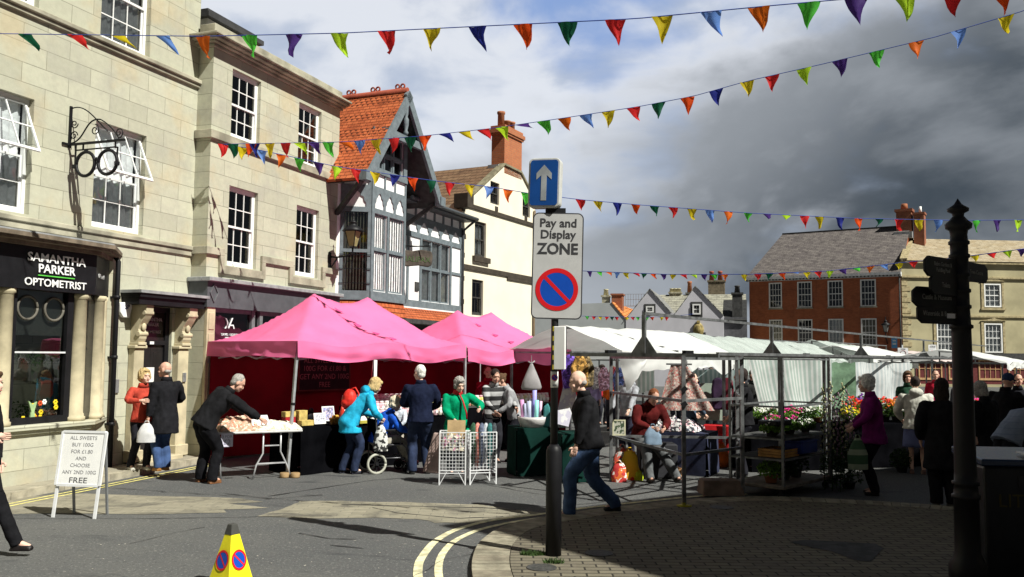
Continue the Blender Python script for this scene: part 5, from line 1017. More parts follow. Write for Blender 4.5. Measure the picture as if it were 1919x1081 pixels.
# ================================================================ SIGN POLE
M_signback = mat('sign_grey', (.25, .26, .27), .5, .3)
def sign_pole():
    g = G(1037, 1040, BPZ); t = thing('sign_pole', 'black pole with blue one-way arrow and Pay and Display zone plates', 'sign post', g, 0)
    p = MB(); p.lathe([(.078, 0), (.078, 1.0), (.066, 1.04), (.04, 1.07)], 20); p.build('post_base', M_black, t)
    p = MB(); p.lathe([(.036, 1.05), (.036, 3.70)], 14); p.build('post', mat('dark_grey_post', (.02, .02, .022), .4), t)
    d = g.y; px2 = lambda px, py: At(px, py, d)-g
    # zone plate, rounded, slightly turned
    def rplate(w, h, r, e, n=6):
        pts = []
        for cx, cz, a0 in ((w/2-r, h/2-r, 0), (-w/2+r, h/2-r, pi/2), (-w/2+r, -h/2+r, pi), (w/2-r, -h/2+r, 3*pi/2)):
            for i in range(n+1): a = a0+pi/2*i/n; pts.append((cx+(r+e)*cos(a), cz+(r+e)*sin(a)))
        return pts[::-1]
    c = px2(1044, 499); w = .505; h = 1.06
    z = MB(); z.use(0).prism(rplate(w, h, .06, 0), -.004, .004); z.use(1).prism(rplate(w, h, .06, -.012), -.0065, -.004); z.use(0).prism(rplate(w, h, .06, -.022), -.008, -.0065) if False else None
    zp = z.build('zone_plate', [mat('sign_edge', (.05, .05, .055), .5), mat('sign_white', (.50, .50, .50), .4, var=.06, bump=0)], t, loc=(c.x, -.05, c.z), rot=(radians(1), radians(1.0), radians(-3)), fixn=True)
    mt = mat('sign_text_black', (.05, .05, .055), .5, bump=0)
    for s, zz, sz, bo in (('Pay and', .425, .118, .002), ('Display', .310, .118, .002), ('ZONE', .165, .150, .004)): text('lettering', s, sz, mt, zp, (0, -.0085, zz), ext=.001, bold=bo, sx=1.02 if s != 'ZONE' else .98)
    def disc(mb, r0, r1, y, n=40): mb.add([(r*cos(2*pi*i/n), y, r*sin(2*pi*i/n)) for r in (r0, r1) for i in range(n)], [(i, (i+1) % n, n+(i+1) % n, n+i)[::-1] for i in range(n)])
    red = mat('sign_red', (.62, .015, .02), .4, var=.05, bump=0); blue = mat('sign_blue', (.008, .07, .42), .4, var=.05, bump=0)
    def roundel(par, loc, R, rot=(0, 0, 0), name='no_waiting_roundel', sc=(1, 1, 1)):
        q = MB(); q.use(0); disc(q, .001, R*.80, -.001); q.use(1); disc(q, R*.79, R, -.0025)
        a = radians(45); dx, dz = cos(a), -sin(a); nx, nz = sin(a)*R*.085, cos(a)*R*.085; l = R*.81
        q.add([(-dx*l-nx, -.002, -dz*l-nz), (dx*l-nx, -.002, dz*l-nz), (dx*l+nx, -.002, dz*l+nz), (-dx*l+nx, -.002, -dz*l+nz)], [(0, 1, 2, 3)])
        o = q.build(name, [blue, red], par, loc=loc, rot=rot); o.scale = sc; return o
    roundel(zp, (0, -.0075, -.235), .212)
    for zz in (.33, -.3): b = MB(); b.box(-.06, .06, .0, .05, zz-.02, zz+.02); b.build('clamp', M_signback, zp)
    # illuminated one-way box
    c = px2(1022, 345); w, h = .325, .50; z = MB(); z.prism(rplate(w, h, .05, 0), -.06, .06); bx = z.build('arrow_sign', mat('sign_box_white', (.55, .55, .53), .45, var=.1), t, loc=(c.x, -.02, c.z), rot=(0, radians(1.5), radians(-16)), fixn=True, bevel=.008, seg=2)
    z = MB(); z.prism(rplate(w, h, .05, -.022), -.066, -.060); z.build('blue_face', mat('sign_blue_dull', (.012, .075, .30), .4, var=.08, bump=0), bx, fixn=True)
    z = MB(); z.prism([(-.028, -.18), (.028, -.18), (.028, .075), (.078, .03), (.078, .095), (0, .18), (-.078, .095), (-.078, .03), (-.028, .075)][::-1], -.0685, -.066); z.build('arrow', mat('sign_grey_white', (.36, .38, .40), .5, bump=0), bx, fixn=True)
    z = MB(); z.bar((0, 0, 3.3), (0, 0, px2(1022, 392).z+.02), .05); z.box(-.10, .10, -.05, .05, c.z-h/2-.05, c.z-h/2); z.build('sign_bracket', M_black, t)
    # small plates on the shaft
    a, b = px2(1040, 612), px2(1040, 692); z = MB(); z.box(0, .115, -.04, .0, b.z, a.z); z.build('notice_plate', M_white, t, loc=(0, -.045, 0), rot=(0, 0, radians(-20)), bevel=.005)
    z = MB()
    for i in range(9):
        zz = b.z+(a.z-b.z)*i/9; z.use(i % 2); z.box(-.022, .0, -.08, -.05, zz, zz+(a.z-b.z)/9)
    z.build('hazard_stripe', [mat('hazard_yellow', (.5, .4, .02), .5, bump=0), M_black], t)
    a, b = px2(1040, 696), px2(1040, 726); z = MB(); z.lathe([(.0385, b.z), (.0385, a.z)], 14); st = z.build('sticker', M_white, t); roundel(st, (0, -.0395, (a.z+b.z)/2+.02), .032, name='red_ring'); z = MB(); z.box(-.02, .02, -.0395, -.039, b.z+.015, b.z+.03); z.build('print', mt, st)
    return roundel, rplate
roundel, rplate = sign_pole()
# ================================================================ FINGERPOST
def fingerpost():
    X, Y = colx(1803, 7.55), 7.55; t = thing('fingerpost', 'tall black cast iron fingerpost with a spiked finial and five arms', 'signpost', (X, Y, BPZ)); zz = lambda py: At(1797, py, Y).z-BPZ
    p = MB(); prof = [(.15, 0), (.15, .25), (.125, .30), (.115, .35), (.112, 1.0), (.118, 1.02)]
    def ring(z, r0, r1): return [(r0, z-.02), (r1, z-.012), (r1, z+.012), (r0, z+.02)]
    z1, z2 = zz(930), zz(905)
    prof = [(.15, 0), (.15, .22), (.12, .27), (.102, .32)]+ring(z1, .098, .115)+[(.096, (z1+z2)/2)]+ring(z2, .09, .108)+[(.088, z2+.1), (.078, zz(625))]+ring(zz(612), .078, .095)
    for py in (575, 545, 515, 480, 455): prof += ring(zz(py), .072, .085)
    prof += [(.068, zz(440)), (.075, zz(432)), (.105, zz(428)), (.11, zz(420)), (.07, zz(412)), (.045, zz(405)), (.05, zz(400)), (.085, zz(396)), (.088, zz(391)), (.045, zz(385)), (.03, zz(382)), (.002, zz(372))]
    p.lathe(prof, 18); p.build('column', M_black, t)
    tx = mat('arm_lettering', (.22, .22, .21), .5, bump=0)
    for s, py, dx, dy, L, sz in (('Bebra Gardens & Paddling Pool', 506, -.477, -.365, .60, .058), ('Toilets', 538, -.43, -.33, .52, .058), ('Castle & Museum', 560, -.53, -.28, .62, .062), ('Waterside & Boating', 590, -.50, -.26, .56, .058), ('Town Centre', 506, .437, .38, .58, .05)):
        a = atan2(dy, dx); z = zz(py); q = MB(); hh = .085; q.prism([(.05, -hh), (L-.06, -hh), (L, -.045), (L, .045), (L-.06, hh), (.05, hh)], -.012, .012); ar = q.build('arm', M_black, t, loc=(0, 0, z), rot=(0, 0, a), fixn=True, bevel=.004)
        if dx < 0: text('lettering', s if len(s) < 22 else 'Bebra Gardens &\nPaddling Pool', sz if len(s) < 22 else .05, tx, ar, (L*.52, .0135, .0), rot=(pi/2, 0, pi), ext=.001, sx=.85)
        else: text('lettering', s, sz, tx, ar, (L*.55, -.0135, 0), ext=.001)
    q = MB(); q.box(.1, .2, .0125, .016, -.02, .02); q.build('arm_plate', M_alu, t, loc=(0, 0, zz(593)), rot=(0, 0, atan2(-.26, -.50)))
fingerpost()
def litter_bin():
    t = thing('litter_bin', 'big dark litter bin with sloping lid coloured as reflected sky at the right edge', 'bin', (4.12, 7.75, BPZ), radians(-6)); m = mat('bin_black', (.010, .012, .016), .35, var=.2)
    b = MB(); b.box(0, 1.0, 0, .62, .05, 1.02); b.box(.04, .96, .04, .58, 0, .05); b.build('body', m, t, bevel=.03, seg=2)
    b = MB(); b.prismx([(-.03, 1.02), (.65, 1.06), (.65, 1.13), (-.03, 1.08)], -.03, 1.03); b.build('lid', mat('bin_sky_tint', (.02, .035, .075), .22, var=.1, bump=.03), t, bevel=.015, seg=2, fixn=True)  # blue reflection of the sky is put into the lid colour
    text('lettering', 'LITTER', .16, mat('gold_letters', (.06, .05, .01), .5), t, (.35, -.004, .72), ext=.002); b = MB(); b.box(.28, .72, -.012, .0, .82, .94); b.build('aperture', MATS['dark_room'], t)
    b = MB(); b.box(.38, .60, .12, .34, 1.113, 1.118); b.build('paper', M_white, t, rot=(radians(4), 0, 0), loc=(0, .0, -.012))
litter_bin()
def cone():
    g = G(432, 1096); t = thing('no_parking_cone', 'yellow four sided no parking cone with blue and red roundels on the road', 'traffic cone', (g.x, g.y, 0), radians(-32)); M_cy = mat('cone_yellow', (.78, .70, .02), .45, var=.1, scale=5, bump=.1)
    b = MB(); b.box(-.21, .21, -.21, .21, 0, .035); b.build('base', M_black, t, bevel=.01)
    k = MB(); r0, r1, h = .135, .036, .48; k.add([(-r0, -r0, .035), (r0, -r0, .035), (r0, r0, .035), (-r0, r0, .035), (-r1, -r1, h), (r1, -r1, h), (r1, r1, h), (-r1, r1, h)], [(0, 1, 5, 4), (1, 2, 6, 5), (2, 3, 7, 6), (3, 0, 4, 7), (4, 5, 6, 7)]); s = k.build('sleeve', M_cy, t, bevel=.006)
    k = MB(); k.add([(-.05, -.05, h-.05), (.05, -.05, h-.05), (.05, .05, h-.05), (-.05, .05, h-.05), (-.03, -.03, h+.04), (.03, -.03, h+.04), (.03, .03, h+.04), (-.03, .03, h+.04)], [(0, 1, 5, 4), (1, 2, 6, 5), (2, 3, 7, 6), (3, 0, 4, 7), (4, 5, 6, 7), (0, 3, 2, 1)]); k.build('top_cap', mat('cap_grey', (.06, .06, .055), .6), t, bevel=.006)
    tilt = math.atan((r0-r1)/(h-.035)); 
    for a in (0, pi/2, pi, -pi/2):
        zc = .225; rr = r0-(r0-r1)*(zc-.035)/(h-.035)+.004; o = roundel(s, (rr*sin(a), -rr*cos(a), zc), .086, rot=(0, 0, 0), sc=(.9, 1, 1)); o.rotation_euler = (Matrix.Rotation(a, 3, 'Z') @ Matrix.Rotation(-tilt, 3, 'X')).to_euler()
cone()
def aboard():
    g = G(148, 968); t = thing('sandwich_board', 'white A-board about sweets standing on the road by the optician', 'sign board', (g.x, g.y, 0), radians(-8)); 
    p = MB(); tl = radians(-9)
    b = MB(); w, z0, z1 = .60, .36, 1.03; b.prism(rplate(w, z1-z0, .03, 0), -.012, .012); pn = b.build('panel', M_white, t, loc=(0, 0, (z0+z1)/2), rot=(tl, 0, 0), fixn=True, bevel=.004)
    f = MB(); f.prism(rplate(w, z1-z0, .03, 0), -.02, -.0121); pts = rplate(w, z1-z0, .03, -.03)
    f = MB()
    for x in (-.286, .286): f.box(x-.015, x+.015, -.02, -.012, -.32, .32)
    for z in (-.32, .32): f.box(-.27, .27, -.02, -.012, z-.015, z+.015)
    f.build('frame', M_alu, pn)
    tm = mat('grey_chalk', (.28, .28, .29), .8, bump=0); tm2 = mat('dark_chalk', (.10, .10, .11), .8, bump=0)
    for i, s in enumerate(['ALL SWEETS', 'BUY 100G', 'FOR £1.80', 'AND', 'CHOOSE', 'ANY 2ND 100G']): text('lettering', s, .062, tm, pn, (.0, -.0135, .245-i*.082), ext=.001, sx=1.05)
    text('lettering', 'FREE', .095, tm2, pn, (0, -.0135, -.262), ext=.001, sx=1.25)
    for x in (-.27, .27): l = MB(); l.bar((x, -.105, .0), (x, -.04, .40), .035, .02); l.build('leg', M_alu, t)
    for x in (-.2, .24): l = MB(); l.bar((x, .20, 0), (x, .09, 1.0), .025); l.build('leg', M_signback, t)
aboard()
# ================================================================ PINK GAZEBOS
M_pink = mat('pink_canvas', (.88, .18, .39), .55, var=.07, scale=1.5, trans=.16, bump=.45, bscale=3.5)
M_crim = mat('crimson_canvas', (.19, .006, .014), .8, var=.25, scale=1.2, bump=.1)
def gazebo(label, FLp, ang, Lx, Wy, zE, zP, legs, valance=.27, peaks=(.33, .67), seed=0):
    """local x along the front, local y to the back"""
    t = thing('pink_gazebo', label, 'gazebo', (FLp[0], FLp[1], 0), ang)
    xl, xr = Lx*peaks[0], Lx*peaks[1]
    def ht(x, y):
        a = min(x/xl if x < xl else 1, (Lx-x)/(Lx-xr) if x > xr else 1); b = min(y, Wy-y)/(Wy/2); q = max(0, min(a, b, 1)); h = (zP-zE)*q**1.5
        if xl < x < xr: h -= .14*sin(pi*(x-xl)/(xr-xl))*q
        nz = noise.noise(Vector((x*1.2+seed, y*1.2, 1)))*.07+.03*noise.noise(Vector((x*3.5+y*2+seed, y*2.5, 1)))+.012*noise.noise(Vector((x*9+seed, y*7, 1))); e = min(1, min(x, Lx-x, y, Wy-y)/.25)
        sag = -.09*sin(pi*x/Lx*2.0)**2*(1-q) 
        return zE+h+nz*e+sag*(1-e)
    m = MB(); NX, NY = 56, 36; m.grid(lambda u, v: (Lx*u, Wy*v, ht(Lx*u, Wy*v)), NX, NY); can = m.build('canopy', M_pink, t)
    v = MB(); per = [(0, 0), (Lx, 0), (Lx, Wy), (0, Wy), (0, 0)]
    for k in range(4):
        a, b = Vector((*per[k], 0)), Vector((*per[k+1], 0)); d = (b-a).normalized(); o = Vector((d.y, -d.x, 0)); L = (b-a).length
        def fn(u, w, a=a, b=b, o=o, L=L, k=k):
            p = a.lerp(b, u); z = ht(min(max(p.x, 0), Lx), min(max(p.y, 0), Wy)); s = u*L; wr = noise.noise(Vector((s*1.5, k*7+seed, w*1.5)))
            fold = (.08*wr+.04*noise.noise(Vector((s*4, k*3+seed, w*2))))*min(1, u*8, (1-u)*8)
            return p+o*(.012+fold*w+.02*w)+Vector((0, 0, z-valance*w+.03*noise.noise(Vector((s*.9, seed, k)))*w))
        v.grid(fn, 44, 6)
    v.build('valance', M_pink, t)
    # air vents in the roof cloth
    q = MB()
    for i in range(4):
        y = Wy*.5*(.42+.14*i); x = xl*.2+(Lx*.5-xl*.2)*0+xl+ (Lx-2*xl)*.10*i*0+.12; x = Lx*.30-.1+.0*i
        xx = xl+(.9-.28*i); yy_ = Wy*.5-.10-.27*i*0
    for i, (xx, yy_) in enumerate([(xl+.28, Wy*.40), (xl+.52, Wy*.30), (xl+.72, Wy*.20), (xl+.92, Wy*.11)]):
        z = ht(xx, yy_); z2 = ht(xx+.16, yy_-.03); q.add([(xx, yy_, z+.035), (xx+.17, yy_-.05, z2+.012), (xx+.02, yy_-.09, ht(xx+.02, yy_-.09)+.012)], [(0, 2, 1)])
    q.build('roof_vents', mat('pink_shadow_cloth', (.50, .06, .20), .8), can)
    b = MB(); b.grid(lambda u, w: (.03+(Lx-.06)*u, Wy-.05+.03*sin(u*Lx*4)+.02*noise.noise(Vector((u*9, w*2, seed))), .05+(zE-.1)*w), 40, 4); b.build('back_wall', M_crim, t)
    if 'side' in legs: b = MB(); b.grid(lambda u, w: (Lx-.04+.02*sin(u*12), .1+(Wy-.2)*u, .05+(zE-.1)*w), 24, 3); b.build('side_wall', M_crim, t)
    c = []
    if 'FL' in legs: c.append((0, 0))
    if 'FR' in legs: c.append((Lx, 0))
    if 'BL' in legs: c.append((0, Wy))
    if 'BR' in legs: c.append((Lx, Wy))
    for x, y in c:
        lean = -.13 if (x, y) == (0, 0) and 'lean' in legs else 0
        l = MB(); l.bar((x+.03+lean, y+.03, 0.02), (x+.03, y+.03, zE-.02), .042); l.box(x+lean-.02, x+lean+.08, y-.02, y+.08, 0, .02); lg = l.build('leg', mat('pale_grey_steel', (.42, .43, .45), .4, .4), t)
        if y == 0: r = MB(); r.bar((x+.03+lean*.45, y+.03, 1.15), (x+.03+lean*.45+.002, y+.03, 1.19), .055); r.build('leg_collar', M_black if not x else mat('red_tape', (.6, .02, .03), .5), lg)
    f = MB(); z = zE-.17; I_ = .14
    for (x0, y0_), (x1, y1_) in (((I_, I_), (Lx-I_, I_)), ((I_, Wy-I_), (Lx-I_, Wy-I_)), ((I_, I_), (I_, Wy-I_)), ((Lx-I_, I_), (Lx-I_, Wy-I_))):
        n = 4; A0 = Vector((x0, y0_, 0)); B0 = Vector((x1, y1_, 0))
        for i in range(n):
            p, q2 = A0.lerp(B0, i/n), A0.lerp(B0, (i+1)/n); f.bar(p+Vector((0, 0, z-(i % 2)*.14)), q2+Vector((0, 0, z-((i+1) % 2)*.14)), .022); f.bar(p+Vector((0, 0, z-.14+(i % 2)*.14)), q2+Vector((0, 0, z-.14+((i+1) % 2)*.14)), .022)
    f.build('truss', M_steel, t)
    return t, ht
T1 = (-3.52, 14.5); A1 = radians(48); L1 = 3.9; W1 = 2.85
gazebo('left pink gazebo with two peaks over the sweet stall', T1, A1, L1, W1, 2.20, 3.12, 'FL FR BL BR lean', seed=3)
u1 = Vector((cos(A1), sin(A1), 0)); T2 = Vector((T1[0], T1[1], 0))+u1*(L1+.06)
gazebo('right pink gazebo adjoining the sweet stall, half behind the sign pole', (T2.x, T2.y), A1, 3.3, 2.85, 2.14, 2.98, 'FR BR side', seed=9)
n1 = Vector((-sin(A1), cos(A1), 0))
# wooden chocks at the gazebo foot
for i, (px, lab) in enumerate(((533, 'left half-round wooden block at the gazebo foot'), (553, 'right half-round wooden block at the gazebo foot'))):
    g = G(px, 895); b = MB(); b.lathe([(.075, 0), (.078, .02), (.078, .07), (.07, .08)], 14); tag(b.build('wooden_block', mat('block_wood', (.30, .20, .10), .8, var=.3), loc=g), lab, 'block', 'wooden blocks at the gazebo foot')
# price board on the back curtain
bp = Vector((T1[0], T1[1], 0))+n1*(W1-.12)+u1*2.55
t = thing('price_board', 'dark board lettered ALL SWEETS BUY hanging on the crimson curtain', 'sign board', (bp.x, bp.y, 1.62), A1); b = MB(); b.box(-.62, .62, -.01, .01, -.36, .34); b.build('board', mat('board_black', (.018, .012, .013), .6), t)
fr = MB(); fr.box(-.65, -.62, -.02, .015, -.39, .37); fr.box(.62, .65, -.02, .015, -.39, .37); fr.box(-.62, .62, -.02, .015, .34, .37); fr.box(-.62, .62, -.02, .015, -.39, -.36); fr.build('frame', mat('dark_red_frame', (.14, .04, .03), .6), t)
for i, s in enumerate(['ALL SWEETS BUY', '100G FOR £1.80 &', 'GET ANY 2ND 100G', 'FREE']): text('lettering', s, .155, mat('board_pink_letters', (.30, .13, .13), .7, bump=0), t, (0, -.012, .23-i*.165), ext=.001, sx=.88)
# ================================================================ TABLES AND GOODS
TL = lambda s, d, z=0: Vector((T1[0], T1[1], 0))+u1*s+n1*d+Vector((0, 0, z))     # along the front of the gazebo, depth behind it
def cloth_table(label, p0, ang, w, d, h, m, name='trestle_table', skirt=.03):
    t = thing(name, label, 'table', p0, ang); b = MB(); b.box(0, w, 0, d, h-.03, h); b.build('tabletop', mat('table_board', (.4, .38, .34), .6), t)
    c = MB(); per = [(0, 0), (w, 0), (w, d), (0, d), (0, 0)]
    for k in range(4):
        a, b2 = Vector((*per[k], 0)), Vector((*per[k+1], 0)); dd = (b2-a).normalized(); o = Vector((dd.y, -dd.x, 0)); L = (b2-a).length
        c.grid(lambda u, v, a=a, b2=b2, o=o, L=L, k=k: a.lerp(b2, u)+o*(.012+v*skirt*(1+sin(u*L*9+k*2))*.6)+Vector((0, 0, (h+.006)*(1-v)+.01)), int(L*18), 4)
    c.add([(-.01, -.01, h+.016), (w+.01, -.01, h+.016), (w+.01, d+.01, h+.016), (-.01, d+.01, h+.016)], [(0, 1, 2, 3)]); c.build('tablecloth', m, t); return t
M_bc = mat('black_cloth', (.0035, .0035, .0045), 1.0, var=.4, scale=3, spec=0); M_gc = mat('dark_green_cloth', (.006, .028, .023), .9, var=.3, scale=3, spec=.05)
q = TL(.12, .02); cloth_table('long sweet stall table under a black cloth to the ground', q, A1, 3.7, .85, .76, M_bc)
q = TL(4.1, -.05)
def folding_table():
    g0, g1 = G(412, 903), G(540, 893); t = thing('folding_table', 'white plastic folding table with bent steel legs, piled with bagged goods', 'table', (g0.x-.03, g0.y-.02, 0), atan2(g1.y-g0.y-.15, g1.x-g0.x)); w, d, h = 1.32, .62, .76
    b = MB(); b.box(-.04, w, 0, d, h-.035, h); b.build('tabletop', mat('grey_white_plastic', (.60, .60, .60), .5), t, bevel=.012, seg=2)
    for x, sx in ((.0, 1), (w-.35, -1)):
        l = MB(); y0, y1 = .06, d-.06
        if x == 0: l.tube([(.0, y0, h-.04), (.03, y0, .45), (.06, y0, .0)], .014, 8); l.tube([(.0, y1, h-.04), (.03, y1, .45), (.06, y1, .0)], .014, 8); l.bar((.045, y0, .25), (.045, y1, .25), .02)
        else:
            l.tube([(.70, y0, h-.04), (.70, y0, .40), (.60, y0, .22), (.55, y0, .0)], .014, 8); l.tube([(.98, y0, h-.04), (.98, y0, .42), (1.08, y0, .22), (1.16, y0, 0.0)], .014, 8); l.bar((.61, y0, .24), (1.07, y0, .24), .022); l.bar((.72, y0, .52), (.96, y0, .52), .018)
        l.build('leg', mat('leg_steel', (.50, .50, .52), .4, .3), t)
    return t
ft = folding_table()
fa = ft.rotation_euler.z; FT = lambda x, y, z=0: Vector(ft.location)+Vector((cos(fa)*x-sin(fa)*y, sin(fa)*x+cos(fa)*y, z))
def heap(name, label, cat, loc, rz, rx, ry, rz_, m, seed=0, amp=.5, nu=26, nv=18):
    b = MB()
    def fn(u, v): x = (u-.5)*2*rx; y = (v-.5)*2*ry; e = max(0, 1-abs(2*u-1)**2.6)*max(0, 1-abs(2*v-1)**2.6); return (x*(1+.08*noise.noise(Vector((v*5, seed, 0)))), y*(1+.1*noise.noise(Vector((u*5, seed, 3)))), rz_*(e**.45)*(1+amp*noise.noise(Vector((u*7, v*7, seed))))+.002)
    b.grid(fn, nu, nv); return tag(b.build(name, m, loc=loc, rot=(0, 0, rz)), label, cat)
heap('bagged_goods', 'orange and white clear bags heaped on the left of the white folding table', 'bags', FT(.36, .3, .762), fa, .34, .26, .20, speckmat('orange_bags', (.62, .34, .24), [(.62, .16, .09), (.72, .62, .52), (.4, .3, .2)], 18, .52), 3, .45, 50, 36)
heap('bagged_goods', 'cream paper bags spread on the right of the white folding table', 'bags', FT(.95, .3, .762), fa, .38, .27, .12, speckmat('cream_bags', (.72, .65, .52), [(.5, .42, .30), (.78, .74, .66)], 22, .54), 6, .45, 50, 36)
b = MB(); b.box(-.15, .15, 0, .006, -.07, .12); tag(b.build('price_card', M_white, loc=FT(.66, .12, .90), rot=(radians(-38), 0, fa+.2)), 'white price card lying on the bagged goods', 'card')
b = MB(); b.box(-.09, .09, 0, .004, -.21, 0); tp = tag(b.build('price_notice', mat('paper_lilac', (.62, .6, .72), .7), loc=FT(.12, -.012, .745), rot=(0, 0, fa)), 'handwritten price sheet taped to the folding table edge', 'notice'); 
for i, s in enumerate(['3 FOR', '£2']): text('handwriting', s, .06+.05*i, mat('grey_ink', (.25, .25, .33), .7), tp, (0, -.002, -.055-i*.085), ext=.0005)
# gift boxes, frames, books
def box_thing(name, label, cat, loc, rz, sx, sy, sz, m, lidm=None, group=None, lean=0):
    t = thing(name, label, cat, loc, rz, group); b = MB(); b.box(-sx/2, sx/2, -sy/2, sy/2, 0, sz); b.build('carton', m, t, bevel=.004)
    if lidm: b = MB(); b.box(-sx/2-.004, sx/2+.004, -sy/2-.004, sy/2+.004, sz*.62, sz+.006); b.build('lid', lidm, t, bevel=.003)
    return t
gold = mat('gold_card', (.55, .42, .14), .5, var=.25, scale=12); crim = mat('crimson_card', (.4, .02, .03), .5)
ZT = .78
box_thing('gift_box', 'gold gift box with a crimson base, leftmost on the sweet table', 'box', TL(.28, .6, ZT), A1, .20, .12, .22, crim, gold); box_thing('gift_box', 'tall plain gold gift box beside the crimson based one', 'box', TL(.50, .55, ZT), A1, .17, .12, .24, gold); box_thing('gift_box', 'low gold gift box lying before the tall gold one', 'box', TL(.42, .30, ZT), A1, .24, .12, .09, gold)
def framed(label, loc, rz, w, h, pic, m=None, lean=12, name='picture_frame'):
    t = thing(name, label, 'picture frame', loc, rz); b = MB(); e = .02
    b.box(-w/2, w/2, -.006, .006, 0, e); b.box(-w/2, w/2, -.006, .006, h-e, h); b.box(-w/2, -w/2+e, -.006, .006, e, h-e); b.box(w/2-e, w/2, -.006, .006, e, h-e); b.build('frame', m or M_white, t, rot=(radians(-lean), 0, 0))
    b = MB(); b.box(-w/2+e, w/2-e, -.002, .004, e, h-e); b.build('picture', pic, t, rot=(radians(-lean), 0, 0)); b = MB(); b.bar((0, .14, 0), (0, .03, h*.7), .02); b.build('stand', M_black, t); return t
pp = [speckmat('photo_grey', (.5, .52, .6), [(.2, .2, .25), (.7, .7, .7)], 30), speckmat('photo_green', (.60, .66, .68), [(.10, .25, .06), (.05, .06, .05)], 12, .5), speckmat('photo_blue', (.35, .38, .7), [(.6, .5, .5), (.2, .2, .3)], 26, .5)]
framed('white framed grey picture standing by the gold boxes', TL(.80, .42, ZT), A1, .24, .19, pp[0]); framed('upright blue patterned notice behind the gazebo leg', TL(1.08, .55, ZT+.03), A1, .26, .26, pp[2]); framed('white framed landscape picture standing right of the gazebo leg', TL(1.52, .45, ZT+.02), A1, .30, .21, pp[1], M_white, 20)
for i, (s, c, lab) in enumerate(((.95, (.30, .16, .04), 'brown wicker basket of biscuits behind the gazebo leg'), (1.25, (.34, .19, .05), 'brown basket of toffee right of the gazebo leg'))):
    t = thing('wicker_basket', lab, 'basket', TL(s, .18, ZT), A1, 'wicker baskets on the sweet table'); b = MB(); b.lathe([(.09, 0), (.12, .10), (.125, .11), (.11, .10), (.08, .02)], 16); b.build('basket_body', mat('wicker%d' % i, c, .8, var=.4, scale=30, bump=.6), t)
    b = MB()
    for k in range(12): a = k*.9; b.ell((.06*cos(a)*(k % 3)/2, .06*sin(a)*(k % 3)/2, .10+.012*(k % 4)), .028, n=7, k=5)
    b.build('contents', mat('amber_sweets', (.55, .30, .04), .4), t)
for i, (s, d, w, m, lab) in enumerate(((1.50, .12, .26, speckmat('cover_pink', (.72, .70, .68), [(.6, .15, .18)], 12, .6), 'open white booklet with pink cover print on the sweet table'), (1.80, .14, .24, speckmat('cover_green', (.70, .70, .68), [(.2, .35, .12)], 10, .55), 'white booklet with green landscape cover beside the pink one'), (2.12, .2, .26, speckmat('cover_dark', (.15, .15, .16), [(.3, .3, .3)], 10, .55), 'dark covered booklet near the turquoise coat'))):
    b = MB(); b.box(-w/2, w/2, 0, .02, 0, .17); tag(b.build('booklet', m, loc=TL(s, d, ZT), rot=(radians(-48), 0, A1), bevel=.003), lab, 'booklet')
b = MB(); b.box(-.06, .06, -.05, .05, 0, .05); b.lathe([(.05, .05), (.045, .20), (.03, .26), (.02, .30)], 12); tag(b.build('red_ornament', mat('red_lacquer', (.6, .05, .03), .3), loc=TL(1.10, .20, ZT)), 'small red ornament with a white card at the gazebo leg', 'ornament')
b = MB(); b.box(-.11, .11, -.05, .05, 0, .05); tag(b.build('sweet_box', mat('olive_card', (.4, .35, .06), .5), loc=TL(1.42, .02, ZT), rot=(0, 0, A1), bevel=.005), 'flat olive box at the front edge of the sweet table', 'box')
b = MB(); b.ell((0, 0, .10), (.13, .10, .12)); b.ell((.08, 0, .2), (.05, .05, .06)); tag(b.build('black_speaker', M_black, loc=TL(.85, .9, ZT)), 'dark rounded speaker standing behind the framed picture', 'speaker')
# tiered sweet jars
st = thing('jar_shelf', 'stepped shelf unit full of sweet jars at the back of the stall', 'shelf', TL(1.55, .42), A1)
for k in range(3): b = MB(); b.box(0, 2.5, .0+k*.16, .155+k*.16, .79, .80+k*.12); b.build('step', M_bc, st)
jc = [(.85, .82, .78), (.82, .30, .20), (.85, .60, .2), (.8, .5, .55), (.6, .62, .35), (.85, .82, .7), (.6, .3, .15), (.85, .72, .6)]
jm = [mat('sweets_%d' % i, c, .5, var=.35, scale=30, bump=.3) for i, c in enumerate(jc)]; jl = mat('jar_lid', (.75, .74, .72), .4, bump=0); jl2 = mat('jar_lid_pink', (.7, .4, .45), .4, bump=0)
JP = MB(); JP.lathe([(.045, 0), (.055, .01), (.058, .13), (.05, .155), (.04, .16)], 12)
JL = MB(); JL.lathe([(.044, .16), (.046, .162), (.046, .19), (.02, .195)], 12)
jb = MB(); jb.add([(-.035, -.0585, .05), (.035, -.0585, .05), (.035, -.0585, .10), (-.035, -.0585, .10)], [(0, 1, 2, 3)]); jbm = jb.mesh('label'); jbm.materials.append(M_white)
jmesh = [];
for m in jm: me = JP.mesh('jar'); me.materials.append(m); jmesh.append(me)
jlm = JL.mesh('lid'); jlm.materials.append(jl); jlm2 = JL.mesh('lid'); jlm2.materials.append(jl2)
def jars(org, ang, n, rows, dx, dy, dz, label, group, sc=1.0, seed=0):
    rr = random.Random(seed)
    for r in range(rows):
        for i in range(n):
            p = Vector(org)+Vector((cos(ang)*i*dx-sin(ang)*r*dy, sin(ang)*i*dx+cos(ang)*r*dy, r*dz)); t = thing('sweet_jar', label, 'jar', p, ang+rr.uniform(-.2, .2), group); t.scale = (sc, sc, sc)
            for me, nm in ((rr.choice(jmesh), 'jar_body'), (jlm if rr.random() < .7 else jlm2, 'lid'), (jbm, 'label')): o = bpy.data.objects.new(nm, me); COL.objects.link(o); o.parent = t
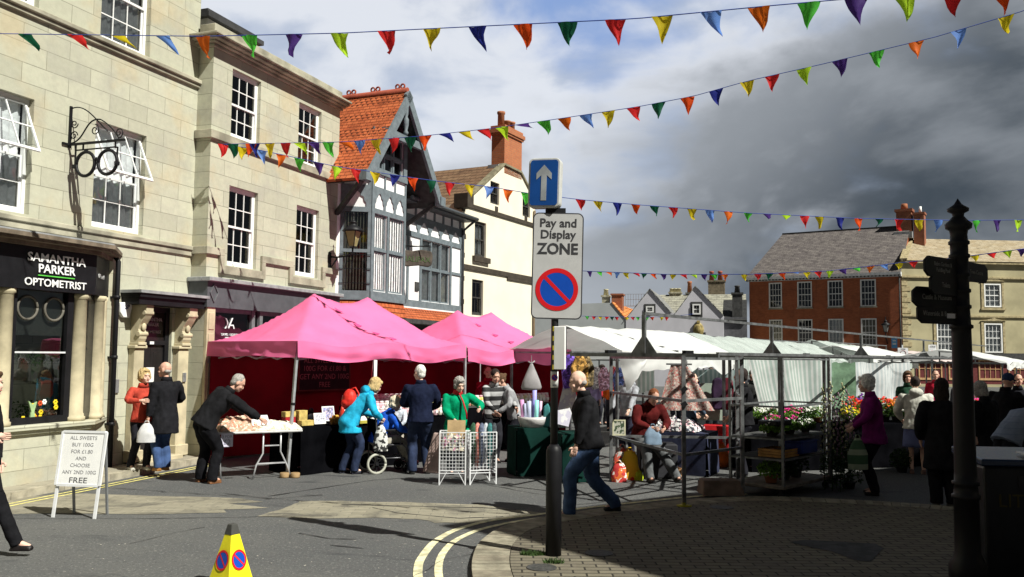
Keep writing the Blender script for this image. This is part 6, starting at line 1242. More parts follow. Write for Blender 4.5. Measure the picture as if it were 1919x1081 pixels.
jars(TL(1.62, .50, .805), A1, 20, 3, .122, .16, .12, 'clear sweet jar with pale lid on the stepped shelf under the left gazebo', 'sweet jars on the stepped shelf', seed=1)
ws = thing('jar_counter', 'dark counter carrying the row of white lidded jars under the right gazebo', 'counter', TL(4.3, .40), A1); b = MB(); b.box(0, 2.9, 0, .5, 0, .92); b.build('counter_body', M_bc, ws); b = MB(); b.box(-.02, 2.92, -.02, .52, .92, .95); b.build('counter_top', M_dark, ws)
jars(TL(4.4, .52, .95), A1, 22, 1, .125, .18, .13, 'white lidded jar in the single row under the right gazebo', 'white lidded jars under the right gazebo', 1.1, seed=4)
# ================================================================ WIRE DUMP BINS
M_wire = mat('white_wire', (.75, .76, .78), .4, var=.05, bump=0)
def dump_bin(label, p, ang, w=.40, d=.36, h=.80):
    t = thing('wire_basket', label, 'display basket', p, ang, 'wire display baskets'); f = MB(); zb = .22
    for x in (0, w):
        for y in (0, d): f.bar((x, y, 0), (x, y, h), .018)
    f.build('posts', M_wire, t)
    for k, (a, b) in enumerate((((0, 0), (w, 0)), ((w, 0), (w, d)), ((w, d), (0, d)), ((0, d), (0, 0)))):
        g = MB(); A0, B0 = Vector((*a, 0)), Vector((*b, 0)); n = 8
        for i in range(1, n): q = A0.lerp(B0, i/n); g.bar(q+Vector((0, 0, zb)), q+Vector((0, 0, h)), .006)
        m_ = 11
        for i in range(m_+1): z = zb+(h-zb)*i/m_; g.bar(A0+Vector((0, 0, z)), B0+Vector((0, 0, z)), .014 if i in (0, m_) else .006)
        g.build('mesh_side', M_wire, t)
    l = MB()
    for x, sx in ((0, 1), (w, -1)):
        for y in (0, d): l.bar((x, y, 0), (x+sx*.11, y, zb-.02), .010)
        l.bar((x, 0, .18), (x, d, .18), .010)
    l.bar((0, 0, .18), (w, 0, .18), .012); l.bar((0, d, .18), (w, d, .18), .012); l.build('braces', M_wire, t); return t
g = G(823, 909); ga = radians(3); dump_bin('left white wire basket holding cardboard and cloth before the green coat', g, ga); g2 = G(879, 909); dump_bin('right white wire basket of umbrellas and scarves', (g.x+.47, g.y+.04, 0), radians(18), .42, .36, .80)
b = MB(); b.box(-.14, .14, 0, .01, 0, .38); tag(b.build('cardboard_sheet', mat('cardboard', (.42, .30, .16), .85), loc=(g.x+.24, g.y+.16, .60), rot=(radians(-8), 0, 0)), 'brown cardboard sheet standing in the left wire basket', 'cardboard')
heap('folded_cloths', 'cream and pink cloths filling the left wire basket', 'cloths', (g.x+.2, g.y+.18, .52), 0, .19, .17, .22, speckmat('cloths', (.5, .46, .36), [(.4, .15, .25), (.1, .1, .09)], 12, .55), 9)
uc = [('green', (.03, .09, .05)), ('salmon pink', (.62, .22, .18)), ('slate blue', (.10, .12, .18)), ('pale grey', (.4, .42, .46)), ('teal', (.03, .14, .14)), ('striped dark', (.05, .06, .07))]
for i, (n_, c) in enumerate(uc):
    p = Vector((g.x+.50+.065*i, g.y+.20+.02*(i % 2), 0)); b = MB(); b.tube([p+Vector((0, 0, .24)), p+Vector((.01, 0, .5)), p+Vector((.0, -.01, .88)), p+Vector((.01, .02, .93))], [.02, .035, .045, .02], 8); tag(b.build('rolled_scarf', mat('scarf_'+n_.replace(' ', '_'), c, .8, var=.4, scale=30), ), n_+' rolled scarf standing in the right wire basket', 'scarf', 'rolled scarves in the wire basket')
bg = MB(); bg.prism([(-.12, .0), (.14, 0), (.10, .62), (-.02, .62)], -.05, .05); tag(bg.build('canvas_bag', mat('brown_pink_bag', (.30, .22, .20), .8, var=.25), loc=(g.x-.16, g.y+.24, .16), rot=(0, radians(6), 0), bevel=.02, seg=2), 'brownish tall bag leaning on the left wire basket', 'bag')
# ================================================================ GREEN CLOTH TABLE WITH ROLLS
g3 = G(968, 893); cloth_table('table under dark green cloth left of the sign pole, wrapping rolls on top', (g3.x, g3.y, 0), radians(14), .72, .6, .78, M_gc)
g4 = G(1048, 906); cloth_table('table under dark green cloth right of the sign pole, behind the striding man', (g4.x+.05, g4.y+.1, 0), radians(10), .58, .7, .74, M_gc)
t = thing('roll_bin', 'white cloth-draped tub holding upright rolls on the green table', 'tub', (g3.x+.26, g3.y+.25, .80)); b = MB(); b.lathe([(.20, 0), (.24, .12), (.25, .17), (.23, .17), (.18, .02)], 18); b.build('tub_body', mat('draped_white', (.62, .6, .6), .8, var=.15, bump=.4), t)
for i, (n_, c, x, y, h, r) in enumerate((('tall lilac', (.38, .36, .80), .03, .05, .68, .038), ('turquoise', (.30, .70, .68), .06, -.06, .42, .035), ('light grey blue', (.42, .46, .62), -.05, -.02, .40, .038), ('second grey blue', (.45, .48, .66), -.10, .0, .36, .035), ('mauve pink', (.62, .30, .55), -.15, .03, .42, .035), ('pale pink', (.7, .42, .55), .12, .02, .4, .025), ('small white', (.7, .7, .72), -.02, .1, .44, .03))):
    b = MB(); b.tube([(0, 0, 0), (.02*x/.1, 0, h)], r, 12); tag(b.build('wrapping_roll', mat('roll_%d' % i, c, .5, var=.1, bump=0), loc=(g3.x+.26+x, g3.y+.25+y, .83)), n_+' roll of wrapping standing in the white tub', 'roll')
for i, (n_, c, x, w, h) in enumerate((('grey', (.22, .23, .25), .62, .14, .34), ('teal', (.05, .22, .22), .50, .12, .40), ('silver', (.34, .34, .36), .74, .13, .3))):
    b = MB(); b.prism([(-w/2, 0), (w/2, 0), (w/2*.9, h*.8), (.02, h), (-w/2*.8, h*.85)], -.05, .05); tag(b.build('cloth_bag', mat('bag_'+n_, c, .7, var=.3), loc=(g3.x+x, g3.y+.12+.1*(i % 2), .80), rot=(0, 0, .2*i-.2), bevel=.02, seg=2), n_+' cloth bag sagging on the green table by the sign pole', 'bag')
b = MB(); b.prism([(-.20, -.25), (.02, -.3), (.20, .42), (-.02, .5)], -.02, .02); tag(b.build('wrapping_sheet', speckmat('lilac_print', (.58, .56, .68), [(.75, .75, .78)], 9, .5), loc=(g4.x+.12, g4.y+.05, 1.18), rot=(radians(-10), 0, 0)), 'lilac printed wrapping sheet propped in front of the striding man', 'sheet')
b = MB(); b.tube([(0, 0, 0), (.02, 0, .2), (-.02, 0, .4), (.03, 0, .55)], [.05, .06, .05, .03], 8); tag(b.build('red_scarf', mat('red_wool', (.5, .02, .03), .8, var=.3), loc=(g4.x+.32, g4.y-.02, 1.05)), 'red scarf hanging in front of the striding man', 'scarf')
# hanging plastic bag under the white canopy corner
p = At(996, 700, 13.2); t = thing('plastic_bag', 'translucent tapered plastic bag hanging from the canopy corner', 'bag', (p.x, p.y, p.z)); b = MB(); b.lathe([(.012, .16), (.03, .12), (.075, .02), (.125, -.10), (.155, -.20), (.14, -.235), (.06, -.245), (.01, -.245)][::-1], 16); o = b.build('bag_body', mat('milky_plastic', (.48, .46, .47), .4, var=.15, trans=.4), t); o.scale = (1, .55, 1)
b = MB(); b.lathe([(.01, -.22), (.11, -.225), (.13, -.19), (.10, -.06), (.03, -.03)], 14); o = b.build('bag_contents', mat('white_goods', (.7, .7, .72), .8), t); o.scale = (.95, .5, .95); b = MB(); b.bar((0, 0, .15), (0, 0, .27), .008); b.tube([(-.05, 0, .18), (0, 0, .15), (.05, 0, .19)], .012, 6); b.build('knot', MATS['milky_plastic'], t)
# ================================================================ MARKET STALL FRAMES
M_tube = mat('stall_steel', (.17, .175, .18), .5, .5, var=.35, scale=7, bump=.1)
K1 = Vector((colx(1207, 12.3), 12.3, 0)); K2 = Vector((colx(1447, 16.5), 16.5, 0)); RR = (K2-K1).normalized(); QQ = Vector((RR.y, -RR.x, 0)); RA = atan2(RR.y, RR.x)
RW = lambda s, q, z=0: K1+RR*s+QQ*q+Vector((0, 0, z))
SS = [0.0, 5.17, 11.5, 19.0, 32.5]
def frame(label, s, ridge_to, qs, ql=1.2, extra=(), cat='stall frame'):
    """one bay of tubular frame: cross beam with king post and gusset plates, two legs, rails to the next bay"""
    t = thing('market_stall', label, cat, RW(s, 0), RA-pi/2, 'bare tubular market stall frames')   # local x: across (towards right/near), local y: along the row
    b = MB(); b.bar((-ql, 0, 2.02), (ql-.1, 0, 2.02), .05); b.build('cross_beam', M_tube, t)
    b = MB(); b.bar((0, 0, 2.0), (0, 0, 2.58), .05); kp_ = b.build('king_post', M_tube, t); b = MB(); b.prism([(-.20, 2.045), (.20, 2.045), (.03, 2.28), (-.03, 2.28)], -.008, .008); b.build('gusset_plate', M_tube, kp_)
    for q in qs: b = MB(); b.bar((q, 0, .02), (q, 0, 2.0), .05); lg = b.build('leg', M_tube, t)
    n = ridge_to-s
    b = MB(); b.bar((0, 0, 2.60), (0, n, 2.60), .042); b.build('ridge_pole', M_tube, t)
    for q in (-ql, ql-.12): b = MB(); b.bar((q, 0, 2.045), (q, n, 2.045), .042); b.build('eaves_rail', M_tube, t)
    for q in (-.6, .6): b = MB(); b.bar((q, .0, 2.06), (q, .26, 2.06), .055); b.build('clamp', M_black, t)
    return t
frame('nearest bare stall bay with tall king post just right of the sign pole', 0, SS[1], (), 1.2)
for i, lab in ((1, 'second bare stall bay behind the plant trolley'), (2, 'third bare stall bay behind the purple jacket'), (3, 'fourth bare stall bay before the cream building')): frame(lab, SS[i], SS[i+1], (-.95, .95), 1.15)
# near display frame with posts and rails
def near_frame():
    P = {1: G(1282, 957), 2: G(1145, 902), 3: G(1392, 935), 4: At(1381, 700, 14.2)}; P[4].z = 0
    t = thing('display_rack', 'open steel display frame whose front leg has a yellow foot on the pavement', 'stall frame', (P[1].x, P[1].y, 0)); o = Vector((P[1].x, P[1].y, 0))
    for k in P:
        p = Vector((P[k].x, P[k].y, 0))-o; z0 = BPZ if k == 1 else 0; b = MB(); b.bar(p+Vector((0, 0, z0)), p+Vector((0, 0, 2.02)), .05); lg = b.build('leg', M_tube, t)
        if k == 1: b = MB(); b.lathe([(.10, z0+.002), (.10, z0+.012), (.03, z0+.015), (.03, z0+.05), (.0275, z0+.05)], 12, (p.x, p.y, 0)); b.build('yellow_foot', mat('foot_yellow', (.42, .38, .03), .6, var=.4), lg)
    for a, c in ((1, 2), (1, 3), (2, 4), (3, 4)):
        pa, pc = Vector((P[a].x, P[a].y, 0))-o, Vector((P[c].x, P[c].y, 0))-o
        for z in (.72, 1.42, 1.98):
            if z == 1.42 and (a, c) == (2, 4): continue
            b = MB(); b.bar(pa+Vector((0, 0, z)), pc+Vector((0, 0, z)), .038); b.build('rail', M_tube, t)
    b = MB(); b.bar((-.03, -.03, 1.55), (.03, -.03, 1.60), .06); b.bar((-.03, -.03, 1.36), (.03, -.03, 1.40), .06); b.build('clamp', M_black, t)
    return P
PF = near_frame()
# ================================================================ CANOPIES
M_canv = mat('white_canvas', (.78, .79, .78), .7, var=.08, scale=1.2, trans=.30, bump=.06)
M_cans = stripemat('striped_canvas', (.74, .77, .75), (.46, .56, .52), .11, 'u', .45, .35)
J1 = Vector((colx(1057, 17.7), 17.7, 0)); JW = lambda s, q, z=0: J1+RR*s+QQ*q+Vector((0, 0, z))
def canopy(label, s0, s1, m, zr=2.62, ze=2.12, ql=1.3, qr=1.3, skirt=0.0, seed=0, droop=0.0, org=J1, zdrop=0.0, left_skirt=0.0):
    t = thing('canopy', label, 'canopy', org+RR*s0, RA-pi/2, 'sheets over the market stalls'); L = s1-s0
    def z_(x, y): 
        f = abs(x)/(ql if x < 0 else qr); n = .05*noise.noise(Vector((x*1.1+seed, y*.8, 0)))+.03*noise.noise(Vector((x*3+seed, y*2.5, 3))); return zr-(zr-ze)*f**1.1+n-droop*sin(pi*y/L)-zdrop*y/L-.05*abs(sin(y*2.1))*f
    b = MB(); b.grid(lambda u, v: (-ql+(ql+qr)*u, L*v, z_(-ql+(ql+qr)*u, L*v)), 30, max(10, int(L*5)), uvs=(L*0+2.6, 0)); 
    for k, (u, v) in b.uv.items(): b.uv[k] = (b.v[k].y, b.v[k].x)
    b.build('roof_sheet', m, t)
    if skirt:
        b = MB(); b.grid(lambda u, v: (qr+.02+.05*noise.noise(Vector((u*L*2, v*2, seed)))*v, L*u, z_(qr, L*u)-v*skirt*(.7+.45*noise.noise(Vector((u*L*.9, seed, 2)))+.25*abs(sin(u*L*1.6)))), int(L*8), 6)
        for k in range(len(b.v)): b.uv[k] = (b.v[k].y, b.v[k].z)
        b.build('skirt', m, t)
    if left_skirt:
        b = MB(); b.grid(lambda u, v: (-ql+.1*v, L*u, z_(-ql, L*u)-v*left_skirt), 20, 4); b.build('skirt', m, t)
    f = MB()
    for y in [.05+i*(L-.1)/max(1, int(L/3)) for i in range(max(1, int(L/3))+1)]:
        f.bar((-ql, y, ze-.06), (qr, y, ze-.06), .04); f.bar((-ql+.12, y, 0), (-ql+.12, y, ze-.06), .045); f.bar((qr-.12, y, 0), (qr-.12, y, ze-.06), .045); f.bar((0, y, ze-.06), (0, y, zr-.06), .04)
    f.bar((0, 0, zr-.06), (0, L, zr-.06), .04); f.build('poles', M_tube, t); return t
canopy('near white sheet canopy right of the sign pole', 0, 5.6, M_canv, skirt=.42, seed=1, ql=1.45)
canopy('long pale green striped sheet canopy continuing behind the white one', 5.65, 16, M_cans, zr=2.60, ze=2.05, skirt=.5, seed=5, zdrop=.1)
canopy('further white sheet canopy in front of the brick building', 16.1, 27, M_cans, zr=2.65, ze=2.1, skirt=.3, seed=8, zdrop=.25)
o2 = Vector((colx(1560, 30), 30, 0)); canopy('far white canopy before the brick building corner', 0, 6, M_canv, org=o2, zr=2.45, ze=2.1, skirt=.3, seed=12)
o3 = Vector((colx(1760, 27), 27, 0)); canopy('white canopy seen just right of the fingerpost', 0, 7, M_canv, org=o3, zr=2.30, ze=1.95, ql=1.8, qr=1.8, skirt=.2, seed=14)
o4 = Vector((colx(1690, 38), 38, 0)); canopy('pinkish white canopy low behind the white hooded jacket', 0, 6, mat('pale_pink_canvas', (.72, .60, .58), .7, var=.1, trans=.3), org=o4, zr=2.35, ze=1.95, seed=17)
o5 = Vector((colx(1150, 34), 34, 0)); canopy('distant white canopy seen through the stall left of the seated figure', 0, 6, M_canv, org=o5, zr=2.4, ze=1.9, ql=2.5, qr=2.5, skirt=.3, seed=18)
# hanging sheets at the sides of the stalls
def curtain_sheet(label, pa, pb, zt, zb0, zb1, m, seed=0, gather=.0, name='hanging_sheet'):
    """pa, pb ground points; bottom edge runs from zb0 to zb1, optionally gathered sideways"""
    pa, pb = Vector((pa[0], pa[1], 0)), Vector((pb[0], pb[1], 0)); L = (pb-pa).length; d = (pb-pa)/L; n = Vector((d.y, -d.x, 0)); b = MB()
    def fn(u, v): zb = zb0+(zb1-zb0)*u; s = u*(1-gather*v)+gather*v*.9; p = pa+d*L*s+n*(.05*sin(u*L*7+seed)+.10*noise.noise(Vector((u*L*1.5, v*2, seed)))*v); return (p.x, p.y, zt-.03*sin(pi*u*3)**2-(zt-zb)*v)
    b.grid(fn, int(L*18), 14)
    for k in range(len(b.v)): i = k % (int(L*18)+1); b.uv[k] = (i/int(L*18)*L, b.v[k].z)
    return tag(b.build(name, m), label, 'sheet', 'sheets hung at the sides of the stalls')
def gxy(px, d): return (colx(px, d), d)
curtain_sheet('wide grey striped sheet hanging behind the plant trolley, gathered to the right', gxy(1398, 17), gxy(1562, 18), 1.98, .55, .75, M_cans, 1, .22)
curtain_sheet('white striped sheet hanging behind the purple jacket', gxy(1563, 19), gxy(1702, 20.5), 1.93, 1.02, .98, stripemat('striped_canvas_pale', (.80, .82, .82), (.60, .66, .68), .11, 'u', .5, .35), 2, .0)
curtain_sheet('green edged folded sheet between the two striped sheets', gxy(1552, 18.7), gxy(1600, 18.9), 1.93, .95, .98, mat('green_canvas', (.16, .26, .17), .8, var=.3, trans=.2), 3, -.4)
curtain_sheet('grey striped sheet deep inside the middle stall', gxy(1300, 21), gxy(1392, 21.5), 1.72, .9, .95, stripemat('striped_dim', (.36, .42, .42), (.20, .28, .28), .12, 'u', .5, .3), 4)
curtain_sheet('pale striped sheet glimpsed behind the seated figure', gxy(1183, 22), gxy(1226, 22), 1.78, 1.05, 1.2, M_cans, 5)
curtain_sheet('bunched white sheet hanging from the near canopy corner', gxy(1160, 16.5), gxy(1215, 16.6), 2.0, 1.35, 1.9, M_canv, 6, .3)
# quilt hung as a display, and stall goods
M_quilt = speckmat('quilt_cloth', (.36, .28, .25), [(.16, .08, .08), (.50, .44, .38), (.40, .14, .12)], 22, .53)
t = thing('hanging_quilt', 'patterned brown and red cloth fanned out behind the seated figure', 'cloth', (colx(1238, 15.6), 15.6, 0)); b = MB(); L = .95
b.grid(lambda u, v: ((.18+.28*u)*(1-v)+v*(-.05+L*u*1.05), .02*sin(u*19)*(.3+v), 1.86-.80*v), 40, 12); b.build('cloth', M_quilt, t); b = MB(); b.bar((.1, 0, 1.87), (.55, 0, 1.87), .03); b.build('hanger', M_tube, t)
def stall_table(label, px0, px1, d0, d1, dep, h, m): a, b_ = Vector((*gxy(px0, d0), 0)), Vector((*gxy(px1, d1), 0)); v = b_-a; return cloth_table(label, a, atan2(v.y, v.x), v.length, dep, h, m), a, v
tb, a_, v_ = stall_table('navy clothed table with crumpled goods behind the seated figure', 1225, 1322, 15.3, 14.9, .8, .70, mat('navy_cloth', (.03, .035, .07), .85, var=.3))
b = MB(); b.box(0, v_.length, .02, .78, .0, .35)
heap('crumpled_goods', 'heap of white and grey crumpled socks on the navy table', 'goods', a_+v_*.5+Vector((0, .4, .73)), atan2(v_.y, v_.x), v_.length*.5, .34, .16, speckmat('crumple', (.58, .56, .56), [(.10, .12, .18), (.62, .35, .40), (.75, .75, .74), (.03, .03, .04)], 15, .5), 2, 1.2, 50, 30)
stall_table('red topped low table in the middle stall', 1318, 1386, 17.2, 17.0, .6, .66, mat('red_cloth', (.50, .015, .02), .7, var=.15))
b = MB(); b.box(0, .62, 0, .04, .0, .75); tag(b.build('display_board', mat('pale_green_board', (.30, .36, .30), .7, var=.1), loc=(colx(1296, 18), 18, .72)), 'pale green board standing in the middle stall', 'board')
for i, (px, n_, c) in enumerate(((1300, 'dark blue', (.01, .015, .05)), (1345, 'navy and maroon', (.03, .015, .04)), (1362, 'dark red', (.10, .01, .02)))):
    b = MB(); b.prism([(-.10, .95), (.10, .95), (.13, 1.35), (.10, 1.55), (0, 1.60), (-.10, 1.55), (-.13, 1.35)], -.06, .06); tag(b.build('hanging_garment', mat('garment_%d' % i, c, .9, var=.4), loc=(*gxy(px, 17.8), 0), bevel=.03, seg=2), n_+' garment hanging in the middle stall', 'garment')
for i, (px, n_, c, d) in enumerate(((1086, 'orange and green knitted', (.35, .18, .03), 13.9), (1097, 'brown floral', (.14, .10, .04), 14.0), (1068, 'violet', (.12, .05, .40), 14.1), (1132, 'pink and white', (.6, .3, .4), 20), (1150, 'red checked', (.5, .06, .08), 20.5), (1160, 'blue patterned', (.08, .12, .35), 19.5), (1118, 'white', (.6, .6, .62), 21))):
    z1 = 2.02 if d < 15 else 1.75; b = MB(); b.prism([(-.10, z1-.55), (.12, z1-.5), (.14, z1-.2), (.05, z1), (-.05, z1), (-.14, z1-.2)], -.07, .07); tag(b.build('hanging_garment', speckmat('knit_%d' % i, c, [tuple(min(1, x*2.2+.05) for x in c), tuple(x*.4 for x in c)], 16, .52), loc=(*gxy(px, d), 0), bevel=.03, seg=2), n_+' garment hanging under the canopy beyond the striding man', 'garment')
# framed picture hooked on the frame, bags and crates on the road
p = At(1160, 802, 13.6); framed('cream framed small picture hooked on the steel frame leg', (p.x, p.y, At(1160, 816, 13.6).z), 0, .20, .24, speckmat('small_print', (.45, .45, .38), [(.05, .08, .04)], 16, .5), mat('cream_frame', (.62, .6, .42), .5), 0)
def carrier(label, px, py, w, h, m, rz=0, seed=0, d=.5):
    g = G(px, py); t = thing('carrier_bag', label, 'bag', (g.x, g.y, 0), rz); b = MB()
    def fn(u, v):
        a = 2*pi*u; r = (.5+.08*noise.noise(Vector((cos(a)*2, sin(a)*2+seed, v*3)))); k = (1-.45*v**2.2)*(.86+.5*v*(1-v)); return (w*r*cos(a)*k, w*d*r*sin(a)*k+.0, h*v*(1+.10*noise.noise(Vector((a, seed, 0)))))
    b.grid(fn, 22, 12); b.add([(0, 0, .005)], []); b.build('bag_body', m, t); b = MB()
    for s in (-1, 1): b.tube([(-w*.16, s*.02, h*.95), (-w*.06, s*.03, h*1.12), (w*.06, s*.03, h*1.12), (w*.16, s*.02, h*.95)], .008, 5)
    b.build('handle', m, t); return t
carrier('orange white and red carrier bag on the road by the steel frame', 1160, 903, .27, .30, speckmat('orange_white', (.75, .16, .03), [(.8, .75, .7), (.5, .03, .03)], 9, .5), seed=1)
carrier('bulging yellow carrier bag with a red mark, tallest of the road bags', 1180, 899, .34, .46, speckmat('yellow_red', (.85, .50, .02), [(.7, .05, .02)], 4, .6), seed=2)
carrier('clear bag of red and silver goods behind the yellow carrier bag', 1166, 894, .36, .48, speckmat('clear_mix', (.35, .33, .33), [(.7, .10, .06), (.6, .58, .55)], 11, .5), seed=3)
carrier('small lime green bag right of the yellow carrier bag', 1197, 900, .16, .14, mat('lime_bag', (.45, .55, .02), .6), seed=4)
carrier('slumped orange bag inside the dark middle stall', 1346, 874, .46, .42, mat('orange_bag', (.80, .16, .02), .5, var=.3), seed=5, d=.8)
def crate(label, p, rz, w, d, h, m, group=None, slats=3):
    t = thing('crate', label, 'crate', p, rz, group); b = MB()
    for k in range(slats):
        z = h*k/slats; e = h/slats*.82; b.box(0, w, 0, .012, z, z+e); b.box(0, w, d-.012, d, z, z+e); b.box(0, .012, .0121, d-.0121, z, z+e); b.box(w-.012, w, .0121, d-.0121, z, z+e)
    b.box(.012, w-.012, .012, d-.012, .005, .015); b.build('slats', m, t)
    for x in (.013, w-.035):
        for y in (.013, d-.035): b = MB(); b.box(x, x+.022, y, y+.022, .015, h-.005); b.build('corner_post', m, t)
    return t
M_wood = mat('raw_wood', (.38, .20, .09), .8, var=.35, scale=6, bump=.3)
g = G(1250, 895); crate('small wooden crate by the foot of the seated figure', (g.x, g.y, 0), .25, .30, .28, .15, M_wood, 'wooden crates on the road'); g = G(1278, 890); crate('wooden crate immediately right of the frame leg with a yellow foot', (g.x, g.y+.1, 0), .3, .26, .26, .15, M_wood, 'wooden crates on the road')
g = G(1212, 893); b = MB(); b.box(0, .34, 0, .05, 0, .02); tag(b.build('white_strip', M_white, loc=(g.x-.1, g.y-.1, 0), rot=(0, 0, .25)), 'white strip of wood lying on the road by the bags', 'plank')
g = G(1318, 937); b = MB(); b.add([(0, 0, 0), (.60, .02, 0), (.60, .45, 0), (0, .45, 0), (.04, .15, .19), (.56, .17, .19), (.56, .45, .19), (.04, .45, .19)], [(0, 1, 5, 4), (1, 2, 6, 5), (2, 3, 7, 6), (3, 0, 4, 7), (4, 5, 6, 7)]); tag(b.build('low_box', mat('dark_card', (.13, .09, .07), .8, var=.3), loc=(g.x, g.y, BPZ), bevel=.01), 'low brown tray box on the pavement edge beneath the steel frame', 'box')
# ================================================================ PLANTS
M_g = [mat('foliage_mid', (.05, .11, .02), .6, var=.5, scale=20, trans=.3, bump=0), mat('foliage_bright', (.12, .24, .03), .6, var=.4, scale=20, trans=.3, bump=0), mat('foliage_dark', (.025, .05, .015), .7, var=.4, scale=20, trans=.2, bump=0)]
PC = dict(white=(.75, .76, .68), pink=(.75, .04, .28), red=(.80, .04, .02), orange=(.80, .22, .02), yellow=(.8, .6, .02), purple=(.18, .03, .30), mauve=(.24, .15, .20), cream=(.42, .42, .24))
def plant(label, p, r, h, col, gi=0, nl=220, nf=22,  name='potted_plant', pot=True, seed=0, fr=.022, group='potted plants on the flower stall'):
    rr = random.Random(seed*13+5); t = thing(name, label, 'plant', p, 0, group); ph = min(.10, h*.3); nl = int(nl*2.2); nf = int(nf*1.5)
    if pot: b = MB(); b.lathe([(r*.38, 0), (r*.5, ph), (r*.54, ph), (r*.48, ph-.01)], 10); b.build('pot', M_dark if rr.random() < .9 else MATS['terracotta'], t)
    b = MB()
    for i in range(nl):
        a = rr.uniform(0, 2*pi); q = r*sqrt(rr.random()); z = ph*.8+(h-ph)*rr.random()**.7*(1-.4*(q/r)**2); c = Vector((q*cos(a), q*sin(a), z)); d1 = Vector((rr.uniform(-1, 1), rr.uniform(-1, 1), rr.uniform(-.3, 1))).normalized(); d2 = d1.cross(Vector((rr.uniform(-1, 1), rr.uniform(-1, 1), .3))).normalized(); l = rr.uniform(.03, .055)
        b.add([c-d2*l*.35, c+d1*l*.6, c+d2*l*.35, c-d1*l*.4], [(0, 1, 2, 3)])
    b.build('foliage', M_g[gi], t)
    if col:
        b = MB(); n = mat('petal_'+col, PC[col], .6, var=.35, scale=40, bump=0, trans=.25)
        for i in range(nf):
            a = rr.uniform(0, 2*pi); q = r*sqrt(rr.random())*.95; z = h*(.72+.32*rr.random())*(1-.25*(q/r)**2); c = Vector((q*cos(a), q*sin(a), z)); N_ = Vector((rr.uniform(-.6, .6), rr.uniform(-1, .2), rr.uniform(.2, 1))).normalized(); x, y, _ = basis(N_); k = 6; rad = fr*rr.uniform(.7, 1.25)
            b.add([c+N_*.006]+[c+(x*cos(2*pi*j/k)+y*sin(2*pi*j/k))*rad*(1 if j % 2 else .72) for j in range(k)], [(0, 1+j, 1+(j+1) % k) for j in range(k)])
        b.build('flowers', n, t)
    return t
ORD = 'first second third fourth fifth sixth seventh eighth ninth tenth eleventh twelfth thirteenth fourteenth'.split()
def foxglove(label, p, h, col, seed):
    rr = random.Random(seed); t = thing('foxglove', label, 'plant', p, 0, 'tall flower spires by the trolley'); b = MB(); b.tube([(0, 0, 0), (.01, 0, h*.6), (.02*rr.uniform(-1, 1), 0, h)], [.007, .006, .003], 5); b.build('stem', M_g[0], t); b = MB()
    for i in range(34): z = h*(.35+.63*i/34); a = i*2.4; r = .05*(1.12-z/h)+.012; b.lathe([(.004, 0), (.012, -.012), (.017, -.034)], 6, (r*cos(a), r*sin(a), z))
    b.build('bells', mat('petal_bell_'+str(col), PC[col], .6, var=.3, bump=0), t); b = MB()
    for i in range(40): a = rr.uniform(0, 6.28); z = rr.random()*h*.45; l = rr.uniform(.06, .12); c = Vector((0, 0, z)); d = Vector((cos(a), sin(a), .3)); s_ = Vector((-sin(a), cos(a), 0))*.018; b.add([c, c+d*l*.5+s_, c+d*l, c+d*l*.5-s_], [(0, 1, 2, 3)])
    b.build('leaves', M_g[0], t)
def trolley():
    a = G(1403, 921); b_ = G(1470, 938); c_ = G(1560, 914); o = Vector((b_.x, b_.y, 0)); vx = Vector((c_.x-b_.x, c_.y-b_.y, 0)); vy = Vector((a.x-b_.x, a.y-b_.y, 0)); L, D = vx.length, max(.6, vy.length); ang = atan2(vx.y, vx.x)
    t = thing('plant_trolley', 'tall steel nursery trolley with shelves of plants on the pavement edge', 'trolley', (b_.x, b_.y, 0), ang); 
    b = MB(); b.box(0, L, 0, D, .14, .19); b.build('base', mat('trolley_base', (.16, .14, .12), .7, var=.3), t, bevel=.01)
    for x in (.08, L-.08):
        for y in (.08, D-.08): b = MB(); b.lathe([(.05, -.014), (.05, .014)], 14, (x, y, .05), axis='x'); b.box(x-.02, x+.02, y-.02, y+.02, .06, .14); b.build('castor', M_black, t)
    for x in (.02, L-.02):
        for y in (.02, D-.02):
            b = MB(); b.bar((x, y, .19), (x, y, 2.0), .038); 
            p = b.build('upright', M_tube, t); b = MB()
            for k in range(22): b.box(x-.008, x+.008, y-.0205, y-.0195, .3+k*.075, .33+k*.075)
            b.build('slots', M_dark, p)
    for z in (.55, .84, 1.30, 1.98):
        b = MB(); b.bar((0, .02, z), (L, .02, z), .025); b.bar((0, D-.02, z), (L, D-.02, z), .025); b.bar((.02, .03, z), (.02, D-.03, z), .025); b.bar((L-.02, .03, z), (L-.02, D-.03, z), .025)
        b.build('shelf_rail', M_tube, t)
    for z in (.56, .85): b = MB(); b.box(.03, L-.03, .03, D-.03, z, z+.012); b.build('shelf', M_dark, t)
    W_ = lambda x, y, z: o+Vector((cos(ang)*x-sin(ang)*y, sin(ang)*x+cos(ang)*y, z))
    return W_, L, D, ang
TW, TLn, TD, TA = trolley()
i = 0
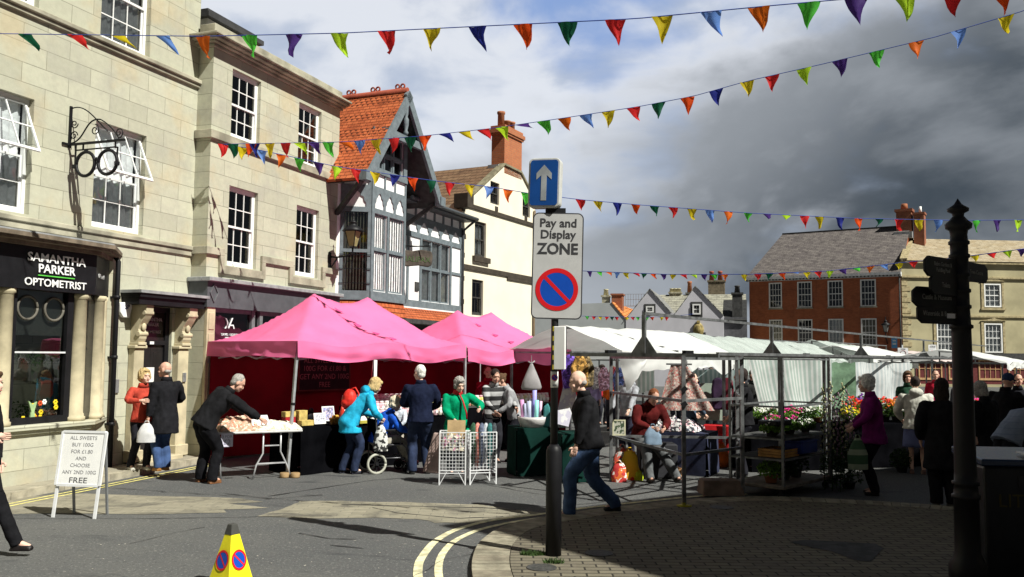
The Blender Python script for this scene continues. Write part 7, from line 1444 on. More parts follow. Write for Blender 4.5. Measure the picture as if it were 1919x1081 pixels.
for (x, y, z, r, h, col, gi, lab) in [(.15, .25, .87, .17, .24, 'white', 1, 'white flowering bushy plant at the left end of the trolley shelf'), (.45, .35, .87, .16, .30, 'pink', 1, 'magenta flowering plant on the trolley shelf'), (.75, .25, .87, .17, .22, 'white', 1, 'white bedding plant on the middle of the trolley shelf'), (1.0, .35, .87, .14, .26, 'pink', 0, 'second magenta plant toward the right of the trolley shelf'),
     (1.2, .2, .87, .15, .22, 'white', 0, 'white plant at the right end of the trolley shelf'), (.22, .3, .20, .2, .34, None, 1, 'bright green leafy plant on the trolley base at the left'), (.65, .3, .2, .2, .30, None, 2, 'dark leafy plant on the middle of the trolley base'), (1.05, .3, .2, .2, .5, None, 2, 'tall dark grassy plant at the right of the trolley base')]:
    plant(lab, TW(x, y, z), r, h, col, gi, 260, 26, seed=i); i += 1
p = TW(.10, .04, .575); crate('wooden tray on the left of the trolley shelf', p, TA, .5, .4, .12, mat('tray_wood', (.36, .19, .06), .8, var=.3))
p = TW(.55, -.03, .60); t = thing('blue_crate', 'blue plastic crate of seedlings hung on the trolley front', 'crate', p, TA); b = MB(); b.box(0, .55, 0, .30, 0, .17); b.build('crate_body', mat('blue_plastic', (.012, .03, .20), .4, bump=0), t, bevel=.015, seg=2); b = MB(); b.box(-.012, .562, -.012, .312, .17, .19); b.build('rim', MATS['blue_plastic'], t)
p = TW(.1, .1, .87); b = MB(); b.box(0, .5, 0, .3, 0, .08); tag(b.build('black_tray', M_black, loc=TW(.02, .1, 1.02), rot=(0, 0, TA), bevel=.02, seg=2), 'black plastic tray resting over the trolley plants', 'tray')
for k, (px, d, h, col) in enumerate([(1541, 13.6, 1.62, 'cream'), (1548, 13.9, 1.45, 'mauve'), (1556, 13.5, 1.72, 'cream'), (1563, 13.8, 1.5, 'mauve'), (1571, 13.4, 1.55, 'mauve'), (1578, 13.7, 1.70, 'cream'), (1586, 13.9, 1.58, 'mauve'), (1593, 14.2, 1.42, 'mauve')]): foxglove(('cream', 'mauve', 'yellowish', 'dusty mauve', 'leaning mauve', 'tall yellowish', 'slender mauve', 'shortest mauve')[k]+' flower spire number among the tall spires right of the trolley'.replace(' number', ''), (*gxy(px, d), 0), h, col, k)
# flower tables behind
b0 = Vector((*gxy(1420, 16.2), 0)); tt, a_, v_ = stall_table('flower table behind the trolley carrying white and pink bedding plants', 1405, 1545, 15.6, 16.0, .7, .80, M_bc); k = 20
for px, d, col, gi in [(1415, 15.9, 'white', 1), (1440, 16.0, 'white', 1), (1462, 16.1, 'pink', 1), (1485, 16.2, 'pink', 1), (1508, 16.2, 'white', 0), (1530, 16.3, 'white', 1)]: plant(col+' bedding plant, %s from the left in the row behind the trolley' % ORD[k-20], (*gxy(px, d), .83), .2, .30, col, gi, 200, 40, seed=k, group='bedding plants in the row behind the trolley', fr=.026); k += 1
tt, a_, v_ = stall_table('long flower table of red and orange plants behind the purple jacket', 1580, 1860, 16.2, 17.2, .9, .78, M_bc)
for px, d, h, col, gi in [(1598, 16.5, .48, 'red', 1), (1612, 16.9, .52, 'purple', 1), (1628, 16.6, .44, 'orange', 0), (1592, 16.3, .30, 'yellow', 1), (1612, 16.3, .26, 'orange', 1), (1655, 17.2, .46, 'red', 1), (1678, 17.0, .42, 'orange', 0), (1692, 17.4, .50, 'red', 1), (1700, 16.9, .34, 'white', 0), (1720, 17.3, .46, 'red', 0), (1742, 17.2, .44, 'pink', 1), (1826, 17.4, .50, 'pink', 1), (1836, 17.0, .42, 'red', 1), (1852, 17.4, .40, 'orange', 0)]:
    plant(col+' flowering plant, %s placed along the long flower table behind the purple jacket' % ORD[k-26], (*gxy(px, d), .81), .21, h, col, gi, 220, 44, seed=k, group='flowering plants on the long flower table', fr=.032); k += 1
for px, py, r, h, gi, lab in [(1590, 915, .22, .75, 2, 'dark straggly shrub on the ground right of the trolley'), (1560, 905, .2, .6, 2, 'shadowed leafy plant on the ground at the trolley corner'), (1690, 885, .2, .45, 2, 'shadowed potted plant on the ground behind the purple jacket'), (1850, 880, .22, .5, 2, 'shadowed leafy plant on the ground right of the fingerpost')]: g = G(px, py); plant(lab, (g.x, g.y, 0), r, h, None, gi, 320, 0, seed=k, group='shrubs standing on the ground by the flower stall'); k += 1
# parking signs across the square
for px, d, lab, kind in ((1746, 33, 'far white parking plate with a blue roundel beside the fingerpost', 1), (1691, 36, 'far white plate with a faint grey ring left of the blue roundel plate', 0)):
    p = At(px, 660, d); t = thing('parking_sign', lab, 'sign', (p.x, p.y, 0)); b = MB(); b.lathe([(.04, 0), (.04, p.z+.3)], 8); b.build('post', M_signback, t); b = MB(); w, h = (.30, .56) if kind else (.42, .36); b.prism([(-w/2, -h/2), (w/2, -h/2), (w/2, h/2), (-w/2, h/2)][::-1], -.07, -.05); o = b.build('plate', mat('far_sign_white', (.6, .6, .62), .5), t, loc=(0, 0, p.z), fixn=True)
    if kind: roundel(o, (0, -.073, -.06), .13); text('lettering', 'ZONE', .08, MATS['sign_text_black'], o, (0, -.073, .2), ext=.001)
    else: b = MB(); n = 24; b.tube([(.11*cos(2*pi*i/n), -.073, -.04+.11*sin(2*pi*i/n)) for i in range(n+1)], .012, 5); b.build('grey_ring', mat('ring_grey', (.3, .15, .15), .6), o); text('lettering', 'ZONE', .07, MATS['sign_text_black'], o, (0, -.073, .12), ext=.001)
# ================================================================ PEOPLE
DG = None
def remesh(mb, vox, mats, name, parent=None, smooth=3, noise_amp=0.0, noise_sc=9, extra=None, stretch=(1, 1, 1), seed=0):
    """union of overlapping solids -> one continuous skin"""
    me = mb.mesh('tmp'); o = bpy.data.objects.new('tmp', me)
    r = o.modifiers.new('r', 'REMESH'); r.mode = 'VOXEL'; r.voxel_size = vox; r.use_smooth_shade = True
    s = o.modifiers.new('s', 'SMOOTH'); s.factor = .5; s.iterations = smooth
    n = evald(o); bpy.data.meshes.remove(me)
    if noise_amp:
        nr = [v.normal.copy() for v in n.vertices]
        for v, vn in zip(n.vertices, nr):
            c = v.co; d = noise.noise(Vector((c.x*noise_sc, c.y*noise_sc, c.z*noise_sc*.55+seed)))+.5*noise.noise(Vector((c.x*noise_sc*2.3, c.y*noise_sc*2.3, c.z*noise_sc*1.3+seed)))
            v.co = c+vn*d*noise_amp
    for p in n.polygons: p.use_smooth = True
    n.materials.clear()
    for m in (mats if isinstance(mats, list) else [mats]): n.materials.append(m)
    if extra:      # append further geometry (fingers, eyes) to the same mesh
        b = bmesh.new(); b.from_mesh(n); t2 = extra.mesh('t2'); b.from_mesh(t2); b.to_mesh(n); b.free(); bpy.data.meshes.remove(t2)
    n.name = name; ob = bpy.data.objects.new(name, n); COL.objects.link(ob); ob.parent = parent; return ob
def ik(a, b, l1, l2, hint):
    a, b = Vector(a), Vector(b); d = b-a; L = d.length
    if L > (l1+l2)*.999: b = a+d*((l1+l2)*.999/L); d = b-a; L = d.length
    x = (l1*l1-l2*l2+L*L)/(2*L); h = sqrt(max(0, l1*l1-x*x)); u = d/L; hv = Vector(hint); hv = (hv-u*hv.dot(u)); hv = hv.normalized() if hv.length > 1e-4 else Vector((0, 1, 0))
    return a+u*x+hv*h, b
SK = mat('skin', (.62, .36, .27), .55, var=.1, scale=20, bump=.05); SKp = mat('skin_pale', (.72, .46, .36), .55, var=.1, scale=20, bump=.05)
M_eye = mat('eye_dark', (.03, .02, .02), .2, bump=0); M_lip = mat('lips', (.45, .14, .12), .5, bump=0)
HC = dict(grey=(.34, .32, .30), white=(.78, .76, .72), blonde=(.52, .38, .18), pale=(.62, .55, .42), dark=(.03, .02, .018), brown=(.10, .055, .03), auburn=(.20, .07, .03), strawberry=(.50, .28, .14))
def person(label, x, y, hd, h=1.72, top=(.02, .02, .03), legs=(.02, .02, .03), shoes=(.02, .02, .02), hair='short', hc='grey', lean=0, lean2=0, lf=None, rf=None, lh=None, rh=None, hip=None, hipy=0, turn=0, nod=0, coat=0.0, skirt=None, skirt_c=None, bulk=1.0, z0=0.0, topm=None, hood=False, legm=None, lk=(0, 1, 0), rk=(0, 1, 0), le=(-1, -.6, -.3), re=(1, -.6, -.3), collar=None, bare=False, group=None, sleeves=1.0, side=0, skin=None, name='person', vox=.014, child=False, hood_c=None):
    """local frame: facing +y, right hand at +x; all joints in metres for a 1.75 m figure, scaled by h"""
    s = h/1.75; t = thing(name, label, 'person', (x, y, z0), -radians(hd), group); V = Vector; skin = skin or SK
    hipz = hip if hip is not None else .93; hd_s = 1.32 if child else 1.10; bulk = bulk*1.06
    pel = V((0, hipy, hipz)); R1 = Matrix.Rotation(-radians(lean), 3, 'X') @ Matrix.Rotation(radians(side), 3, 'Y'); R2 = Matrix.Rotation(-radians(lean+lean2), 3, 'X') @ Matrix.Rotation(radians(side), 3, 'Y')
    waist = pel+R1 @ V((0, 0, .17)); chest = waist+R2 @ V((0, .0, .22)); nb = chest+R2 @ V((0, -.01, .17)); 
    sh = [chest+R2 @ V((sx*.170*bulk, -.005, .108)) for sx in (-1, 1)]; hp = [pel+R1 @ V((sx*.09, 0, -.02)) for sx in (-1, 1)]
    RH = Matrix.Rotation(-radians(lean*.45+lean2*.4+nod), 3, 'X') ; RH = Matrix.Rotation(-radians(turn), 3, 'Z') @ RH if abs(lean+lean2) < 30 else R2 @ Matrix.Rotation(-radians(turn), 3, 'Z') @ Matrix.Rotation(radians((lean+lean2)*.55-nod), 3, 'X')
    neck = nb+RH @ V((0, .02, .05)); hc_ = neck+RH @ V((0, .03, .125*hd_s))
    ft = [V(lf) if lf else V((-.10, 0, .085)), V(rf) if rf else V((.10, 0, .085))]; kn = []
    for i in (0, 1): k, e = ik(hp[i], ft[i], .44, .43, (lk, rk)[i]); kn.append(k); ft[i] = e
    wr = [V(lh) if lh else V((-.25, .02, .80)), V(rh) if rh else V((.25, .02, .80))]; el = []
    for i in (0, 1): k, e = ik(sh[i], wr[i], .285, .255, (le, re)[i]); el.append(k); wr[i] = e
    # --- body
    b = MB(); b.limb(pel+V((0, 0, -.03)), waist, .105, .095, 14); b.limb(waist, chest, .10, .115, 14); b.limb(sh[0]*.7+sh[1]*.3, sh[1]*.7+sh[0]*.3, .06, .06); b.limb(chest, nb, .09, .06); b.limb(nb, neck, .055, .05); b.limb(neck, hc_, .048, .045)
    for i in (0, 1): b.limb(hp[i], kn[i], .078, .052); b.limb(kn[i], ft[i], .05, .034); b.limb(sh[i]+(chest-sh[i])*.15, el[i], .036, .034); b.limb(el[i], wr[i], .033, .023); b.limb(ft[i], ft[i]+V((0, .12, -.045)), .034, .03)
    q = hd_s; E_ = lambda c, r, **k: b.ell(hc_+RH @ (V(c)*q), tuple(a*q for a in r), R=RH, **k)
    E_((0, -.012, .025), (.074, .092, .095)); E_((0, .028, -.045), (.054, .062, .068)); E_((0, .062, -.085), (.028, .026, .024)); E_((0, .088, -.018), (.012, .018, .026), n=8, k=6); E_((0, .098, -.032), (.014, .012, .010), n=8, k=6); E_((0, .072, .03), (.05, .018, .014), n=8, k=6)
    for sx in (-1, 1): E_((sx*.076, -.008, -.01), (.010, .022, .034), n=8, k=6); E_((sx*.038, .062, -.035), (.022, .018, .020), n=8, k=6)
    X = MB(); hand_dirs = []
    for i in (0, 1):
        sx = (-1, 1)[i]; d = (wr[i]-el[i]).normalized(); sdw = d.cross(V((sx, 0, 0))); sdw = sdw.normalized() if sdw.length > .2 else V((0, 1, 0)); nrm = d.cross(sdw).normalized()
        pc = wr[i]+d*.045; b.limb(wr[i], wr[i]+d*.03, .024, .028); Rm = Matrix((sdw, nrm, d)).transposed(); b.ell(pc, (.040, .016, .048), R=Rm, n=10, k=8)
        X.use(0); pal = nrm if nrm.dot(V((-sx, 0, 0))) > 0 else -nrm
        for j, (off, L) in enumerate(((-.030, .062), (-.010, .078), (.010, .084), (.029, .076))):
            base = wr[i]+d*.078+sdw*off; m1 = base+d*L*.42+pal*.006; m2 = m1+(d*.8+pal*.6).normalized()*L*.32; m3 = m2+(d*.35+pal*.9).normalized()*L*.26; X.tube([base-d*.02, m1, m2, m3], [.0095, .0088, .0078, .006], 7)
        base = wr[i]+d*.035+sdw*.034; X.tube([base, base+(d*.6+sdw*.8).normalized()*.035, base+(d*.6+sdw*.8).normalized()*.035+(d*.85+pal*.5).normalized()*.028], [.012, .0105, .008], 7)
    for sx in (-1, 1): X.use(1); X.ell(hc_+RH @ (V((sx*.030, .084, .006))*q), (.011, .006, .006), n=7, k=5)
    X.use(2); X.ell(hc_+RH @ (V((0, .090, -.062))*q), (.020, .006, .006), n=8, k=5)
    body = remesh(b, .011, [skin, M_eye, M_lip], 'body', t, 2, extra=X); 
    if s != 1: pass
    # --- trousers / skirt
    lm = legm or mat('trousers_%d_%d_%d' % tuple(int(c*200) for c in legs), legs, .85, var=.3, scale=9, bump=.7, bscale=16, spec=.08)
    if not bare:
        b = MB(); b.loft([(pel+R1 @ V((0, 0, .10)), .125*bulk, .10*bulk, R1), (pel, .150*bulk, .118*bulk, R1), (pel+V((0, -.005, -.08)), .155*bulk, .125*bulk, R1), (pel+V((0, 0, -.13)), .09, .09, R1)])
        for i in (0, 1):
            f_ = ft[i]; k2 = kn[i]; h_ = hp[i]; cuff = f_+V((0, .01, -.035)); b.tube([h_+V((0, 0, .05)), h_+V((0, -.01, -.06)), h_.lerp(k2, .55), k2+(h_-k2)*.08, k2+(f_-k2)*.12, k2.lerp(f_, .45)+V((0, -.012, 0)), f_.lerp(k2, .08), cuff], [.085*bulk, .098*bulk, .086*bulk, .070*bulk, .067*bulk, .066*bulk, .060*bulk, .062*bulk], 16)
        remesh(b, vox, lm, 'trousers', t, 2, .010, 11, seed=x)
    if skirt:
        b = MB(); n = 24; zt, zb = pel.z+.12, skirt; rings = []
        for k in range(9):
            v = k/8; z = zt+(zb-zt)*v; r = .135+(.19-.135)*v**.6; rings.append([(r*bulk*cos(2*pi*j/n)*(1+.05*sin(j*2.5)*v), pel.y+r*.85*sin(2*pi*j/n)*(1+.06*cos(j*3.1)*v), z) for j in range(n)])
        vs = [p for r in rings for p in r]; b.add(vs, [(i*n+j, i*n+(j+1) % n, (i+1)*n+(j+1) % n, (i+1)*n+j) for i in range(8) for j in range(n)], True); sk = b.build('skirt', mat('skirt_%d_%d' % (int(skirt_c[0]*99), int(skirt_c[2]*99)), skirt_c, .85, var=.2, bump=.2), t, solid=.01)
    # --- top
    tm = topm or mat('top_%d_%d_%d' % tuple(int(c*200) for c in top), top, .85, var=.3, scale=7, bump=.7, bscale=16, spec=.08)
    b = MB(); k_ = bulk; I3 = Matrix.Identity(3); secs = []
    if coat: secs += [(pel+V((0, .01, -.05-coat)), .198*k_, .172*k_, I3), (pel+V((0, .005, -.04-coat*.5)), .190*k_, .160*k_, I3)]
    secs += [(pel+R1 @ V((0, 0, -.07)), .184*k_, .150*k_, R1), (pel+R1 @ V((0, 0, .06)), .166*k_, .132*k_, R1), (waist, .152*k_, .124*k_, R1), (waist+R2 @ V((0, .005, .12)), .165*k_, .128*k_, R2), (chest+R2 @ V((0, .005, .02)), .178*k_, .128*k_, R2), (chest+R2 @ V((0, 0, .09)), .168*k_, .110*k_, R2), (chest+R2 @ V((0, -.005, .14)), .115*k_, .085*k_, R2), (nb+R2 @ V((0, 0, .02)), .072, .066, R2)]
    b.loft(secs, 22)
    for i in (0, 1):
        w_ = el[i].lerp(wr[i], .95*sleeves); c0 = nb*.35+sh[i]*.65+R2 @ V((0, 0, -.02)); b.tube([c0, sh[i]+(c0-sh[i])*.25, sh[i].lerp(el[i], .3), sh[i].lerp(el[i], .7), el[i]+(sh[i]-el[i])*.07, el[i]+(w_-el[i])*.12, el[i].lerp(w_, .55), w_], [.058, .064*k_, .064*k_, .060*k_, .057*k_, .056*k_, .050*k_, .042], 16); b.ell(sh[i]+V((0, 0, -.012)), .062*k_, n=12, k=8)
    if hood: b.ell(nb+R2 @ V((0, -.09, .02)), (.13, .08, .09), R=R2)
    jk = remesh(b, vox, tm, 'jacket', t, 2, .012, 9, seed=y)
    b = MB(); n = 14; cr = []
    for z, r in ((-.03, .085), (.03, .072), (.05, .066)): cr += [nb+R2 @ V((r*1.1*cos(2*pi*j/n), r*sin(2*pi*j/n)+.012, z+.02)) for j in range(n)]
    b.add(cr, [(i*n+j, i*n+(j+1) % n, (i+1)*n+(j+1) % n, (i+1)*n+j) for i in range(2) for j in range(n)], True); b.build('collar', collar or tm, t, solid=.012)
    # --- shoes
    smt = mat('shoe_%d_%d_%d' % tuple(int(c*200) for c in shoes), shoes, .45, var=.2)
    for i in (0, 1):
        b = MB(); f = ft[i]; tilt = 0; dz = f.z-.085; b.ell(f+V((0, .0, -.035)), (.045, .06, .045)); b.ell(f+V((0, .085, -.052)), (.045, .085, .032)); b.box(f.x-.042, f.x+.042, f.y-.055, f.y+.155, f.z-.085, f.z-.062)
        remesh(b, .012, smt, 'shoe', t, 2)
    # --- hair
    if hair != 'bald':
        b = MB(); HE = lambda c, r: b.ell(hc_+RH @ (V(c)*q), tuple(a*q for a in r), R=RH); hm = mat('hair_'+hc, HC[hc], .8, var=.3, scale=40, bump=.6)
        if hair == 'short': HE((0, -.026, .034), (.080, .092, .096)); HE((0, -.06, -.02), (.066, .045, .06)); amp = .004
        if hair == 'balding': HE((0, -.050, -.022), (.077, .052, .040)); amp = .002
        if hair == 'curly': HE((0, -.03, .045), (.098, .108, .102)); HE((0, -.05, -.03), (.092, .07, .07)); HE((-.07, .0, .0), (.03, .05, .06)); HE((.07, 0, 0), (.03, .05, .06)); HE((0, .05, .095), (.06, .035, .03)); amp = .013
        if hair == 'bob': HE((0, -.026, .04), (.092, .104, .104)); HE((0, -.05, -.05), (.092, .07, .09)); HE((-.076, .01, -.02), (.026, .05, .08)); HE((.076, .01, -.02), (.026, .05, .08)); HE((0, .06, .085), (.06, .03, .03)); amp = .007
        if hair == 'bun': HE((0, -.022, .034), (.082, .096, .098)); HE((0, -.115, .06), (.038, .038, .038)); amp = .004
        if hair == 'long': HE((0, -.03, .036), (.090, .100, .100)); HE((0, -.07, -.09), (.085, .05, .15)); HE((-.07, -.01, -.06), (.025, .04, .10)); HE((.07, -.01, -.06), (.025, .04, .10)); amp = .006
        if hair == 'cap': HE((0, -.02, .045), (.086, .098, .088)); HE((0, .09, .05), (.06, .06, .012)); amp = .001
        remesh(b, .011, hm if hair != 'cap' else mat('cap_cloth', HC.get(hc, (.03, .06, .15)), .8), 'hair' if hair != 'cap' else 'cap', t, 1, amp, 38)
    t.scale = (s, s, s)
    def W_(p): r = Matrix.Rotation(-radians(hd), 3, 'Z') @ (V(p)*s); return V((x, y, z0))+r
    return t, dict(wr=[W_(p) for p in wr], sh=[W_(p) for p in sh], head=W_(hc_), nb=W_(nb), chest=W_(chest), pel=W_(pel))
HC['capblue'] = (.02, .04, .10)
denim = mat('denim', (.045, .085, .20), .85, var=.35, scale=5, bump=.3); denimd = mat('dark_denim', (.018, .028, .065), .85, var=.35, scale=5, bump=.3)
PZ = .10
def shopping_bag(label, p, w, h, m, rz=0, d=.35, name='shopping_bag', top=True):
    """hangs from point p"""
    t = thing(name, label, 'bag', p, rz); b = MB()
    def fn(u, v): a = 2*pi*u; k = .25+.75*min(1, (1-v)*1.9)**.7; r = .5*(1+.10*noise.noise(Vector((cos(a)*2, sin(a)*2, v*3+p[0])))); return (w*r*cos(a)*k, w*d*r*sin(a)*k*1.5, -h+h*.98*v*.92)
    b.grid(fn, 24, 12); b.prismz([(w*.48*cos(2*pi*i/12)*.99, w*d*.72*sin(2*pi*i/12)) for i in range(12)], -h-.004, -h+.01); b.build('bag_body', m, t); b = MB()
    b.tube([(-.04, 0, -h*.12), (-.02, 0, .0), (.02, 0, .0), (.04, 0, -h*.12)], .008, 6); b.build('handle', m, t); return t
M_plas = mat('white_plastic', (.78, .78, .80), .4, var=.08, trans=.3, bump=.3, scale=12)
# couple on the pavement
g = G(262, 880, PZ); person('woman with curly blonde hair in a rust red jacket facing the bald man', g.x, g.y, 138, 1.56, (.42, .055, .035), (.015, .015, .02), (.5, .48, .42), 'curly', 'blonde', turn=-12, lh=(-.10, .36, 1.22), rh=(.16, .36, 1.26), z0=PZ, coat=.0, lf=(-.10, .03, .085), rf=(.14, -.08, .085), skin=SKp, bulk=1.05)
g = G(306, 882, PZ); _, J = person('bald man in a long black coat and jeans seen from behind', g.x, g.y, -48, 1.68, (.014, .014, .017), (.05, .09, .2), (.36, .17, .05), 'balding', 'grey', coat=.26, legm=denim, z0=PZ, lh=(-.27, .08, .80), rh=(.16, .26, 1.1), lf=(-.08, .02, .085), rf=(.06, .02, .085), bulk=1.12, turn=-35)
p = J['wr'][0]; shopping_bag('white plastic shopping bag in the hand of the bald man in the black coat', (p.x, p.y-.05, p.z-.06), .28, .33, M_plas, .2)
# bent man at the folding table
g = G(385, 905); person('grey haired man in black bending over the white folding table', g.x, g.y+.02, 38, 1.76, (.012, .012, .014), (.008, .008, .01), (.16, .07, .03), 'short', 'grey', lean=24, lean2=12, side=16, hip=.93, hipy=-.05, rh=(.62, .50, .98), lh=(.16, .62, .98), lf=(-.13, -.02, .085), rf=(.15, .0, .085), bulk=1.24, turn=25, nod=16)
# turquoise woman pushing the wheelchair
g = G(660, 887); _, J = person('woman in a turquoise jacket with a red rucksack leaning over the wheelchair', g.x, g.y, 62, 1.68, (.02, .36, .58), (.02, .025, .055), (.02, .02, .03), 'bob', 'blonde', lean=24, lean2=18, hip=.92, hipy=-.06, rh=(.22, .44, .95), lh=(-.1, .42, .98), legm=denimd, lf=(-.10, -.16, .085), rf=(.10, .0, .085), coat=.16, hood=True, nod=8, skin=SKp, bulk=1.12)
p = J['wr'][1]; shopping_bag('white shopping bag with a black print in the hand of the turquoise jacket', (p.x+.0, p.y-.06, p.z-.05), .24, .48, speckmat('black_print_bag', (.66, .66, .64), [(.02, .02, .02)], 14, .5), .1, .3)
p = J['chest']; t = thing('rucksack', 'red rucksack on the back of the turquoise jacket', 'rucksack', (p.x-.20, p.y-.05, p.z+.04), 0); b = MB(); b.ell((0, 0, 0), (.13, .13, .18)); b.ell((-.05, -.02, -.06), (.10, .11, .10)); remesh(b, .014, mat('red_nylon', (.62, .03, .02), .5, var=.15), 'bag_body', t, 2, .006, 12); b = MB(); b.tube([(.0, -.02, .17), (.09, -.03, .20), (.15, -.03, .10), (.12, -.03, -.12), (.02, -.03, -.15)], .014, 6); b.build('strap', MATS['red_nylon'], t)
# wheelchair and its occupant
def wheelchair():
    g = G(712, 888); t = thing('wheelchair', 'black transit wheelchair with pale grey tyres at the sweet stall', 'wheelchair', (g.x, g.y, 0), radians(28))
    for x, y, r in ((-.06, -.0, .155), (-.06, .48, .155)):
        b = MB(); n = 24; b.tube([(x+r*cos(2*pi*i/n), y, r+.012+r*sin(2*pi*i/n)) for i in range(n+1)], .022, 8); w = b.build('tyre', mat('tyre_grey', (.42, .42, .36), .7), t); b = MB()
        for i in range(8): a = pi*i/4; b.bar((x, y, r+.012), (x+(r-.02)*cos(a), y, r+.012+(r-.02)*sin(a)), .010)
        b.lathe([(.028, -.03), (.028, .03)], 10, (x, y, r+.012), axis='y'); b.build('spokes', M_black, w)
    for y in (.03, .45): b = MB(); n = 16; b.tube([(.50+.08*cos(2*pi*i/n), y, .085+.08*sin(2*pi*i/n)) for i in range(n+1)], .016, 6); b.lathe([(.06, -.008), (.06, .008)], 10, (.50, y, .085), axis='y'); b.build('castor', M_black, t)
    for y in (0.02, .46): 
        b = MB(); b.tube([(-.22, y, .93), (-.13, y, .95), (-.08, y, .9), (-.05, y, .5), (-.05, y, .2)], .013, 6); b.tube([(-.05, y, .47), (.40, y, .47), (.46, y, .42), (.55, y, .16)], .013, 6); b.tube([(-.05, y, .25), (.44, y, .25), (.48, y, .16)], .012, 6); b.tube([(-.06, y, .66), (.1, y, .70), (.3, y, .70), (.36, y, .60), (.36, y, .47)], .012, 6); b.build('side_frame', mat('dark_tube', (.12, .12, .13), .35, .6), t)
        b = MB(); b.box(.0, .30, y-.03, y+.03, .70, .73); b.build('armrest', M_black, t, bevel=.01); b = MB(); b.box(.52, .68, y-.06, y+.08, .12, .14); b.build('footplate', M_black, t)
    b = MB(); b.box(-.04, .42, .03, .45, .46, .49); b.build('seat', M_bc, t, bevel=.01); b = MB(); b.box(-.08, -.05, .03, .45, .49, .90); b.build('backrest', M_bc, t, bevel=.01); return t
wheelchair()
g = G(712, 888); o = Vector((g.x, g.y, 0)); a = radians(28); ps = o+Vector((cos(a)*.12-sin(a)*.24, sin(a)*.12+cos(a)*.24, 0))
person('seated person with curly pale hair in a royal blue coat in the wheelchair', ps.x, ps.y, 62, 1.58, (.015, .09, .50), (.32, .30, .25), (.5, .1, .1), 'curly', 'pale', lean=14, lean2=16, hip=.60, hipy=-.10, lf=(-.1, .56, .22), rf=(.1, .54, .22), lk=(0, .5, 1), rk=(0, .5, 1), lh=(-.2, .40, .78), rh=(.14, .44, .76), nod=10, skin=SKp, bulk=1.12)
g = G(742, 872); person('small blond child standing beyond the wheelchair', g.x, g.y+.25, 200, 1.16, (.55, .6, .68), (.35, .32, .28), (.1, .1, .1), 'short', 'strawberry', child=True, nod=18, skin=SKp, lh=(-.12, .25, 1.0), rh=(.12, .22, 1.0))
# man in navy
g = G(786, 888); person('white haired man in a navy jumper and jeans seen from behind at the jars', g.x, g.y, -14, 1.76, (.010, .014, .036), (.02, .035, .09), (.02, .02, .02), 'short', 'white', legm=denimd, lh=(-.14, .30, 1.12), rh=(.20, .26, 1.05), le=(-.8, -.5, -.8), re=(.8, -.5, -.8), bulk=1.2, lf=(-.12, 0, .085), rf=(.14, .02, .085), turn=-30, skin=SKp)
# woman in green
g = G(850, 892); _, J = person('grey haired woman in an emerald green coat behind the wire baskets', g.x+.02, g.y+.28, 165, 1.58, (.0, .26, .12), (.02, .02, .03), (.02, .02, .02), 'curly', 'grey', coat=.16, rh=(.10, .32, 1.02), lh=(-.36, .36, 1.22), nod=16, turn=-8, bulk=1.2, lean=6, skin=SKp, collar=mat('red_scarf_cloth', (.55, .03, .03), .8))
b = MB(); pa = J['nb']; b.tube([pa+Vector((.02, -.11, .04)), pa+Vector((.10, -.16, -.12)), pa+Vector((.16, -.17, -.30)), pa+Vector((.17, -.15, -.42))], .014, 6); tag(b.build('bag_strap', mat('red_strap', (.45, .02, .03), .6)), 'red strap across the emerald green coat', 'strap')
# two women at the right end
g = G(905, 880); stripe = stripemat('wide_stripes', (.012, .012, .014), (.42, .42, .43), .17, 2, .5)
person('woman in a black and white striped jumper with sunglasses on her head', g.x+.12, g.y+1.0, 150, 1.70, topm=stripe, legs=(.02, .02, .025), hair='bun', hc='dark', lh=(-.34, .34, 1.05), rh=(.12, .35, 1.0), lean=8, nod=12, turn=10)
g = G(945, 880); person('dark haired woman in a grey top bending toward the striped jumper', g.x+.18, g.y+1.1, -115, 1.66, (.34, .34, .36), (.015, .015, .02), hair='bun', hc='brown', lean=14, lean2=10, lh=(-.15, .42, 1.0), rh=(.2, .42, 1.02), nod=14)
g = G(885, 870); person('auburn haired person in red deep under the right gazebo', g.x+.2, g.y+2.4, 170, 1.70, (.30, .01, .03), (.02, .02, .02), hair='short', hc='auburn')
# striding man
g = G(1095, 968); person('bald man in a black fleece and jeans striding left past the sign pole', g.x+.05, g.y-.02, -95, 1.80, (.010, .010, .012), (.05, .09, .2), (.02, .02, .02), 'balding', 'grey', legm=mat('jeans_blue', (.05, .09, .19), .85, var=.45, scale=5, bump=.3), lf=(-.10, .25, .085), rf=(.08, -.36, .14), hip=.90, lean=6, lh=(-.24, .20, .86), rh=(.26, -.10, .84), bulk=1.2, nod=10, skin=SKp, rk=(0, 1, 0))
# behind the frames
person('blonde woman in a grey hooded top behind the market table', *gxy(1177, 17.5), 215, 1.68, (.32, .33, .36), (.03, .03, .05), hair='bun', hc='blonde', lh=(-.2, .34, 1.0), rh=(.2, .34, 1.0), skin=SKp, hood=True)
ps = gxy(1214, 14.6); person('red haired person in a maroon top seated on the stall edge holding a blue bag', ps[0], ps[1], 160, 1.72, (.085, .010, .010), (.10, .105, .11), (.03, .03, .03), 'short', 'auburn', lean=10, lean2=18, hip=.72, hipy=-.15, lf=(-.30, .42, .085), rf=(.16, .34, .085), lk=(-.4, 1, .5), rk=(.2, 1, .5), lh=(-.12, .34, .86), rh=(.14, .34, .88), nod=22, bulk=1.2)
shopping_bag('slack pale blue bag on the lap of the seated maroon figure', (ps[0]+.02, ps[1]-.36, .92), .30, .32, mat('blue_grey_bag', (.18, .25, .34), .7, var=.2), .2, .3)
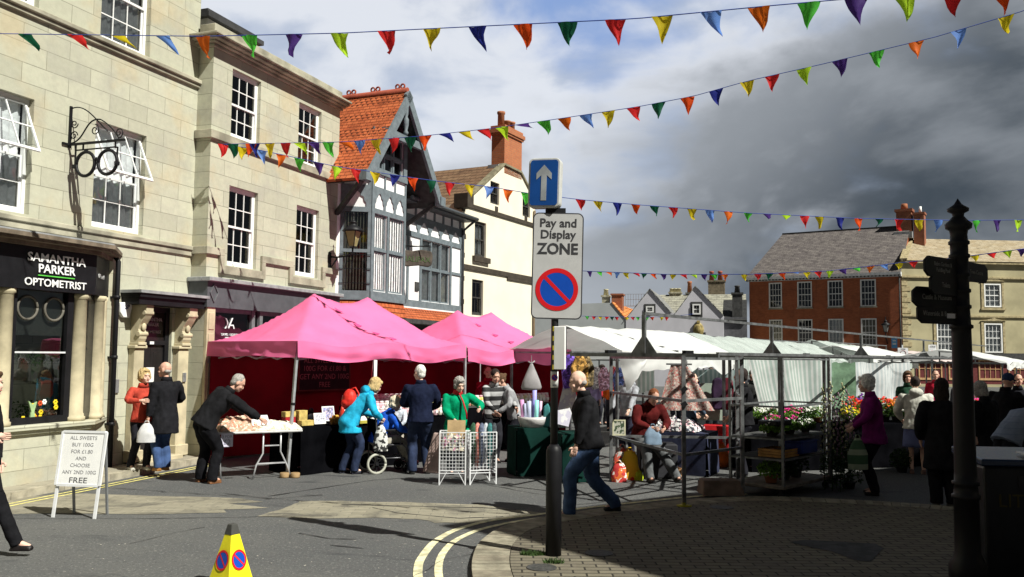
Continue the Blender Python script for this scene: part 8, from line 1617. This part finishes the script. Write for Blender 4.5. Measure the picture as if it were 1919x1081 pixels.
b = MB(); b.box(-.12, .5, -.2, .25, 0, .56); tag(b.build('stall_bench', mat('dark_bench', (.03, .03, .035), .8), loc=(ps[0], ps[1]+.25, 0), bevel=.02), 'dark bench the maroon figure sits on', 'bench')
person('dark haired boy in a blue grey top in profile inside the middle stall', *gxy(1290, 16.4), 80, 1.66, (.08, .11, .16), (.02, .02, .03), hair='short', hc='dark', lean=4, lh=(-.2, .2, 1.0), rh=(.2, .25, 1.0), skin=SKp)
person('man in a black coat with dark hair at the right of the middle stall', *gxy(1392, 15.0), -80, 1.76, (.012, .012, .014), (.015, .015, .02), hair='short', hc='dark', lh=(-.25, .25, 1.0), rh=(.2, .2, 1.0), bulk=1.2)
for px, d, lab, c, hcx, hr, hdg in ((1148, 24, 'distant shopper in an orange top seen through the frame', (.75, .14, .02), 'brown', 'short', 200), (1128, 26, 'distant shopper in a red top beyond the striding man', (.45, .03, .05), 'dark', 'bob', 160), (1332, 23, 'distant figure in dark blue behind the pale green board', (.02, .03, .08), 'dark', 'short', 180), (1410, 19.5, 'dim figure in black behind the left of the trolley', (.02, .02, .02), 'brown', 'short', 150), (1752, 22, 'distant figure in bright red behind the white hooded jacket', (.55, .02, .05), 'dark', 'short', 200)):
    person(lab, *gxy(px, d), hdg, 1.68, c, (.03, .03, .04), hair=hr, hc=hcx, vox=.02)
for i, (px, d, lab, c, hr, hcx, hdg) in enumerate(((1600, 24, 'distant shopper in a tan coat between the striped sheets', (.30, .22, .14), 'short', 'grey', 150), (1700, 19, 'shopper in a dark green coat partly behind the cream hooded jacket', (.03, .08, .05), 'bob', 'brown', 200), (1800, 18.5, 'shopper in dark grey hidden behind the fingerpost shaft', (.06, .06, .07), 'short', 'dark', 170), (1905, 17.5, 'tall shopper in black at the far right under the canopy', (.015, .015, .02), 'short', 'dark', 190), (1262, 24, 'distant shopper in a pale shirt behind the hanging cloth', (.5, .5, .55), 'short', 'brown', 160), (1108, 23, 'distant shopper in lilac beyond the hanging garments', (.35, .28, .5), 'bob', 'grey', 190))): person(lab, *gxy(px, d), hdg, 1.68, c, (.03, .03, .04), hair=hr, hc=hcx, vox=.02)
# right hand group in the shade
g = G(1640, 927); _, J = person('white haired woman in a purple jacket facing left at the flowers', g.x, g.y, -72, 1.70, (.16, .012, .12), (.012, .012, .016), (.015, .015, .015), 'curly', 'white', coat=.10, lh=(-.18, .30, 1.02), rh=(.2, .30, 1.04), bulk=1.16, nod=6, skin=SKp, lean=4)
p = J['wr'][0]; shopping_bag('green and white striped shopping bag below the purple jacket', (p.x+.02, p.y-.10, p.z-.10), .30, .50, stripemat('green_bag_bands', (.06, .14, .07), (.36, .42, .30), .21, 2, .62), .1)
g = G(1718, 888); _, J = person('woman in a cream hooded jacket and blue skirt seen from behind', g.x+.02, g.y, 20, 1.64, (.55, .54, .48), (.35, .2, .15), (.2, .12, .1), 'bun', 'dark', hood=True, bare=True, skirt=.50, skirt_c=(.13, .15, .30), coat=.04, lh=(-.24, .22, .98), rh=(.26, .05, .80), bulk=1.25, skin=SKp, lean=4)
g = G(1745, 872); shopping_bag('white bag hanging beside the blue skirt', (g.x, g.y-.4, .72), .26, .42, M_plas)
g = G(1768, 950); person('dark haired person in a long black coat beside the fingerpost', g.x+.02, g.y, 10, 1.68, (.012, .012, .015), (.01, .01, .012), (.10, .09, .08), 'long', 'dark', coat=.34, bulk=1.3, lh=(-.27, .12, .92), rh=(.27, .05, .84))
person('grey haired woman in a black coat just right of the fingerpost', *gxy(1843, 13.6), -30, 1.62, (.010, .010, .012), (.01, .01, .01), hair='bob', hc='grey', coat=.3, bulk=1.25, nod=15, skin=SKp)
person('man in a blue cap and black jacket looking down at the right', *gxy(1882, 14.8), 60, 1.74, (.012, .012, .015), (.02, .02, .03), hair='cap', hc='capblue', nod=18, bulk=1.2, lh=(-.2, .3, 1.0), rh=(.2, .3, 1.0))
person('woman in a pale blue quilted jacket bending right at the edge', *gxy(1888, 12.6), 75, 1.66, (.24, .29, .40), (.02, .02, .025), hair='short', hc='grey', lean=34, lean2=16, hip=.93, hipy=-.05, lh=(-.1, .55, .9), rh=(.15, .55, .92), bulk=1.25, topm=stripemat('quilted_blue', (.26, .31, .42), (.20, .25, .36), .085, 2, .9))
# woman leaving at the left edge
g = G(18, 1040); _, J = person('woman in black trousers and strappy heels leaving at the left edge', g.x-.31, g.y, 88, 1.74, (.012, .012, .014), (.012, .012, .014), (.015, .012, .012), 'bob', 'brown', lf=(-.08, -.22, .12), rf=(.06, .40, .13), rh=(.20, .22, 1.18), lh=(-.2, .05, .9), skin=SKp)
p = J['wr'][1]; t = thing('handbag', 'black and white handbag on the arm of the woman at the left edge', 'bag', (p.x-.02, p.y-.08, p.z-.10), radians(-12)); b = MB(); b.prism([(-.19, -.42), (.16, -.42), (.06, -.05), (-.16, -.02)], -.05, .05); b.build('bag_body', M_black, t, bevel=.012); b = MB(); b.prism([(.158, -.415), (.165, -.41), (.065, -.04), (.045, -.04)], -.054, -.045); b.build('white_side', M_white, t); b = MB(); b.tube([(-.1, 0, -.03), (-.04, 0, .10), (.03, 0, -.05)], .008, 6); b.build('handle', M_black, t)
g = G(22, 1045); b = MB(); b.tube([(0, 0, .07), (0, 0, 0)], [.012, .006], 6)

bpy.data.scenes.remove(TS)
